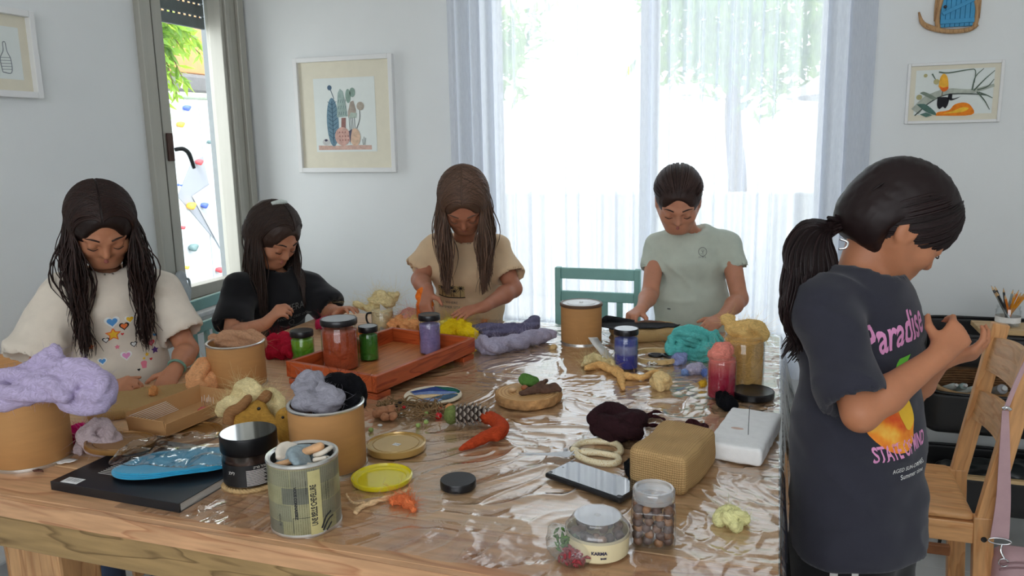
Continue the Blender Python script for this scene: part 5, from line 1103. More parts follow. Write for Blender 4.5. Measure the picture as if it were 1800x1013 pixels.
S.ell((0, 0, 0.028), (0.024, 0.022, 0.028)); S.ell((-0.002, -0.002, 0.060), (0.018, 0.018, 0.018), k=0.008); S.cap((0.012, -0.012, 0.058), (0.018, -0.018, 0.057), 0.006, 0.003, k=0.004); S.plane((0, 0, 0.0005), (0, 0, -1)); o = sdf_obj('body', S, OCH, f2, 1, [(0.0014, 100, 5)]); fuzzobj(o, OCH, 160, 0.006, 7)
S = SDF((-.008,)*3, (.008,)*3, 0.001); S.ell((0, 0, 0), (.003, .003, .003)); o = sdf_obj('eye', S, EYB, f2, 1); o.location = (0.004, -0.019, 0.064)
# scissors with speckled cream handles
sc_ = thing('scissors', 'scissors with speckled cream handles lying open on the plastic sheet', 'scissors', T(1015, 797, 0), 0); O = np.array(sc_.location)
def speck():
    m, t, b = newmat('speckled_cream'); tc = t.add('ShaderNodeTexCoord'); vo = t.add('ShaderNodeTexVoronoi', i_Scale=320.0); t.link(tc.outputs['Object'], vo.inputs[0])
    r = ramp(t, vo.outputs['Distance'], [(0.0, lin(180, 130, 50)), (0.22, lin(206, 168, 90)), (0.3, lin(230, 216, 180))]); t.link(r.outputs[0], b.inputs['Base Color']); b.inputs['Roughness'].default_value = 0.35; return m
SPK = speck(); STEEL = mat('steel', (0.55, 0.56, 0.58, 1), 0.4, 0.05, 30, metal=0.0)
for pts in ([(1006, 790), (1020, 780), (1050, 776), (1082, 780), (1091, 792), (1080, 800), (1050, 796), (1025, 796)], [(1012, 796), (1030, 794), (1060, 797), (1084, 803), (1086, 812), (1070, 816), (1040, 812), (1018, 803)]):
    P = np.array([T(x, y, 0.008)-O for x, y in pts+[pts[0]]]); P = catmull(P, 5); v, f = tubes([P], [0.0064], 10, caps=False); pydata('handle', v, f, SPK, sc_)
for pts, dz in (([(1012, 791), (1000, 797), (910, 796), (1000, 803)], 0.013), ([(1012, 800), (1000, 799), (912, 800), (1000, 793)], 0.011)):
    P = [T(x, y, dz)-O for x, y in pts]; bm = bmesh.new(); bm.faces.new([bm.verts.new(p) for p in P]); bmesh.ops.triangulate(bm, faces=bm.faces[:]); bmesh.ops.recalc_face_normals(bm, faces=bm.faces[:]); bmesh.ops.solidify(bm, geom=bm.faces[:], thickness=0.0015); bmesh.ops.recalc_face_normals(bm, faces=bm.faces[:]); bm_obj('blade', bm, STEEL, sc_)
lathe('pivot', [(0, 0.002), (0.004, 0.002), (0.004, 0.008), (0, 0.009)], STEEL, sc_, 16, loc=T(994, 796, 0)-O); bpy.data.objects['pivot'].location.z = 0
# phone
PH = thing('phone', 'black-cased smartphone lying face up beside the burlap block', 'phone', (-0.278, 1.236, TZ+0.005), R(-24)); box('case', (0.160, 0.076, 0.0095), (0, 0, 0.00475), BLACKP, PH, bev=0.0035, seg=3)
m, t, b = newmat('phone_glass'); b.inputs['Base Color'].default_value = (0.012, 0.016, 0.024, 1); b.inputs['Roughness'].default_value = 0.06; b.inputs['Coat Weight'].default_value = 1.0
bm = bmesh.new(); bmesh.ops.create_cube(bm, size=1.0)
for v in bm.verts: v.co = Vector((v.co.x*0.152, v.co.y*0.068, v.co.z*0.0008))
bmesh.ops.bevel(bm, geom=[e for e in bm.edges if abs(e.verts[0].co.z-e.verts[1].co.z) > 1e-5], offset=0.007, segments=5, affect='EDGES'); o = bm_obj('screen', bm, m, PH); o.location = (0, 0, 0.0098)
lathe('camera_hole', [(0, 0.0103), (0.0022, 0.0103)], EYB, PH, 16, loc=(-0.069, 0, 0)); box('side_button', (0.018, 0.001, 0.002), (-0.02, -0.0382, 0.005), BLACKP, PH)
# white foam block with needle
fb = thing('foam_block', 'white foam felting block at the right edge of the table', 'felting block', (-0.040, 1.497, TZ+0.004), R(-9)); FOAM = mat('foam', (0.90, 0.90, 0.89, 1), 0.9, 0.03, 60, 0.35, 500, sss=0.0)
S = SDF((-.07, -.13, -.005), (.07, .13, .06), 0.004); S.rbox((0, 0, 0.017), (0.050, 0.108, 0.017), 0.005); o = sdf_obj('foam', S, FOAM, fb, 1, [(0.001, 60, 3)])
lathe('pink_smudge', [(0, 0.0352), (0.012, 0.0352)], mat('pink_fibre', lin(226, 196, 180), 0.95), fb, 16, loc=(-0.012, -0.02, 0), sx=1.0, sy=0.5)
nd = thing('felting_needle', 'steel felting needle standing upright in the white foam block', 'needle', (-0.034, 1.452, TZ+0.034)); tube('shaft', [(0, 0, -0.015), (0, 0, 0.02), (0.0005, 0.001, 0.060)], 0.0007, mat('dark_steel', (0.12, 0.12, 0.12, 1), 0.3, metal=0.9), nd, 6); tube('crank', [(0.0005, 0.001, 0.060), (0.003, 0.001, 0.0605), (0.006, 0.001, 0.060)], 0.0007, bpy.data.materials['dark_steel'], nd, 6)
# jar of nuts, cream jar, bag of pods
jt = thing('nut_jar', 'square clear jar full of brown nuts with a clear screw lid', 'jar', (-0.153, 1.070, TZ+0.004), R(8)); r = 0.032
S = SDF((-.04, -.04, -.005), (.04, .04, .08), 0.0022); S.rbox((0, 0, 0.031), (r, r, 0.031), 0.010); V, Q = S.mesh(); pydata('jar_body', relax(V, Q, 2), Q, CLEAR, jt)
lathe('neck', [(0.026, 0.061), (0.026, 0.066), (0.0285, 0.067), (0.0285, 0.070), (0.026, 0.071)], CLEAR, jt, 40)
lathe('screw_lid', [(0.030, 0.066), (0.0305, 0.067), (0.0305, 0.0715), (0.0298, 0.0722), (0.0305, 0.073), (0.0305, 0.081), (0.0285, 0.0835), (0.025, 0.0835), (0.0235, 0.081), (0, 0.081)], film('clear_lid', (0.9, 0.91, 0.92, 1), 0.05, 1.6, haze=0.28), jt, 56)
rg = np.random.default_rng(12); NUTS = [mat('hazel%d' % k, lin(*c), 0.5, 0.25, 90) for k, c in enumerate([(112, 80, 60), (86, 64, 56), (140, 100, 70), (98, 84, 80)])]
S = SDF((-.013,)*3, (.013,)*3, 0.0017); S.ell((0, 0, 0), (0.0075, 0.007, 0.0068)); S.cap((0, 0, 0.005), (0, 0, 0.0085), 0.0025, 0.001, k=0.002); V, Q = S.mesh(); NV = relax(V, Q, 1)
NME = []
for k in range(4):
    o = pydata('brown_nut', NV, Q, NUTS[k]); NME.append(o.data); bpy.data.objects.remove(o)
def nut(x, y, z, k, lab, grp):
    o = bpy.data.objects.new('brown_nut', NME[k % 4]); COL.objects.link(o); o.location = (x, y, z); o.rotation_euler = tuple(rg.uniform(0, 6, 3)); tag(o, lab, 'nut', grp)
for lay in range(6):
    for i in range(4):
        for j in range(4):
            if lay < 5 and 0 < i < 3 and 0 < j < 3: continue
            x, y = (-0.0228+0.0152*i+rg.normal()*0.0006+0.0028*math.sin(lay*2.3+j*1.7)*(0 < i < 3)), (-0.0228+0.0152*j+rg.normal()*0.0006+0.0028*math.sin(lay*1.9+i*2.1)*(0 < j < 3)); c_, s_ = math.cos(R(8)), math.sin(R(8))
            if max(abs(x), abs(y)) > 0.022 and min(abs(x), abs(y)) > 0.0205: x *= 0.93; y *= 0.93
            nut(-0.153+x*c_-y*s_, 1.070+x*s_+y*c_, TZ+0.004+0.0095+lay*0.0098+(0.003*((i+j) % 2)+0.0016*math.sin(i*3.1+j*4.3+lay))*(lay < 5), (i*3+j*5+lay*7), 'brown nut inside the square clear jar', 'nuts in the square jar')
cjr = thing('cream_jar', 'round cream plastic jar of nuts with a clear domed lid', 'jar', (-0.225, 1.020, TZ+0.004), 0); CRM = mat('cream_plastic', lin(232, 218, 176), 0.35, 0.02, 10)
lathe('bowl', [(0, 0), (0.040, 0), (0.0445, 0.004), (0.0455, 0.030), (0.0450, 0.034), (0.0435, 0.034), (0.0435, 0.006), (0, 0.004)], CRM, cjr, 64)
lathe('domed_lid', [(0.0465, 0.031), (0.0465, 0.038), (0.040, 0.046), (0.036, 0.0485), (0.0355, 0.053), (0.034, 0.0545), (0.005, 0.0545), (0.004, 0.0535), (0, 0.0535)], film('domed_lid', (0.85, 0.86, 0.88, 1), 0.04, 1.5, haze=0.10), cjr, 64)
lathe('lid_disc', [(0, 0.0538), (0.0325, 0.0538)], film('lid_disc', (0.8, 0.82, 0.86, 1), 0.1, 1.3, haze=0.5), cjr, 48)
pa_ = math.atan2(-1.02, 0.225)
cyl_print('jar_print', text_bm('KARMA', 0.0065, bold=0.0003), 0.0457, mat('navy_ink', lin(40, 40, 70), 0.5), cjr, pa_+0.05, 0.017); cyl_print('jar_print', text_bm('BABE', 0.0036, bold=0.0002), 0.0457, bpy.data.materials['navy_ink'], cjr, pa_+0.18, 0.0105)
for k in range(17):
    a = k*2.4; q = 0.009+0.0068*math.sqrt(k); q = min(q, 0.034); nut(-0.225+q*math.cos(a), 1.020+q*math.sin(a), TZ+0.004+0.034-0.003*(k % 3), k, 'brown nut inside the round cream jar', 'nuts in the cream jar')
pbg = thing('pod_bag', 'small clear plastic bag of green and red dried pods', 'bag', T(1000, 985), R(-25)); O = np.array(pbg.location)
S = SDF((-.06, -.045, -.005), (.06, .045, .06), 0.003); S.ell((0, 0, 0.018), (0.038, 0.024, 0.020)); S.rbox((-0.012, 0.014, 0.024), (0.036, 0.012, 0.014), 0.01, k=0.014); S.plane((0, 0, 0.0005), (0, 0, -1)); sdf_obj('bag_film', S, film('pod_bag_film', (0.95, 0.96, 0.95, 1), 0.08, 1.7, 0.6, 90, haze=0.06), pbg, 1, [(0.004, 50, 4)])
rg = np.random.default_rng(15)
def pods(name, label, c, rad, n, col, cat, L):
    m_ = mat('pod_'+name, lin(*col), 0.6, 0.35, 120); ps = []
    for k in range(n):
        p = np.array(c)+rg.normal(size=3)*np.array(rad)*0.5; p[2] = max(0.005, p[2]); d = rg.normal(size=3); d /= np.linalg.norm(d); ps.append(np.array([p-d*L, p+np.array([0, 0, .001]), p+d*L]))
    v, f = tubes(ps, [np.array([0.0008, 0.0026, 0.0008])]*n, 6); v[:, 2] = np.maximum(v[:, 2], 0.002); o = pydata(name, v, f, m_); o.location = O; o.rotation_euler = (0, 0, R(-25)); tag(o, label, cat, None, 'stuff')
pods('green_pods', 'green dried pods inside the small clear bag', (-0.010, 0.008, 0.022), (0.018, 0.012, 0.014), 60, (86, 124, 56), 'pods', 0.006); pods('red_pods', 'red dried pods inside the small clear bag', (0.014, -0.008, 0.014), (0.02, 0.010, 0.010), 90, (150, 40, 50), 'pods', 0.005)
# embroidery hoop and black-handled scissors
hp = thing('embroidery_hoop', 'pale wooden embroidery hoop behind the blue jar', 'hoop', (-0.293, 2.050, TZ+0.007)); HW = wood('hoop_wood', lin(226, 196, 140), lin(200, 164, 108), 'X', 1, 0.4, False)
lathe('outer_ring', [(0.062, 0), (0.066, 0), (0.066, 0.012), (0.062, 0.012), (0.062, 0)], HW, hp, 64); lathe('inner_ring', [(0.0575, 0), (0.0615, 0), (0.0615, 0.012), (0.0575, 0.012), (0.0575, 0)], HW, hp, 64)
tube('clamp_screw', [(-0.012, -0.070, 0.0045), (0.014, -0.070, 0.0045)], 0.0025, TIN, hp, 8)
for x in (-0.006, 0.006): box('clamp_block', (0.006, 0.010, 0.009), (x, -0.069, 0.0048), TIN, hp, bev=0.001)
s2 = thing('scissors', 'black-handled scissors lying inside the embroidery hoop', 'scissors', (-0.270, 2.050, TZ+0.008), R(-10))
for x, y, q in ((-0.024, 0.0, 0.3), (0.010, 0.008, -0.2)):
    P = [(x+0.017*math.cos(a)*math.cos(q)-0.011*math.sin(a)*math.sin(q), y+0.017*math.cos(a)*math.sin(q)+0.011*math.sin(a)*math.cos(q), 0.006) for a in np.linspace(0, 2*math.pi, 24)]; v, f = tubes([P], [0.0042], 8, caps=False); pydata('handle', v, f, BLACKP, s2)
for y in (-0.006, -0.014):
    bm = bmesh.new(); bm.faces.new([bm.verts.new(p) for p in ((-0.008, y, 0.004), (0.0, y-0.004, 0.004), (0.012, y-0.03, 0.003), (-0.004, y-0.006, 0.004))]); bmesh.ops.solidify(bm, geom=bm.faces[:], thickness=0.0012); bm_obj('blade', bm, STEEL, s2)
# black felt on the burlap pad, plastic strips and scraps
bfl = thing('felt_sheet', 'black felt piece draped over the burlap pad before the girl in pale green', 'felt', (-0.372, 2.300, TZ+0.032), R(12)); BFE = mat('black_felt', (0.010, 0.010, 0.013, 1), 0.95, 0.2, 60, 0.3, 500)
sheet('felt', [(-0.125, 0.02), (-0.11, 0.045), (-0.07, 0.05), (0.03, 0.042), (0.10, 0.03), (0.115, 0.01), (0.10, -0.012), (0.05, -0.03), (-0.03, -0.045), (-0.09, -0.05), (-0.12, -0.02)], lambda P: 0.003+0.010*np.maximum(0, -P[:, 0]-0.05)*6*0.2+0.004*np.abs(fbm(P, 14, 2)), BFE, bfl, thick=0.002)
tube('fold', [(-0.118, 0.028, 0.010), (-0.105, 0.046, 0.014), (-0.07, 0.052, 0.010), (-0.02, 0.047, 0.006)], [0.006, 0.010, 0.008, 0.004], BFE, bfl, 10); tube('brown_strand', [(-0.02, 0.012, 0.009), (0.01, 0.022, 0.012), (0.05, 0.024, 0.010), (0.075, 0.022, 0.008)], [0.002, 0.004, 0.003, 0.001], woolmat('wool_tan', lin(120, 92, 78)), bfl, 8)
ps_ = thing('plastic_strip', 'curled strip of milky plastic leaning between the closed canister and the blue jar', 'scrap', T(1068, 630)); O = np.array(ps_.location); L_ = [at(1042, 594, 2.18)-O, at(1050, 606, 2.16)-O, at(1060, 618, 2.13)-O, at(1074, 634, 2.10)-O]; P = catmull(L_, 6); P[:, 2] = np.maximum(P[:, 2], 0.003)
w_ = np.array([0.012, 0.004, 0.0]); V = np.vstack([P-w_, P+w_, P-w_+[0, 0.0012, 0.0008], P+w_+[0, 0.0012, 0.0008]]); n = len(P); F = [(i, i+1, n+i+1, n+i) for i in range(n-1)]+[(2*n+i, 3*n+i, 3*n+i+1, 2*n+i+1) for i in range(n-1)]+[(i, 2*n+i, 2*n+i+1, i+1) for i in range(n-1)]+[(n+i, n+i+1, 3*n+i+1, 3*n+i) for i in range(n-1)]
pydata('strip', V, F, mat('milky_plastic', lin(214, 210, 204), 0.3, 0.03, 10), ps_)
BRS = mat('brown_scrap', lin(150, 96, 70), 0.8, 0.2, 50)
for k, (px, py, s, m_, lb) in enumerate([(1068, 610, 0.007, BRS, 'brown scrap beside the milky plastic strip'), (1068, 624, 0.012, bpy.data.materials['milky_plastic'], 'milky plastic scrap lying before the closed canister'), (1146, 651, 0.018, CREAM, 'flat cream felt scrap before the embroidery hoop'), (68, 830, 0.010, mat('dark_strand', lin(100, 60, 46), 0.8), 'brown curl of fibre at the near left of the table'), (118, 814, 0.02, bpy.data.materials['paper_white'], 'torn white paper scrap beside the left canister'), (1135, 786, 0.011, BLACKP, 'small black ring lying left of the burlap block')]):
    if k == 5:
        P = [(0.010*math.cos(a), 0.007*math.sin(a), 0.006+0.004*math.sin(a)) for a in np.linspace(0, 2*math.pi, 20)]; v, f = tubes([P], [0.0016], 6, caps=False); o = pydata('black_ring', v, f, m_)
    else: o = sheet('scrap', [(s*(1+0.3*math.sin(i*2.7+k))*math.cos(i*0.7854)*1.2, s*(1+0.3*math.sin(i*1.9+k))*math.sin(i*0.7854)*0.6) for i in range(8)], lambda P: 0.0015+0.004*np.abs(fbm(P, 60, k)), m_, None, thick=0.0012)
    o.location = T(px, py, 0.003); tag(o, lb, 'scrap')

# ------------------------------------------------------------------ furniture and things on the walls
TEAL = mat('teal_paint', lin(134, 182, 176), 0.5, 0.08, 12, 0.06, 60)
def teal_chair(label, x, y, rz, zs=0.40, zt=0.912, w=0.315):
    t = thing('slat_back_chair', label, 'chair', (x, y, 0), rz, 'teal slat-back chairs'); d = 0.30; h = w/2
    box('seat', (w, d, 0.02), (0, -d/2, zs), TEAL, t, bev=0.004)
    for s in (-1, 1):
        box('back_post', (0.022, 0.03, zt), (s*(h-0.011), 0.0, zt/2), TEAL, t, bev=0.003); box('front_leg', (0.026, 0.026, zs-0.01), (s*(h-0.013), -d+0.02, (zs-0.01)/2), TEAL, t, bev=0.003); box('side_rail', (0.016, d-0.06, 0.04), (s*(h-0.011), -d/2+0.005, zs-0.03), TEAL, t, bev=0.002)
    box('top_rail', (w-0.044, 0.018, 0.040), (0, 0, zt-0.022), TEAL, t, bev=0.003); box('back_rail', (w-0.044, 0.018, 0.036), (0, 0, zt-0.106), TEAL, t, bev=0.003); box('back_rail', (w-0.044, 0.018, 0.03), (0, 0, zs+0.07), TEAL, t, bev=0.003)
    for k in range(4): box('slat', (0.022, 0.012, zt-0.124-zs-0.085), ((k-1.5)*0.055, 0, (zt-0.124+zs+0.085)/2), TEAL, t, bev=0.002)
    for q in (0.018, -d+0.02): pass
    box('stretcher', (w-0.05, 0.016, 0.03), (0, -d+0.02, 0.2), TEAL, t, bev=0.002); return t
teal_chair('empty teal slat-back chair at the far side of the table before the curtain', -0.610, 2.76, 0.0)
teal_chair('teal slat-back chair under the girl in the black T-shirt', -1.955, 2.345, R(97), 0.40, 0.842, 0.36)
BIRCH = wood('birch', lin(224, 168, 112), lin(206, 146, 90), 'Z', 1.0, 0.4, False); BIRCHX = wood('birch_x', lin(224, 168, 112), lin(206, 146, 90), 'X', 1.0, 0.4, False)
BIRCHY = wood('birch_y', lin(214, 166, 116), lin(196, 140, 86), 'Y', 1.0, 0.4, False)
def bar(name, a, b, w, d, m, parent, bev=0.003):
    """rectangular bar from a to b, section w across X-ish, d across Y"""
    a, b = Vector(a), Vector(b); L = (b-a).length; o = box(name, (w, d, L), (a+b)/2, m, parent, bev=bev); o.rotation_euler = Vector((0, 0, 1)).rotation_difference((b-a).normalized()).to_euler(); return o
ch = thing('ladder_back_chair', 'light wooden ladder-back chair beside the girl in the dark T-shirt', 'chair', (0.33, 2.21, 0)); cx, cyy = 0.33, 2.21
S = SDF((-.22, -.2, -.03), (.2, .2, .03), 0.006); S.rbox((0, 0, 0), (0.165, 0.158, 0.011), 0.008); o = sdf_obj('seat', S, BIRCHX, ch, 1); o.location = (-0.005, 0, 0.435)
for s in (-1, 1):
    y = s*0.150
    bar('rear_leg', (0.205, y, 0), (0.180, y, 0.44), 0.045, 0.028, BIRCH, ch); bar('back_post', (0.183, y, 0.425), (0.252, y, 0.862), 0.042, 0.026, BIRCH, ch)
    bar('front_leg', (-0.155, y, 0), (-0.150, y, 0.424), 0.032, 0.032, BIRCH, ch); box('side_rail', (0.30, 0.02, 0.055), (0.012, y, 0.395), BIRCHX, ch, bev=0.003); box('side_stretcher', (0.31, 0.018, 0.03), (0.02, y*0.86, 0.20), mat('stretcher_stain%d' % s, lin(150, 96, 58), 0.5), ch, bev=0.003)
lathe('bolt_cap', [(0, 0), (0.007, 0), (0.0065, 0.002), (0, 0.0025)], EYB, ch, 16, loc=(0.183, -0.1645, 0.385)); bpy.data.objects['bolt_cap'].rotation_euler = (R(90), 0, 0)
def curved_rail(name, z0, z1, xa, xb, top=0.0):
    n = 16; V = []; F = []
    for i in range(n+1):
        y = -0.138+0.276*i/n; bow = 0.022*(1-(2*i/n-1)**2); up = top*(1-(2*i/n-1)**2)
        for dx in (0, 0.014):
            for q, z in ((0, z0), (1, z1+up)): V.append((xa+(xb-xa)*q+bow+dx, y, z))
    for i in range(n):
        b = i*4
        for p, q in ((0, 1), (1, 3), (3, 2), (2, 0)): F.append((b+p, b+q, b+4+q, b+4+p))
    F += [(0, 2, 3, 1), (n*4, n*4+1, n*4+3, n*4+2)]; pydata(name, V, F, BIRCHY, ch, False)
curved_rail('back_rail', 0.735, 0.825, 0.222, 0.236, 0.012); curved_rail('back_rail', 0.595, 0.675, 0.200, 0.213, 0.008)
# pink shoulder bag hanging on the near post
PK = mat('pink_leather', lin(196, 160, 164), 0.5, 0.05, 30, 0.1, 300); CHR = mat('chrome', (0.75, 0.75, 0.76, 1), 0.15, metal=1.0)
pbag = thing('shoulder_bag', 'dusty pink shoulder bag hanging from the wooden chair by its strap', 'bag', (0.595, 2.05, 0.30)); O = np.array(pbag.location)
S = SDF((-.1, -.07, -.12), (.13, .07, .12), 0.005); S.rbox((0.02, 0, -0.01), (0.080, 0.045, 0.078), 0.035); sdf_obj('pouch', S, PK, pbag, 2)
for z in (0.045, 0.058): tube('zip', [(-0.055, -0.048, z-0.012), (-0.02, -0.050, z), (0.03, -0.050, z+0.004), (0.09, -0.046, z)], 0.0022, mat('zip_tape', lin(150, 116, 120), 0.6), pbag, 6)
def strap(name, pts, w, th=0.004):
    P = catmull(np.array(pts)-O, 8); n = len(P); wv = np.linspace(w[0], w[1], n)[:, None]*np.array([1.0, 0.05, 0.0])/2; tv = np.array([0.0, th, 0.0]); V = np.vstack([P-wv, P+wv, P-wv+tv, P+wv+tv]); F = []
    for i in range(n-1): F += [(i, n+i, n+i+1, i+1), (2*n+i, 2*n+i+1, 3*n+i+1, 3*n+i), (i, i+1, 2*n+i+1, 2*n+i), (n+i, 3*n+i, 3*n+i+1, n+i+1)]
    pydata(name, V, F, PK, pbag, False)
strap('strap', [(0.526, 2.022, 0.725), (0.533, 2.022, 0.62), (0.540, 2.022, 0.50), (0.540, 2.022, 0.405)], (0.014, 0.040)); strap('strap_loop', [(0.526, 2.020, 0.73), (0.545, 2.024, 0.80), (0.566, 2.03, 0.86), (0.580, 2.045, 0.872)], (0.010, 0.010))
P = [(0.54+0.024*math.cos(a)-O[0], 2.020-O[1], 0.398+0.008*math.sin(a)-O[2]) for a in np.linspace(0, 2*math.pi, 24)]; v, f = tubes([P], [0.002], 6, caps=False); pydata('d_ring', v, f, CHR, pbag)
tube('clip', [(0.0-0.05, -0.03, 0.09), (-0.052, -0.035, 0.075), (-0.045, -0.045, 0.06)], 0.003, CHR, pbag, 6); P = [(-0.047+0.010*math.cos(a), -0.046, 0.052+0.010*math.sin(a)) for a in np.linspace(0, 2*math.pi, 20)]; v, f = tubes([P], [0.0018], 6, caps=False); pydata('ring', v, f, CHR, pbag)
tube('buckle', [(0.519-O[0], 2.018-O[1], 0.73-O[2]), (0.526-O[0], 2.016-O[1], 0.735-O[2]), (0.535-O[0], 2.018-O[1], 0.73-O[2])], 0.004, CHR, pbag, 8)
# black utility cart
CARTM = mat('black_metal', (0.012, 0.012, 0.013, 1), 0.45, 0.1, 20); kt = thing('utility_cart', 'black three-tier utility cart against the back wall at the right', 'cart', (0.74, 2.82, 0)); kx, ky = 0.27, 0.15
def tray_tier(name, z0, z1):
    S = SDF((-kx-.03, -ky-.03, -.02), (kx+.03, ky+.03, z1-z0+.02), 0.0065); h = (z1-z0)/2; S.rbox((0, 0, h+0.03), (kx, ky, h+0.03), 0.05); S.rbox((0, 0, h+0.036), (kx-0.009, ky-0.009, h+0.03), 0.045, op='-'); S.plane((0, 0, z1-z0), (0, 0, 1)); o = sdf_obj(name, S, CARTM, kt, 1); o.location.z = z0
    P = [((kx-0.004)*math.copysign(abs(math.cos(a))**0.4, math.cos(a)), (ky-0.004)*math.copysign(abs(math.sin(a))**0.4, math.sin(a)), z1) for a in np.linspace(0, 2*math.pi, 60)]; v, f = tubes([P], [0.005], 6, caps=False); pydata('rolled_edge', v, f, CARTM, kt)
tray_tier('top_tier', 0.640, 0.750); tray_tier('middle_tier', 0.420, 0.560); tray_tier('bottom_tier', 0.155, 0.290)
for sx in (-1, 1):
    for sy in (-1, 1):
        bar('post', (sx*(kx+0.012), sy*(ky-0.05), 0.14), (sx*(kx+0.012), sy*(ky-0.05), 0.765), 0.016, 0.03, CARTM, kt); bar('post_bracket', (sx*(kx+0.006), sy*(ky-0.05), 0.5), (sx*(kx+0.006), sy*(ky-0.05), 0.56), 0.02, 0.04, CARTM, kt)
        cst = lathe('caster_wheel', [(0, -0.011), (0.020, -0.011), (0.034, -0.009), (0.036, 0), (0.034, 0.009), (0.020, 0.011), (0, 0.011)], mat('caster_black', (0.015, 0.015, 0.015, 1), 0.5), kt, 28, loc=(sx*(kx-0.06), sy*(ky-0.06), 0.037)); cst.rotation_euler = (R(90), 0, R(25))
        lathe('hub', [(0, 0.0112), (0.019, 0.0112), (0.018, 0.013), (0, 0.0135)], mat('hub_grey', (0.5, 0.5, 0.5, 1), 0.4), cst, 20); box('caster_fork', (0.03, 0.036, 0.05), (sx*(kx-0.06)+0.008, sy*(ky-0.06), 0.085), CARTM, kt, bev=0.006)
bb = thing('dark_bag', 'crumpled dark plastic bag in the bottom tier of the cart', 'bag', (0.76, 2.81, 0.165)); S = SDF((-.26, -.15, -.02), (.26, .15, .2), 0.008); S.rbox((0, 0, 0.06), (0.20, 0.10, 0.055), 0.05); S.ell((0.06, 0, 0.10), (0.13, 0.09, 0.05), k=0.04); sdf_obj('bag', S, mat('dark_plastic', lin(38, 44, 46), 0.3, 0.3, 12), bb, 1, [(0.018, 14, 3)])
ws = tag(box('shelf_edge', (0.40, 0.02, 0.012), (0.80, 2.66, 0.297), WOODW, None, bev=0.002), 'thin pale wooden strip on the rim of the bottom tier', 'wood strip'); ws.name = 'wood_strip'
brd = tag(box('wooden_board', (0.46, 0.13, 0.016), (0.84, 2.755, 0.7635), wood('board_pine', lin(214, 180, 128), lin(190, 150, 100), 'X', 1, 0.5), None, bev=0.002), 'pale wooden board laid across the top tier of the cart', 'board')
pj = thing('pencil_jar', 'glass jar of pencils standing on the wooden board', 'jar', (0.700, 2.765, 0.772)); lathe('glass', [(0, 0), (0.032, 0), (0.035, 0.004), (0.035, 0.048), (0.032, 0.053), (0.033, 0.062), (0.031, 0.062), (0.030, 0.053), (0.033, 0.048), (0.033, 0.006), (0, 0.004)], CLEAR, pj, 40); lathe('label', [(0.0353, 0.012), (0.0353, 0.03)], bpy.data.materials['paper_white'], pj, 40)
rg = np.random.default_rng(5); PC = [mat('pencil_yellow', lin(226, 150, 40), 0.35), mat('pencil_black', (0.015, 0.015, 0.015, 1), 0.35), mat('pencil_grey', lin(150, 156, 150), 0.4), mat('pencil_orange', lin(220, 120, 30), 0.35)]; PWD = mat('pencil_wood', lin(214, 176, 128), 0.7)
LBP = ['yellow pencil leaning outward in the glass jar', 'black pencil in the glass jar', 'grey pencil in the glass jar', 'orange pencil in the glass jar']
PENC = {}
for k in range(13):
    a = k*2.399; b0 = np.array([math.cos(a+2.6)*0.014, math.sin(a+2.6)*0.014, 0.007]); b1 = np.array([math.cos(a)*0.026, math.sin(a)*0.026, 0.072]); d = (b1-b0)/np.linalg.norm(b1-b0); L = 0.112+0.02*rg.random(); c = [0, 1, 0, 3, 2, 0, 1, 3, 0, 1, 0, 2, 1][k]
    p = thing('pencil', LBP[c], 'pencil', (0.700+b0[0], 2.765+b0[1], 0.772+b0[2]), 0, LBP[c].split(' ')[0]+' pencils in the glass jar'); PENC.setdefault(c, []).append((float(np.dot(RIGHT, np.array(p.location)+d*L)), p)); v, f = tubes([np.array([d*0, d*(L-0.016)])], [0.0036], 6); pydata('shaft', v, f, PC[c], p, False)
    v, f = tubes([np.array([d*(L-0.016), d*(L-0.004)])], [(0.0036, 0.0012)], 6); v, f = tubes([np.array([d*(L-0.016), d*(L-0.009), d*(L-0.003)])], [np.array([0.0036, 0.0022, 0.0010])], 6); pydata('sharpened_end', v, f, PWD, p, False); v, f = tubes([np.array([d*(L-0.003), d*(L-0.0015), d*L])], [np.array([0.0010, 0.0006, 0.0002])], 6); pydata('lead', v, f, EYB, p, False)
for c, lst in PENC.items():
    lst.sort(key=lambda q: q[0]); nm = LBP[c].split(' ')[0]; ordn = ['leftmost', 'second', 'third', 'fourth', 'fifth', 'sixth']
    for j, (_, p) in enumerate(lst): p['label'] = ('%s %s pencil in the glass jar on the board' % ('leftmost' if j == 0 else 'rightmost', nm)) if j in (0, len(lst)-1) else '%s %s pencil from the left in the glass jar' % (ordn[j], nm)
bs = thing('wicker_basket', 'long wicker basket of paint tubes in the middle tier of the cart', 'basket', (0.74, 2.82, 0.4305)); ps = []; bx, by, bh = 0.235, 0.118, 0.165
rect = lambda a, s: np.array([s*bx*math.copysign(abs(math.cos(a))**0.45, math.cos(a)), s*by*math.copysign(abs(math.sin(a))**0.45, math.sin(a))])
A = np.linspace(0, 2*math.pi, 97)
for k in range(20): ps.append(np.array([np.append(rect(a, 0.94+0.06*k/19+0.006*math.sin(i*math.pi/2*1.0+k*math.pi)), 0.004+bh*k/19*(0.84+0.16*math.sin(a)**1)) for i, a in enumerate(A)]))
v, f = tubes(ps, [0.0042]*20, 5, caps=False); tag(pydata('weave', v, f, mat('wicker', lin(140, 102, 66), 0.7, 0.3, 40), bs), kind='stuff'); v, f = tubes([np.array([np.append(rect(a, 1.0), 0.006+bh*(0.84+0.16*math.sin(a))) for a in A])], [0.008], 8, caps=False); pydata('rim', v, f, mat('wicker_rim', lin(176, 140, 98), 0.7, 0.2, 30), bs); box('base', (bx*1.7, by*1.7, 0.006), (0, 0, 0.004), bpy.data.materials['wicker'], bs)
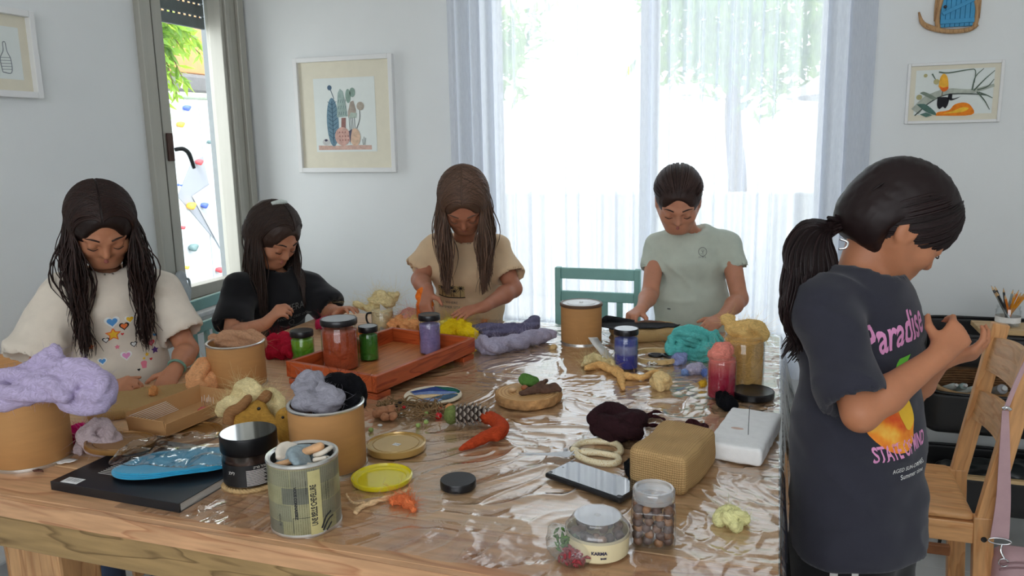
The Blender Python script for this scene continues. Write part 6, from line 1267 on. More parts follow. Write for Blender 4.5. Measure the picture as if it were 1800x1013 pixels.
for k, (x, y, z, s, rzv, c, lb, g) in enumerate([(0.560, 2.775, 0.535, 0.010, 0.4, (190, 196, 190), 'white paint tube at the left of the wicker basket', 0), (0.590, 2.780, 0.535, 0.011, 0.3, (160, 180, 176), 'pale grey-green paint tube in the wicker basket', 0), (0.612, 2.768, 0.532, 0.009, 0.8, (200, 206, 200), 'white capped paint tube lying in the wicker basket', 0), (0.655, 2.785, 0.540, 0.021, -0.5, (96, 110, 116), 'stout grey bottle with a yellow band in the wicker basket', 1), (0.700, 2.775, 0.536, 0.016, 0.2, (170, 172, 176), 'pale bottle beside the stout grey bottle in the basket', 0), (0.80, 2.78, 0.545, 0.024, 0.1, (150, 144, 180), 'lilac tub in the wicker basket', 0)]):
    o = thing('paint_tube', lb, 'paint', (x, y, z+0.02)); o.rotation_euler = (R(62), 0, rzv); q = s/0.01; lathe('tube', [(0, -0.04*q**0.3), (s, -0.04*q**0.3), (s, 0.018), (s*0.5, 0.024), (0, 0.024)], mat('tube%d' % k, lin(*c), 0.35, 0.1, 40), o, 20); lathe('cap', [(0, 0.024), (s*0.55, 0.024), (s*0.5, 0.034), (0, 0.034)], bpy.data.materials['paper_white'], o, 16)
    if g: lathe('band', [(s*1.01, -0.012), (s*1.01, 0.0)], mat('tube_band', lin(210, 170, 40), 0.4), o, 20)
fillr = thing('paper_liner', 'crumpled brown paper under the paint tubes in the basket', 'paper', (0.74, 2.82, 0.438)); S = SDF((-.22, -.11, -.01), (.22, .11, .13), 0.008); S.rbox((0, 0, 0.048), (0.185, 0.080, 0.046), 0.03); sdf_obj('paper', S, CARD, fillr, 1, [(0.012, 20, 3)])

# framed pictures
FRW = mat('frame_white', (0.80, 0.80, 0.79, 1), 0.45, 0.015, 8); MATB = mat('mat_board', lin(226, 220, 200), 0.85, 0.03, 20); PAPR = mat('drawing_paper', lin(226, 232, 228), 0.8, 0.02, 20)
def picture(name, label, loc, rot, w, h, fw, dep, mw, wear=0):
    """frame in local X (width) and Z (height), face towards -Y"""
    t = thing(name, label, 'picture', loc); t.rotation_euler = rot
    for nm, sz, lc in (('frame_side', (fw, dep, h), (-w/2+fw/2, -dep/2, 0)), ('frame_side', (fw, dep, h), (w/2-fw/2, -dep/2, 0)), ('frame_side', (w-2*fw, dep, fw), (0, -dep/2, h/2-fw/2)), ('frame_side', (w-2*fw, dep, fw), (0, -dep/2, -h/2+fw/2))): box(nm, sz, lc, FRW, t, bev=0.002)
    box('mat_board', (w-2*fw, 0.003, h-2*fw), (0, -0.008, 0), MATB, t); box('drawing', (w-2*fw-2*mw[0], 0.001, h-2*fw-2*mw[1]), (0, -0.0098, mw[2]), PAPR, t); return t
dk = [0]
def art(parent, polys, col, rough=0.8, m=None):
    if parent.name == 'framed_painting': polys = [([tuple(q[:2]) for q in catmull([(x, y, 0) for x, y in p+[p[0]]], 4)[:-1]] if 4 < len(p) < 12 else p) for p in polys]
    bm = polys_bm(polys); bmesh.ops.triangulate(bm, faces=bm.faces[:]); dk[0] += 1; y = -0.0106-0.00008*(dk[0] % 40)
    for v in bm.verts: v.co = Vector((v.co.x, y, v.co.y))
    key = 'art_%d_%d_%d' % tuple(col); mm = bpy.data.materials.get(key) or mat(key, lin(*col), 0.85, 0.18, 60); o = bm_obj('drawn_shape', bm, mm, parent); o['kind'] = 'stuff'; return o
dk[0] = 0
p1 = picture('framed_drawing', 'square white-framed drawing of a cactus cluster', (-1.809, YB, 1.501), (0, 0, 0), 0.486, 0.497, 0.020, 0.024, (0.072, 0.070, 0.0))
p1.rotation_euler = (0, R(0.3), 0)
art(p1, [[(-0.140, -0.150), (0.125, -0.150), (0.125, -0.132), (0.04, -0.130), (-0.05, -0.132), (-0.140, -0.130)]], (206, 172, 158))
art(p1, [circ(-0.062, -0.03, 0.030, 24, 0.105)], (110, 140, 156)); art(p1, stroke([(-0.062, -0.12), (-0.062, 0.06)], 0.003)+[q for k in range(9) for q in stroke([(-0.062, -0.10+k*0.018), (-0.084, -0.085+k*0.018)], 0.002, smooth=False)+stroke([(-0.062, -0.10+k*0.018), (-0.040, -0.085+k*0.018)], 0.002, smooth=False)], (54, 84, 104))
art(p1, stroke([(-0.05, 0.07), (-0.062, 0.10), (-0.068, 0.115)], 0.003), (70, 90, 110)); art(p1, [circ(-0.070, 0.118, 0.011)], (84, 108, 130))
art(p1, [[(-0.040, -0.01), (-0.036, 0.05), (-0.030, 0.095), (-0.018, 0.112), (-0.004, 0.100), (0.006, 0.05), (0.014, -0.006)]], (158, 178, 172)); art(p1, [q for k in range(12) for q in stroke([(-0.03+0.011*(k % 4), 0.0+0.026*(k//4)), (-0.026+0.011*(k % 4), 0.014+0.026*(k//4))], 0.002, smooth=False)], (84, 104, 104))
art(p1, [[(-0.022, -0.065), (-0.018, -0.012), (0.004, -0.012), (0.0, -0.065)]], (150, 110, 104)); art(p1, [circ(0.020, 0.080, 0.013, 20, 0.030), circ(0.042, 0.095, 0.014, 20, 0.020)], (140, 164, 152))
art(p1, [[(0.016, 0.012), (0.030, 0.055), (0.045, 0.06), (0.056, 0.02), (0.052, -0.012), (0.016, -0.012)]], (170, 158, 146)); art(p1, [[(0.018, -0.012), (0.030, 0.010), (0.060, 0.006), (0.056, -0.014)]], (176, 190, 178))
art(p1, [q for x in (0.022, 0.030, 0.038, 0.048) for q in stroke([(x, -0.065), (x-0.002, -0.012)], 0.0022, smooth=False)], (70, 76, 84)); art(p1, stroke([(0.055, -0.06), (0.072, -0.02), (0.074, 0.02)], 0.003), (84, 84, 84)); art(p1, [circ(0.078, 0.036, 0.018)], (176, 166, 152))
art(p1, [circ(-0.016, -0.092, 0.038, 24, 0.040)], (206, 166, 154)); art(p1, [circ(-0.03+0.014*(k % 4), -0.108+0.017*(k//4), 0.0035, 8) for k in range(11)], (160, 110, 104)); art(p1, [circ(0.046, -0.096, 0.026, 24, 0.038)], (216, 184, 158)); art(p1, [[(0.02, -0.13), (0.016, -0.07), (0.034, -0.06), (0.026, -0.09)]], (90, 90, 108))
art(p1, [circ(-0.100, -0.116, 0.018, 20, 0.014)], (196, 196, 194)); art(p1, [circ(-0.100, -0.108, 0.008, 12, 0.005)], (60, 60, 80)); art(p1, stroke([(0.088, -0.130), (0.090, -0.095)], 0.002)+stroke([(0.084, -0.130), (0.081, -0.105)], 0.002)+stroke([(0.093, -0.130), (0.098, -0.10)], 0.002), (90, 100, 100))
p2 = picture('framed_painting', 'small white-framed painting of a branch with orange fruit and a black animal', (0.556, YB, 1.506), (0, 0, 0), 0.292, 0.204, 0.010, 0.016, (0.017, 0.017, 0.003))
G1 = (128, 140, 126)
art(p2, stroke([(-0.115, -0.060), (-0.08, -0.02), (-0.02, 0.004), (0.05, 0.002), (0.12, 0.020)], (0.030, 0.010)), (176, 182, 170)); art(p2, stroke([(-0.115, -0.074), (-0.07, -0.03), (-0.02, -0.006), (0.05, -0.006), (0.10, -0.012)], 0.004), (84, 94, 88))
for pts in ([(0.06, 0.004), (0.09, 0.04), (0.118, 0.068)], [(0.07, 0.006), (0.10, 0.016), (0.118, 0.040)], [(0.07, 0.0), (0.095, -0.03), (0.112, -0.06)], [(0.075, -0.002), (0.1, -0.012), (0.118, -0.022)], [(0.055, 0.006), (0.062, 0.05), (0.085, 0.076)], [(-0.05, 0.07), (-0.02, 0.066), (0.04, 0.074), (0.06, 0.07), (0.06, 0.03)], [(-0.07, 0.065), (-0.058, 0.045)]): art(p2, stroke(pts, (0.005, 0.002)), (96, 112, 98))
for x, y, r_ in ((-0.055, 0.038, 0.009), (-0.105, -0.012, 0.009), (-0.09, 0.06, 0.006)): art(p2, [circ(x, y, r_)], (186, 178, 128))
art(p2, [[(-0.104, 0.002), (-0.08, -0.012), (-0.062, -0.022), (-0.05, -0.018), (-0.07, -0.004), (-0.092, 0.006)]], G1); art(p2, [[(-0.112, -0.036), (-0.085, -0.036), (-0.055, -0.060), (-0.05, -0.074), (-0.08, -0.062)], [(-0.10, -0.070), (-0.08, -0.064), (-0.06, -0.074), (-0.08, -0.080)]], (84, 116, 106))
art(p2, [[(-0.048, 0.022), (-0.044, 0.052), (-0.034, 0.064), (-0.022, 0.05), (-0.018, 0.016), (-0.034, 0.006)]], (244, 178, 60)); art(p2, [[(-0.046, 0.024), (-0.034, 0.018), (-0.018, 0.020), (-0.020, 0.010), (-0.034, 0.004)]], (232, 110, 34)); art(p2, stroke([(-0.034, 0.006), (-0.036, -0.012)], 0.003), (120, 110, 90))
art(p2, [[(-0.048, -0.014), (-0.016, -0.016), (-0.014, -0.036), (-0.022, -0.052), (-0.030, -0.046), (-0.040, -0.054), (-0.048, -0.040)], [(-0.018, -0.02), (-0.014, -0.004), (-0.004, -0.006), (-0.002, -0.02), (0.022, -0.014), (-0.004, -0.026)]], (24, 24, 30))
art(p2, [[(-0.050, -0.076), (-0.044, -0.064), (-0.01, -0.058), (0.006, -0.040), (0.034, -0.034), (0.056, -0.046), (0.060, -0.076)]], (240, 134, 30)); art(p2, [[(-0.03, -0.070), (0.0, -0.062), (0.03, -0.05), (0.05, -0.054), (0.03, -0.066)]], (246, 190, 60))
p3 = picture('framed_sketch', 'white-framed bottle sketch cropped by the left edge of the photo', (XL, 1.72, 1.672), (0, 0, R(90)), 0.562, 0.272, 0.020, 0.030, (0.03, 0.036, 0.0))
art(p3, stroke([(0.160, -0.06), (0.190, -0.06), (0.193, -0.02), (0.183, 0.005), (0.181, 0.03)], 0.003)+stroke([(0.160, -0.06), (0.157, -0.02), (0.170, 0.005), (0.172, 0.03), (0.181, 0.032)], 0.003)+[q for k in range(5) for q in stroke([(0.158, -0.052+k*0.009), (0.192, -0.05+k*0.009)], 0.0016, smooth=False)], (130, 138, 142))
# fairy door with driftwood frame
fdr = thing('fairy_door', 'small blue plank fairy door framed in driftwood on the back wall', 'ornament', (0.548, YB, 1.715)); BLUEP = mat('blue_paint', lin(62, 150, 196), 0.6, 0.1, 30); DW = wood('driftwood', lin(196, 156, 112), lin(146, 104, 70), 'Z', 3.0, 0.8, False)
for k in range(7): box('plank', (0.0138, 0.010, 0.17), (-0.043+0.0146*k, -0.012, 0.092), BLUEP, fdr, bev=0.0015)
box('ledge', (0.102, 0.006, 0.014), (0, -0.019, 0.025), BLUEP, fdr, bev=0.001); box('ledge', (0.102, 0.006, 0.014), (0, -0.019, 0.110), BLUEP, fdr, bev=0.001); bar('brace', (-0.045, -0.019, 0.05), (0.046, -0.019, 0.092), 0.012, 0.006, BLUEP, fdr, 0.001)
S = SDF((-.01,)*3, (.01,)*3, 0.0012); S.ell((0, 0, 0), (.0055, .005, .0055)); o = sdf_obj('knob', S, mat('iron', (0.06, 0.055, 0.06, 1), 0.5, metal=0.6), fdr, 1); o.location = (-0.040, -0.026, 0.072)
tube('driftwood_branch', [(-0.117, -0.012, 0.062), (-0.106, -0.012, 0.030), (-0.085, -0.014, 0.012), (-0.04, -0.016, -0.004), (0.0, -0.018, -0.008), (0.04, -0.016, -0.004), (0.062, -0.016, 0.010)], [0.003, 0.007, 0.009, 0.008, 0.008, 0.008, 0.006], DW, fdr, 10)
for x, q in ((-0.058, 1), (0.057, -1)):
    tube('driftwood_post', [(x+0.004*q, -0.014, 0.0), (x-0.003*q, -0.014, 0.05), (x+0.004*q, -0.016, 0.10), (x, -0.014, 0.18)], [0.008, 0.008, 0.009, 0.008], DW, fdr, 10); tube('driftwood_twig', [(x-0.012*q*0.6, -0.01, 0.03), (x-0.008*q, -0.01, 0.09), (x-0.002*q, -0.01, 0.14)], [0.004, 0.004, 0.003], DW, fdr, 8)
# girl's wooden chair at the left end of the table and the ornament by the window
wc = thing('wooden_chair', 'brown wooden chair under the girl in the cream T-shirt', 'chair', (-1.86, 1.60, 0), R(62)); 
box('seat', (0.34, 0.32, 0.022), (0, 0, 0.40), BIRCHX, wc, bev=0.006)
for s in (-1, 1): bar('back_post', (s*0.165, 0.165, 0), (s*0.175, 0.215, 0.83), 0.028, 0.034, BIRCH, wc); bar('front_leg', (s*0.15, -0.14, 0), (s*0.15, -0.14, 0.39), 0.032, 0.032, BIRCH, wc)
box('back_rail', (0.32, 0.018, 0.07), (0, 0.205, 0.76), BIRCHX, wc, bev=0.004); box('back_rail', (0.32, 0.018, 0.06), (0, 0.195, 0.60), BIRCHX, wc, bev=0.004)

# pale jug on the side window's ledge, white paper behind the jars
tag(box('trim_1', (0.075, 0.62, 0.02), (XL+0.0375, 2.765, 0.69), WFR, bev=0.004), kind='structure')
kn = thing('water_jug', 'pale grey rounded jug on the ledge of the side window', 'jug', (XL+0.046, 2.515, 0.70))
S = SDF((-.05,)*3, (.05, .05, .24), 0.004); S.cap((0, 0, 0.03), (0, 0, 0.10), 0.030, 0.030); S.cap((0, 0, 0.10), (0, 0, 0.165), 0.026, 0.021, k=0.02); S.ell((0, 0, 0.215), (0.012, 0.012, 0.03), op='-'); S.plane((0, 0, 0.001), (0, 0, -1)); sdf_obj('jug_body', S, mat('jug_grey', lin(170, 176, 180), 0.4), kn, 2)
tube('handle', [(0.0, 0.024, 0.15), (0.0, 0.044, 0.14), (0.0, 0.044, 0.09), (0.0, 0.028, 0.07)], 0.005, bpy.data.materials['jug_grey'], kn, 8)
pp = thing('paper_sheet', 'folded white paper standing behind the rust-red jar', 'paper', T(682, 584)); O = np.array(pp.location)
for q, (a_, b_, c_, d_) in enumerate([((668, 586, 0), (690, 582, 0), (694, 556, 2.52), (668, 534, 2.50)), ((690, 582, 0), (728, 576, 0), (724, 548, 2.58), (694, 556, 2.52))]):
    P = [T(a_[0], a_[1])-O, T(b_[0], b_[1])-O, at(*c_)-O, at(*d_)-O]; bm = bmesh.new(); bm.faces.new([bm.verts.new(p) for p in P]); bmesh.ops.solidify(bm, geom=bm.faces[:], thickness=0.0006); bm_obj('fold', bm, bpy.data.materials['paper_white'], pp)

# ------------------------------------------------------------------ people
nrm = lambda v: np.asarray(v, float)/(np.linalg.norm(v)+1e-12)
UPZ = np.array([0, 0, 1.0])
def skinmat(name, col): return mat(name, col, 0.5, 0.06, 30, 0.05, 400, sss=0.12, spec=0.35)
def hairmat(name, col):
    m, t, b = newmat(name); g = t.add('ShaderNodeNewGeometry'); r = ramp(t, g.outputs['Random Per Island'], [(0, mul(col, 0.55)), (1, mul(col, 1.5))]); t.link(r.outputs[0], b.inputs['Base Color'])
    b.inputs['Roughness'].default_value = 0.5; b.inputs['Specular IOR Level'].default_value = 0.28; return m
def clothmat(name, col, var=0.05): return mat(name, col, 0.9, var, 25, 0.25, 900, sheen=0.15, spec=0.2)

def head_sdf(S, C, Rm, s):
    L = lambda x, y, z: C+Rm@(np.array([x, y, z])*s)
    E = lambda c, r, k=0.0, op='+': S.ell(L(*c), np.array(r)*s, Rm, k*s, op)
    K = lambda a, b, ra, rb, k=0.0, op='+': S.cap(L(*a), L(*b), ra*s, rb*s, k*s, None, op)
    E((0, -0.008, 0.025), (0.070, 0.088, 0.076)); E((0, 0.030, -0.030), (0.055, 0.052, 0.066), 0.03); E((0, 0.052, -0.080), (0.028, 0.028, 0.024), 0.03)
    for q in (-1, 1):
        K((q*0.050, 0.005, -0.040), (q*0.022, 0.052, -0.080), 0.020, 0.018, 0.025); E((q*0.034, 0.056, -0.030), (0.024, 0.022, 0.022), 0.02)
        E((q*0.030, 0.086, -0.004), (0.015, 0.010, 0.010), 0.014, '-'); E((q*0.030, 0.0725, -0.006), (0.0135, 0.0125, 0.0115), 0.002)
        K((q*0.014, 0.080, 0.012), (q*0.045, 0.066, 0.014), 0.008, 0.007, 0.014)
        E((q*0.071, -0.006, -0.012), (0.009, 0.020, 0.031), 0.006); E((q*0.080, 0.000, -0.010), (0.006, 0.011, 0.018), 0.004, '-'); K((q*0.006, 0.084, -0.034), (q*0.012, 0.080, -0.036), 0.0065, 0.005, 0.006)
    K((0, 0.080, 0.004), (0, 0.095, -0.030), 0.006, 0.0085, 0.012)
    K((-0.016, 0.074, -0.056), (0.016, 0.074, -0.056), 0.007, 0.007, 0.012)
    return L
def face_parts(person, L, Rm, s, hm, lipcol):
    S = SDF(L(0, 0.08, -0.056)-0.05, L(0, 0.08, -0.056)+0.05, 0.0016)
    for q in (-1, 1):
        S.cap(L(0, 0.0825, -0.0525), L(q*0.018, 0.074, -0.056), 0.0042*s, 0.0016*s, 0.002); S.cap(L(0, 0.0825, -0.0595), L(q*0.018, 0.074, -0.057), 0.0050*s, 0.0016*s, 0.002)
    sdf_obj('lips', S, mat('lips_'+person.name, lipcol, 0.45, 0.05, 30), person, 1, world=True)
    for q in (-1, 1):
        tube('eyebrow', [L(q*0.014, 0.0875, 0.017), L(q*0.030, 0.083, 0.022), L(q*0.047, 0.071, 0.017)], [0.0022*s, 0.0026*s, 0.001*s], hm, person, 6, world=True)
        tube('eyelashes', [L(q*0.018, 0.0835, -0.0115), L(q*0.030, 0.0865, -0.0135), L(q*0.043, 0.0795, -0.0110)], [0.0008, 0.0014, 0.0009], hm, person, 5, world=True)
def hand(S, w, d, n, tsign, curl=(20, 30, 20), sc=0.86, splay=0.12, thumb=(0.7, 0.6, -0.35), per=None):
    d = nrm(d); n = np.asarray(n, float); n = nrm(n-d*np.dot(n, d)); t = np.cross(d, n)*tsign; w = np.asarray(w, float)
    offs = np.array([0.022, 0.0075, -0.007, -0.020])*sc; lens = np.array([0.056, 0.063, 0.058, 0.046])*sc; kl = np.array([0.066, 0.068, 0.064, 0.058])*sc
    S.cap(w-d*0.012, w+d*0.012, 0.0165*sc, 0.0165*sc, 0.012, (n, 0.8))
    for i in range(4):
        kn = w+d*kl[i]+t*offs[i]+n*0.002; S.cap(w+d*0.008+t*offs[i]*0.55, kn, 0.0105*sc, 0.0090*sc, 0.010)
        di = nrm(d+t*splay*(1.5-i)*0.6); p = kn; a = 0; c = per[i] if per else curl
        for j, fr in enumerate((0.45, 0.31, 0.24)):
            a += R(c[j]); v = di*math.cos(a)-n*math.sin(a); q = p+v*lens[i]*fr; S.cap(p, q, (0.0078, 0.0070, 0.0063)[j]*sc, (0.0070, 0.0063, 0.0050)[j]*sc, 0.0025); p = q
    b = w+d*0.016*sc+t*0.018*sc-n*0.004; v1 = nrm(t*thumb[0]+d*thumb[1]+n*thumb[2]); p1 = b+v1*0.036*sc; v2 = nrm(v1*0.75+d*0.55-n*0.25); p2 = p1+v2*0.028*sc
    S.cap(w+d*0.01, p1, 0.0125*sc, 0.0088*sc, 0.010); S.cap(p1, p2, 0.0086*sc, 0.0062*sc, 0.003)
def proj_text(t, size, sx=1.0, shear=0.0, bold=0.0):
    bm = text_bm(t, size, shear, bold)
    for v in bm.verts: v.co.x *= sx
    return bm
class Person: pass
def person(label, J, skin, cloth, hair, prints=None, s=0.97, hw=0.125, hd=0.085, legs='stand', bottom=None, wr_amp=0.007, cat='person', h=0.0043, scale=1.0):
    """one continuous body; shirt, trousers and hair are its children"""
    P = Person(); shv = J['shR']-J['shL']; b = nrm(np.cross(UPZ, shv)); b = b if np.dot(b[:2], (CAM-J['neck'])[:2]) > 0 or J.get('flip') else -b
    if 'b' in J: b = nrm(J['b'])
    lat = nrm(np.cross(b, UPZ)); P.b = b; P.lat = lat                                   # lat: towards image-right side when facing the viewer is -lat
    root = thing('person', label, cat, (J['pelvis'][0], J['pelvis'][1], 0.0)); P.root = root
    pts = np.array([v for k, v in J.items() if k in ('head', 'neck', 'shL', 'shR', 'elL', 'elR', 'wrL', 'wrR', 'pelvis', 'hipL', 'hipR', 'knL', 'knR', 'anL', 'anR')])
    f = nrm(J['face']); u = nrm(UPZ-f*f[2]) if 'hup' not in J else nrm(J['hup']-f*np.dot(J['hup'], f)); r = np.cross(f, u); Rm = np.stack([r, f, u], 1)
    S = SDF(pts.min(0)-0.16, pts.max(0)+0.17, h); S.D[:] = 0.3
    L = head_sdf(S, J['head'], Rm, s); P.L = L
    S.cap(J['neck']-UPZ*0.01-b*0.012, L(0, -0.022, -0.055), 0.040, 0.036, 0.03)
    ch = J['neck']*0.7+J['pelvis']*0.3; S.cap(ch, J['pelvis'], 0.085, 0.085, 0.02, (b, 0.75)); S.cap(J['neck']-UPZ*0.035, ch, 0.05, 0.085, 0.03)
    for q in 'LR':
        S.cap(J['neck']-UPZ*0.02, J['sh'+q], 0.036, 0.034, 0.03); S.cap(J['sh'+q], J['el'+q], 0.035, 0.0275, 0.02)
        e, w = J['el'+q], J['wr'+q]; m_ = e*0.68+w*0.32; S.cap(e, m_, 0.0275, 0.0285, 0.012); S.cap(m_, w, 0.0285, 0.0175, 0.012)
        hand(S, w, J['hd'+q], J['hn'+q], J['ht'+q], **J.get('hk'+q, {}))
        hp, kn, an = J['hip'+q], J['kn'+q], J['an'+q]
        S.cap(J['pelvis'], hp, 0.08, 0.07, 0.03); S.cap(hp, kn, 0.066, 0.045, 0.03); S.cap(kn, kn*0.6+an*0.4, 0.044, 0.043, 0.02); S.cap(kn*0.6+an*0.4, an, 0.043, 0.027, 0.02); S.cap(an-UPZ*0.015, an-UPZ*0.028+b*0.10, 0.027, 0.018, 0.015)
    V, Q = S.mesh(); V = relax(V, Q, 2, 0.4); pydata('body', V, Q, skin, root, True, True); P.S = S
    face_parts(root, L, Rm, s, hair, J.get('lips', lin(176, 106, 96)))
    # T-shirt
    hem = J['hem']; T_ = SDF(np.minimum(pts.min(0), hem)-0.2, np.maximum(pts.max(0), hem)+0.12, 0.006); fl = (b, hd/hw)
    mid = J['neck']*0.45+hem*0.55
    top = J['neck']-UPZ*0.075*scale
    T_.cap(top, mid, hw*0.93, hw*0.95, 0.03, fl); T_.cap(mid, hem-UPZ*0.0, hw*0.95, hw*J.get('flare', 1.0), 0.03, fl)
    T_.cap(J['neck']-UPZ*0.018, top, 0.055, 0.09, 0.05)
    for q in 'LR':
        se, r1, r2 = J['sl'+q]; T_.cap(J['neck']-UPZ*0.022, J['sh'+q], 0.045, r1*0.85, 0.04); T_.cap(J['sh'+q], se, r1, r2, 0.03)
    for q in 'LR':
        se, r1, r2 = J['sl'+q]; d = nrm(se-J['sh'+q]); T_.cap(se+d*r2*1.25, se+d*r2*1.26, r2*1.3, r2*1.3, 0.0, None, '-'); T_.cap(se-d*0.045, se+d*0.02, r2*0.55, r2*0.86, 0.006, None, '-')
    hz = J['hem'][2]; T_.plane((0, 0, hz), (0, 0, -1)); T_.cap(hem-UPZ*0.02, hem+UPZ*0.03, hw*0.90, hw*0.75, 0.01, fl, '-')
    T_.cap(J['neck']+b*0.012-UPZ*0.012, J['neck']+UPZ*0.10, J.get('nr', 0.050), J.get('nr', 0.050)*1.1, 0.008, None, '-')
    V, Q = T_.mesh(); V = relax(V, Q, 2, 0.5); N = vnormals(V, Q)
    ax = V@lat; zz = V[:, 2]
    wk = fbm(np.stack([ax*7+zz*5, V@b*7, zz*12-ax*3], 1), 1.0, int(label.__len__()), 3)+0.8*(1-np.abs(vnoise(np.stack([ax*9-zz*7, V@b*8, zz*9], 1), 1.0, 5)))**4
    V = V+N*(wk*wr_amp)[:, None]; shirt = pydata('t_shirt', V, Q, cloth, root, True, True); P.shirt = shirt; P.T = T_
    P.bvh = BVHTree.FromPolygons([Vector(v) for v in V], [tuple(q) for q in Q.tolist()])
    # trousers or shorts
    B_ = SDF(pts.min(0)-0.16, np.array([pts[:, 0].max(), pts[:, 1].max(), J['pelvis'][2]+0.1])+0.12, 0.007); zend = J.get('leg_end', 0.10)
    B_.cap(J['pelvis']+UPZ*0.06, J['pelvis']-UPZ*0.01, 0.10, 0.108, 0.02, (b, 0.8))
    for q in 'LR':
        hp, kn, an = J['hip'+q], J['kn'+q], J['an'+q]; B_.cap(hp, kn, 0.083, J.get('kr', 0.062), 0.03)
        if legs != 'shorts': B_.cap(kn, an+UPZ*0.03, 0.062, 0.050, 0.02)
    if legs == 'shorts': B_.plane((0, 0, zend), (0, 0, -1))
    V, Q = B_.mesh(); V = relax(V, Q, 2); V = V+vnormals(V, Q)*(fbm(V, 14, 3, 2)*0.004)[:, None]; P.pants = pydata('shorts' if legs == 'shorts' else 'trousers', V, Q, bottom, root, True, True); P.pbvh = BVHTree.FromPolygons([Vector(v) for v in V], [tuple(q) for q in Q.tolist()])
    for q in 'LR':
        an = J['an'+q]; F_ = SDF(an-np.array([.14, .14, .08]), an+np.array([.14, .14, .05]), 0.005); F_.cap(an-UPZ*0.024-b*0.015, an-UPZ*0.03+b*0.105, 0.033, 0.024, 0.02); F_.plane((0, 0, 0.001), (0, 0, -1)); sdf_obj('shoe', F_, mat('shoe_'+q+root.name, (0.55, 0.55, 0.56, 1), 0.6), root, 2, world=True)
    P.Rm = Rm; P.s = s; return P
def on_shirt(P, px, py, bvh=None):
    d = FWD+RIGHT*(px-900)/FPX-UP*(py-506.5)/FPX; h, n, _, _ = (bvh or P.bvh).ray_cast(Vector(CAM), Vector(d).normalized(), 6.0); return None if h is None else np.array(h)
def shirt_print(P, name, bm, m, px, py, rot=0.0, fdir=None, bvh=None, parent=None, L=0.006):
    h = on_shirt(P, px, py, bvh)
    if h is None: bm.free(); return None
    f = nrm(fdir if fdir is not None else P.b); rt = nrm(np.cross(-f, UPZ)); up = np.cross(rt, -f)
    return decal(name, bm, bvh or P.bvh, m, parent or P.shirt, h+f*0.12, rt, up, -f, L=L, off=0.0011, rot=rot)
# ---- hair
def hair_cap(P, m, thick=0.010, face_y=0.045, low=-0.03, extra=None, tied=False):
    L, Rm, s = P.L, P.Rm, P.s; c = L(0, -0.01, 0.0); S = SDF(c-0.2, c+0.16, 0.0045)
    S.ell(L(0, -0.010, 0.026), np.array([0.072+thick, 0.090+thick, 0.078+thick])*s, Rm); S.ell(L(0, -0.035, -0.02), np.array([0.072+thick*0.6, 0.066+thick, 0.07])*s, Rm, 0.02)
    if extra: extra(S, L, s)
    S.ell(L(0, 0.108, -0.034), np.array([0.060, 0.064, 0.104])*s, Rm, 0.010, '-')
    if tied:
        for q in (-1, 1): S.ell(L(q*0.088, 0.014, -0.050), np.array([0.045, 0.054, 0.066])*s, Rm, 0.008, '-')
    S.plane(L(0, 0, -0.078), -Rm[:, 2])
    V, Q = S.mesh(); V = relax(V, Q, 2); V = V+vnormals(V, Q)*(0.0022*np.abs(vnoise(((V-c)@Rm)*np.array([1, 3.5, 1]), 46, 3)))[:, None]; pydata('hair_mass', V, Q, m, P.root, True, True)
def simulate(P, pts, vel, steps, step, grav, wave, seed, clear=0.005, pull=None):
    """let strand tips fall, kept outside head and shirt"""
    rg = np.random.default_rng(seed); path = [pts.copy()]; p = pts.copy(); v = vel.copy(); ph = rg.uniform(0, 6.28, (len(p), 1)); fr = rg.uniform(0.5, 0.9, (len(p), 1)); side = rg.normal(size=(len(p), 3)); side[:, 2] = 0
    for k in range(steps):
        v = v*0.62+np.array([0, 0, -1.0])*grav+side*np.cos(ph+k*fr)*wave
        if pull is not None: v = v+pull(p, k)
        v /= np.linalg.norm(v, axis=1)[:, None]; p = p+v*step
        for S, cl in ((P.S, clear), (P.T, clear)):
            for _ in range(2):
                d = S.sample(p); bad = d < cl
                if bad.any(): p[bad] += S.grad(p[bad])*(cl-d[bad])[:, None]
        path.append(p.copy())
    return np.stack(path, 1)
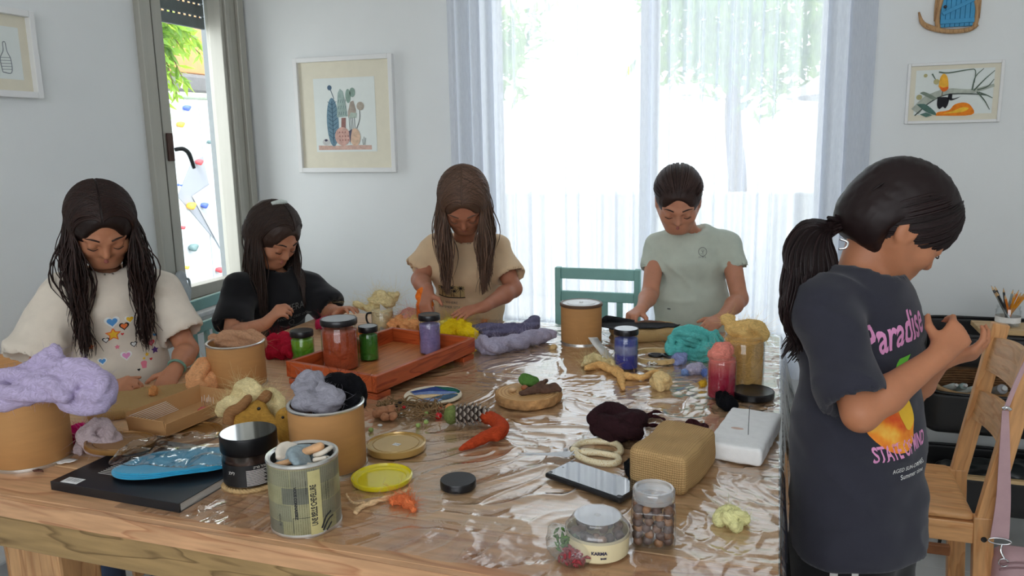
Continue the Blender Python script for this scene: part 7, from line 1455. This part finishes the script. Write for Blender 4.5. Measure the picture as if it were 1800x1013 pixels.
def long_hair(P, m, n, length, ys, seed, part=0.0, front=0.3, wave=0.10, r=0.0024, y0=(-0.07, 0.070), spread=1.0):
    L, Rm, s = P.L, P.Rm, P.s; rg = np.random.default_rng(seed); side = np.where(rg.random(n) < 0.5, -1, 1); ya = rg.uniform(*y0, n); isf = rg.random(n) < front
    yb = np.where(isf, rg.uniform(ys[1]-0.02, ys[1], n), rg.uniform(ys[0], ys[1]-0.02, n)); TH = np.linspace(0.0, 1.0, 9); pts = []
    lay = 1.145+0.05*rg.random(n)
    for t in TH:
        th = t*R(98); y = ya+(yb-ya)*t**0.8; yr = np.clip(1-((y+0.008)/0.092)**2, 0.05, 1)**0.5
        x = part*(1-t)+side*(0.003+np.sin(th)*0.070*yr*lay); z = 0.025+np.cos(th)*0.076*yr*lay; pts.append(np.stack([x, y*1.08, z], 1)*s)
    pts = np.stack(pts, 1); pts = P.J_head+pts@Rm.T
    k = max(3, int(length/0.022)); v0 = pts[:, -1]-pts[:, -2]; v0 /= np.linalg.norm(v0, axis=1)[:, None]
    out = simulate(P, pts[:, -1], v0*0.7+np.array([0, 0, -.5]), k, 0.022, 0.75, wave, seed+1, 0.004+0.004)
    # strands of different length
    paths = []; rad = []
    for i in range(n):
        kk = max(3, int(k*rg.uniform(0.72, 1.0))); pth = np.vstack([pts[i], out[i, 1:kk+1]]); paths.append(pth); rr = np.full(len(pth), r*rg.uniform(0.7, 1.3)); rr[-5:] *= np.linspace(1, 0.25, 5); rad.append(rr)
    v, f = tubes(paths, rad, 4, caps=False); return tag(pydata('hair', v, f, m, P.root, True, True), kind='stuff')
def swept_hair(P, m, n, target, seed, r=0.0020, lay0=1.145):
    """strands from hairline over the skull to a gathering point"""
    L, Rm, s = P.L, P.Rm, P.s; rg = np.random.default_rng(seed); tg = Rm.T@(np.asarray(target)-P.J_head)/s; paths = []; rad = []
    for i in range(n):
        a = rg.uniform(-2.5, 2.5); th0 = R(50)+0.06*rg.normal() if abs(a) < 0.8 else (R(66)+0.06*rg.normal() if abs(a) < 1.6 else R(104)+0.12*rg.normal())
        d0 = np.array([math.sin(a)*math.sin(th0), math.cos(a)*math.sin(th0), math.cos(th0)]); dt = nrm((tg-np.array([0, -0.01, 0.025]))/np.array([0.07, 0.088, 0.076])); lay = lay0+0.05*rg.random(); p = []
        om = math.acos(np.clip(np.dot(nrm(d0), dt), -1, 1))
        for t in np.linspace(0, 1, 11):
            q = (math.sin((1-t)*om)*nrm(d0)+math.sin(t*om)*dt)/max(1e-4, math.sin(om)); p.append(np.array([0, -0.01, 0.025])+q*np.array([0.07, 0.088, 0.076])*lay)
        p.append(tg*1.02+rg.normal(size=3)*0.006); paths.append(P.J_head+(np.array(p)*s)@Rm.T); rr = np.full(len(p), r); rr[0] = r*0.3; rad.append(rr)
    v, f = tubes(paths, rad, 4, caps=False); return tag(pydata('hair', v, f, m, P.root, True, True), kind='stuff')
def setJ(J, legs='stand', hipw=0.055, b=None):
    shv = J['shR']-J['shL']; bb = nrm(np.cross(UPZ, shv)) if b is None else nrm(b)
    if b is None and np.dot(bb[:2], (CAM-J['neck'])[:2]) < 0: bb = -bb
    J['b'] = bb; lt = nrm(J['shR']-J['shL']); lt[2] = 0; lt = nrm(lt); pz = J['pelvis']
    for q, sg in (('L', -1), ('R', 1)):
        hp = pz+lt*sg*hipw-UPZ*0.02; J['hip'+q] = hp
        if legs == 'sit': kn = hp+bb*0.30+lt*sg*0.03; kn[2] = hp[2]+0.01; an = kn+bb*0.02; an[2] = 0.065
        else: kn = hp*1.0+bb*0.02; kn[2] = hp[2]*0.53; an = hp*1.0; an[2] = 0.065
        J['kn'+q] = kn; J['an'+q] = an
    return J
DENIM = clothmat('denim', lin(70, 84, 110)); DARKP = clothmat('dark_cloth', lin(30, 30, 36))

# girl at the left, cream T-shirt
SK1 = skinmat('skin_1', lin(190, 130, 98)); H1 = hairmat('hair_black_brown', lin(44, 28, 24))
J = dict(head=at(178, 394, 2.02), neck=at(188, 492, 2.12), shL=at(112, 528, 2.06), shR=at(278, 518, 2.18), elL=at(64, 660, 1.99), elR=at(330, 615, 2.17), wrL=at(188, 684, 1.875), wrR=at(308, 650, 2.02), pelvis=at(205, 800, 2.22), hem=at(204, 790, 2.20))
setJ(J, 'sit'); J['face'] = J['b']*0.80-UPZ*0.62
J.update(hdL=at(240, 672, 1.84)-J['wrL'], hnL=np.array([0.2, -0.5, 0.9]), htL=-1, hkL=dict(curl=(45, 40, 25)), hdR=at(280, 695, 1.94)-J['wrR'], hnR=np.array([0.5, -0.1, 0.85]), htR=1, hkR=dict(curl=(22, 30, 20)),
         slL=(at(64, 622, 2.0), 0.062, 0.074), slR=(at(318, 580, 2.17), 0.055, 0.060), nr=0.052)
CR1 = clothmat('cream_jersey', lin(226, 214, 198)); p1_ = person('girl with long dark hair and cream printed T-shirt at the left', J, SK1, CR1, H1, hw=0.140, hd=0.095, legs='sit', bottom=DENIM, wr_amp=0.008); p1_.J_head = J['head']
hair_cap(p1_, H1); long_hair(p1_, H1, 1000, 0.36, (-0.085, 0.045), 11, 0.004, 0.42, 0.24, 0.0018)
INKS = {k: mat('print_'+k, lin(*c), 0.8, 0.05, 40) for k, c in dict(blue=(84, 150, 210), yellow=(240, 190, 50), orange=(236, 120, 60), pink=(232, 130, 150), purple=(96, 60, 130), black=(30, 28, 30), white=(236, 236, 232), red=(214, 60, 60), grey=(110, 112, 110), rose=(226, 150, 196), lime=(110, 200, 60), tan=(196, 170, 120)).items()}
def heart(cx, cy, s): return [(cx+s*0.062*16*math.sin(t)**3, cy+s*0.062*(13*math.cos(t)-5*math.cos(2*t)-2*math.cos(3*t)-math.cos(4*t))) for t in np.linspace(0, 2*math.pi, 28, endpoint=False)]
def star(cx, cy, s, n=5, q=0.5): return [(cx+s*(1 if k % 2 == 0 else q)*math.sin(math.pi*k/n), cy+s*(1 if k % 2 == 0 else q)*math.cos(math.pi*k/n)) for k in range(2*n)]
for px, py, kind, s, c, oc in [(197, 566, 'h', 0.013, 'blue', 'white'), (228, 561, 'h', 0.009, 'yellow', 'white'), (218, 573, 'h', 0.0085, 'orange', 'black'), (199, 588, 's', 0.014, 'yellow', 'orange'), (272, 615, 's', 0.0105, 'purple', 'purple'), (150, 585, 'h', 0.0095, 'pink', 'white'), (186, 598, 'h', 0.006, 'white', 'black'), (235, 605, 'h', 0.006, 'white', 'black'), (265, 602, 'h', 0.007, 'pink', 'red'), (258, 623, 's', 0.006, 'yellow', 'yellow'), (272, 588, 'h', 0.005, 'blue', 'blue'), (215, 587, 'h', 0.004, 'red', 'red'), (265, 631, 'h', 0.004, 'red', 'red'), (244, 650, 'h', 0.004, 'black', 'black'), (240, 561, 'h', 0.004, 'white', 'black'), (160, 610, 's', 0.008, 'orange', 'orange'), (222, 625, 'h', 0.010, 'rose', 'white'), (180, 635, 'h', 0.008, 'blue', 'white'), (206, 610, 's', 0.007, 'pink', 'pink'), (150, 630, 's', 0.007, 'purple', 'purple')]:
    shp = heart if kind == 'h' else star
    if oc != c: shirt_print(p1_, 'print_outline', polys_bm([shp(0, 0, s*1.45)]), INKS[oc], px, py)
    o = shirt_print(p1_, 'print_heart' if kind == 'h' else 'print_star', polys_bm([shp(0, 0, s)]), INKS[c], px, py)
    if o:
        for v in o.data.vertices: v.co += Vector(p1_.b)*0.0007
shirt_print(p1_, 'print_cupcake', polys_bm([[(-0.007, 0), (0.007, 0), (0.005, -0.011), (-0.005, -0.011)], circ(0, 0.003, 0.008, 14, 0.006)]), INKS['pink'], 253, 640); shirt_print(p1_, 'print_cherry', polys_bm([circ(0, 0, 0.003, 10)]), INKS['yellow'], 253, 630)
br = [J['wrR']+nrm(J['hdR'])*-0.012+0.0215*(math.cos(a)*nrm(np.cross(J['hdR'], UPZ))+math.sin(a)*nrm(np.cross(J['hdR'], np.cross(J['hdR'], UPZ)))) for a in np.linspace(0, 2*math.pi, 24)]
v, f = tubes([br], [0.0035], 8, caps=False); pydata('bracelet', v, f, mat('bracelet_green', lin(110, 150, 132), 0.5), p1_.root, True, True)

# girl in black, RIVIERA T-shirt
SK2 = skinmat('skin_2', lin(186, 128, 98)); H2 = hairmat('hair_dark_brown', lin(50, 36, 30))
J = dict(head=at(480, 412, 2.60), neck=at(482, 486, 2.69), shL=at(420, 512, 2.57), shR=at(545, 508, 2.75), elL=at(408, 592, 2.44), elR=at(580, 552, 2.68), wrL=at(468, 568, 2.38), wrR=at(592, 548, 2.56), pelvis=at(470, 640, 2.84)*np.array([1, 1, 0])+np.array([0, 0, 0.515]), hem=at(470, 632, 2.87))
setJ(J, 'sit'); J['face'] = nrm(J['b']*0.62+np.array([0.5, 0.1, 0])*0.6)*0.80-UPZ*0.58
J.update(hdL=at(506, 532, 2.36)-J['wrL'], hnL=np.array([-0.4, -0.7, 0.5]), htL=-1, hkL=dict(curl=(40, 45, 30)), hdR=at(622, 540, 2.50)-J['wrR'], hnR=np.array([0.1, 0.1, 1.0]), htR=1, hkR=dict(curl=(10, 25, 20), splay=0.25),
         slL=(at(410, 568, 2.50), 0.052, 0.058), slR=(at(577, 538, 2.71), 0.054, 0.054), nr=0.050)
BK2 = clothmat('black_jersey', lin(22, 22, 25)); p2_ = person('girl with long brown hair in a black lettered T-shirt near the corner window', J, SK2, BK2, H2, hw=0.125, hd=0.088, legs='sit', bottom=DARKP); p2_.J_head = J['head']
hair_cap(p2_, H2); long_hair(p2_, H2, 700, 0.30, (-0.085, 0.030), 21, -0.004, 0.25, 0.10, 0.0019)
tube('hair_clip', [p2_.L(-0.03, -0.03, 0.112), p2_.L(0, -0.025, 0.120), p2_.L(0.03, -0.03, 0.112)], [0.006, 0.009, 0.006], mat('clip_white', (0.6, 0.66, 0.62, 1), 0.3), p2_.root, 8, world=True)
shirt_print(p2_, 'lettering', proj_text('RIVIERA', 0.034, 0.85), INKS['grey'], 512, 546, R(6)); shirt_print(p2_, 'lettering', proj_text('second cast of!', 0.018, 1.0, 0.3), INKS['grey'], 514, 559, R(6)); shirt_print(p2_, 'swoosh', polys_bm(stroke([(-0.05, 0.0), (-0.02, -0.012), (0.0, -0.004), (-0.005, 0.014), (-0.02, 0.004), (0.01, -0.012), (0.05, 0.004)], 0.0028)), INKS['grey'], 516, 567, R(4)); shirt_print(p2_, 'lettering', proj_text('coffee \u2022 Saint', 0.014), INKS['grey'], 520, 577, R(6))

# girl in beige, long light-brown hair, standing at the far side
SK3 = skinmat('skin_3', lin(176, 116, 90)); H3 = hairmat('hair_brown', lin(96, 72, 58))
J = dict(head=at(815, 352, 2.47), neck=at(818, 432, 2.65), shL=at(764, 440, 2.66), shR=at(874, 438, 2.66), elL=at(738, 492, 2.60), elR=at(903, 508, 2.60), wrL=at(752, 512, 2.49), wrR=at(850, 540, 2.47), pelvis=at(832, 640, 2.85), hem=at(830, 622, 2.86))
setJ(J, 'stand'); J['face'] = J['b']*0.66-UPZ*0.75
J.update(hdL=at(746, 548, 2.45)-J['wrL'], hnL=np.array([-0.3, -0.8, 0.3]), htL=-1, hkL=dict(curl=(25, 30, 25)), hdR=at(790, 557, 2.42)-J['wrR'], hnR=np.array([0.1, -0.35, 1.0]), htR=1, hkR=dict(curl=(12, 14, 10), splay=0.2),
         slL=(at(737, 470, 2.64), 0.046, 0.049), slR=(at(894, 480, 2.62), 0.048, 0.053), nr=0.048)
BG3 = clothmat('beige_jersey', lin(216, 186, 150)); p3_ = person('girl with long brown hair in a beige palm-tree T-shirt standing at the far side', J, SK3, BG3, H3, hw=0.118, hd=0.085, bottom=DENIM, s=0.95); p3_.J_head = J['head']
hair_cap(p3_, H3); long_hair(p3_, H3, 900, 0.30, (-0.080, 0.060), 31, 0.0, 0.60, 0.14, 0.0018)
def palm(x, y, hh, s):
    q = stroke([(x, y), (x+0.001, y+hh*0.5), (x+0.003, y+hh)], (0.0022, 0.0014), 3)
    for a in np.linspace(-2.6, 2.6, 8): q += stroke([(x+0.003, y+hh), (x+0.003+s*0.6*math.sin(a), y+hh+s*0.5*math.cos(a)+s*0.15), (x+0.003+s*math.sin(a), y+hh+s*0.75*math.cos(a)-s*0.1)], (0.003, 0.001), 3)
    return q
shirt_print(p3_, 'print_band', polys_bm([[(-0.045, -0.022), (0.045, -0.022), (0.045, 0.024), (-0.045, 0.024)]]), INKS['tan'], 793, 514, L=0.004)
o = shirt_print(p3_, 'print_palms', polys_bm(palm(-0.032, -0.018, 0.034, 0.014)+palm(-0.02, -0.018, 0.016, 0.010)+palm(0.0, -0.018, 0.034, 0.016)+palm(0.008, -0.018, 0.022, 0.013)+palm(0.03, -0.018, 0.032, 0.014)+stroke([(-0.046, -0.016), (-0.01, -0.022), (0.046, -0.020)], 0.004)), INKS['black'], 793, 514, L=0.004)
if o:
    for v in o.data.vertices: v.co += Vector(p3_.b)*0.0007
shirt_print(p3_, 'lettering', proj_text('ALL WHERE', 0.013), INKS['grey'], 788, 533, L=0.004); shirt_print(p3_, 'lettering', proj_text('SUMMER SITE', 0.013), INKS['grey'], 790, 542, L=0.004)

# girl in pale green, hair tied back
SK4 = skinmat('skin_4', lin(198, 138, 110)); H4 = hairmat('hair_dark', lin(58, 42, 38))
J = dict(head=at(1192, 350, 2.52), neck=at(1212, 416, 2.67), shL=at(1154, 434, 2.68), shR=at(1280, 430, 2.66), elL=at(1143, 516, 2.63), elR=at(1300, 526, 2.59), wrL=at(1127, 544, 2.50), wrR=at(1268, 560, 2.46), pelvis=at(1215, 640, 2.78), hem=at(1214, 622, 2.76))
setJ(J, 'stand'); J['face'] = nrm(J['b']+np.array([-0.12, 0, 0]))*0.80-UPZ*0.58
J.update(hdL=at(1104, 560, 2.45)-J['wrL'], hnL=np.array([-0.35, -0.7, 0.5]), htL=-1, hkL=dict(curl=(60, 60, 35)), hdR=at(1232, 584, 2.38)-J['wrR'], hnR=np.array([0.35, -0.3, 0.9]), htR=1, hkR=dict(curl=(30, 25, 15)),
         slL=(at(1147, 470, 2.67), 0.040, 0.041), slR=(at(1293, 468, 2.64), 0.041, 0.043), nr=0.047)
GR4 = clothmat('pale_green_jersey', lin(196, 204, 190)); p4_ = person('girl with tied-back dark hair in a pale green T-shirt standing before the curtain', J, SK4, GR4, H4, hw=0.122, hd=0.085, bottom=DENIM, s=0.95, wr_amp=0.006); p4_.J_head = J['head']
hair_cap(p4_, H4, 0.007, tied=True); tg = p4_.L(0.0, -0.105, 0.0); swept_hair(p4_, H4, 420, tg, 41); S = SDF(tg-0.06, tg+0.06, 0.004); S.ell(tg, (0.028, 0.028, 0.026)); sdf_obj('hair_bun', S, H4, p4_.root, 1, [(0.003, 60, 2)], world=True)
shirt_print(p4_, 'emblem', polys_bm([[(0.0145*math.cos(a), 0.0145*math.sin(a)), (0.0145*math.cos(a+0.27), 0.0145*math.sin(a+0.27)), (0.0128*math.cos(a+0.27), 0.0128*math.sin(a+0.27)), (0.0128*math.cos(a), 0.0128*math.sin(a))] for a in np.arange(0, 6.2, 0.2618)]+stroke([(0, -0.006), (0, 0.008)], 0.001, smooth=False)+stroke([(0, -0.003), (0.005, 0.007)], 0.001, smooth=False)+stroke([(0, -0.003), (-0.005, 0.007)], 0.001, smooth=False)+stroke([(-0.007, -0.006), (0.004, -0.008)], 0.001, smooth=False)), INKS['grey'], 1235, 443, L=0.004)
shirt_print(p4_, 'lettering', proj_text('\u05d1\u05d9\u05ea\u05be\u05d5\u05d9\u05d4'[::-1], 0.009), INKS['grey'], 1234, 454, L=0.003); shirt_print(p4_, 'stain', polys_bm([circ(0, 0, 0.006, 12, 0.003)]), INKS['grey'], 1176, 543)

# girl at the right, dark T-shirt, ponytail
SK5 = skinmat('skin_5', lin(186, 124, 90)); H5 = hairmat('hair_black', lin(34, 22, 22))
J = dict(head=at(1580, 390, 1.43), neck=at(1513, 500, 1.43), shL=at(1446, 540, 1.34), shR=at(1552, 538, 1.52), elL=at(1512, 728, 1.25), elR=at(1598, 690, 1.53), wrL=at(1652, 624, 1.28), wrR=at(1652, 634, 1.40), pelvis=at(1500, 925, 1.42), hem=at(1508, 948, 1.41))
setJ(J, 'stand', 0.06, np.array([0.87, -0.5, 0])); J['face'] = np.array([0.947, 0.26, 0])*0.80-UPZ*0.62; J['lips'] = lin(186, 110, 100)
J.update(hdL=at(1704, 566, 1.30)-J['wrL'], hnL=-FWD+np.array([0, 0, 0.2]), htL=-1, hkL=dict(curl=(55, 55, 30), thumb=(0.75, 0.6, -0.3), per=[(35, 45, 25), (58, 60, 35), (62, 62, 35), (66, 62, 35)]), hdR=at(1715, 618, 1.37)-J['wrR'], hnR=np.array([0.15, -0.55, -0.8]), htR=-1, hkR=dict(curl=(30, 35, 25)),
         slL=(at(1500, 690, 1.265), 0.050, 0.054), slR=(at(1574, 640, 1.52), 0.050, 0.052), nr=0.055, leg_end=0.40, kr=0.085, flare=1.05)
DK5 = clothmat('charcoal_jersey', lin(50, 50, 60)); p5_ = person('girl with dark ponytail and charcoal printed T-shirt standing at the right', J, SK5, DK5, H5, hw=0.135, hd=0.100, legs='shorts', bottom=clothmat('black_shorts', lin(20, 20, 23)), s=1.0); p5_.J_head = J['head']
g0 = at(1462, 398, 1.43); hair_cap(p5_, H5, 0.009, tied=True); swept_hair(p5_, H5, 620, g0, 51, 0.0022)
rg = np.random.default_rng(52); paths = []; rad = []
for k in range(760):
    th = rg.uniform(0, 6.28); rr = math.sqrt(rg.random())*0.95; o_ = lambda sx, sz, sd: RIGHT*sx*rr*math.cos(th)+UP*sz*rr*math.sin(th)*0.6+FWD*sd*rr*math.sin(th+1.1)
    cps = [g0+o_(0.010, 0.010, 0.010), at(1434, 402, 1.40)+o_(0.040, 0.026, 0.035), at(1424, 455, 1.38)+o_(0.066, 0.04, 0.05), at(1416, 520, 1.39)+o_(0.060, 0.04, 0.06), at(1404, 580, 1.42)+o_(0.046, 0.03, 0.05), at(1394, 632, 1.43)+o_(0.026, 0.03, 0.03)]
    ph = rg.uniform(0, 6.28); P_ = catmull(cps, 5); tt = np.linspace(0, 1, len(P_)); P_ = P_+RIGHT*(0.016*tt*np.sin(ph*0.35+tt*15))[:, None]+FWD*(0.016*tt*np.cos(ph*0.35+tt*12))[:, None]; P_ = P_[:int(len(P_)*rg.uniform(0.6, 1.0))]
    paths.append(P_); q = np.full(len(P_), 0.0024); q[-5:] *= np.linspace(1, 0.3, 5); rad.append(q)
v, f = tubes(paths, rad, 4, caps=False); tag(pydata('ponytail', v, f, H5, p5_.root, True, True), kind='stuff')
tube('hair_clip', [at(1476, 420, 1.34), at(1490, 426, 1.335), at(1486, 436, 1.335), at(1474, 438, 1.34)], 0.0022, CHR, p5_.root, 8, world=True)
shirt_print(p5_, 'lettering', proj_text('Paradise', 0.074, 0.56, 0.4, 0.0014), INKS['rose'], 1585, 606, R(14)); shirt_print(p5_, 'lettering', proj_text('STATE OF MIND', 0.036, 0.50, 0, 0.0008), INKS['rose'], 1598, 800, R(4)); shirt_print(p5_, 'lettering', proj_text('AGED SUN-DRINKS', 0.011, 0.8), INKS['white'], 1600, 824, R(4)); shirt_print(p5_, 'lettering', proj_text('Summer time', 0.011, 1, 0.3), INKS['white'], 1604, 836, R(4))
def orangemat():
    m, t, b = newmat('print_fruit'); tc = t.add('ShaderNodeTexCoord'); nz = t.add('ShaderNodeTexNoise', i_Scale=22.0, i_Detail=3.0); t.link(tc.outputs['Object'], nz.inputs[0]); r = ramp(t, nz.outputs[0], [(0.35, lin(226, 84, 30)), (0.55, lin(244, 150, 40)), (0.7, lin(248, 196, 80))]); t.link(r.outputs[0], b.inputs['Base Color']); b.inputs['Roughness'].default_value = 0.8; return m
shirt_print(p5_, 'print_fruit', polys_bm([circ(0, 0, 0.052, 30, 0.058)]), orangemat(), 1572, 735); o = shirt_print(p5_, 'print_slice', polys_bm([circ(0, 0, 0.020, 20, 0.032)]), INKS['yellow'], 1590, 722)
if o:
    for v in o.data.vertices: v.co += Vector(p5_.b)*0.0008
shirt_print(p5_, 'print_leaf', polys_bm([[(-0.02, 0), (0.0, 0.018), (0.03, 0.022), (0.012, 0.002)]]), INKS['lime'], 1585, 650)
STR = clothmat('white_stripe', lin(206, 204, 200))
for px in (1466, 1503): shirt_print(p5_, 'stripe', polys_bm([[(-0.0055, -0.16), (0.0055, -0.16), (0.0055, 0.05), (-0.0055, 0.05)]]), STR, px, 985, 0, -FWD*np.array([1, 1, 0]), p5_.pbvh, p5_.pants)
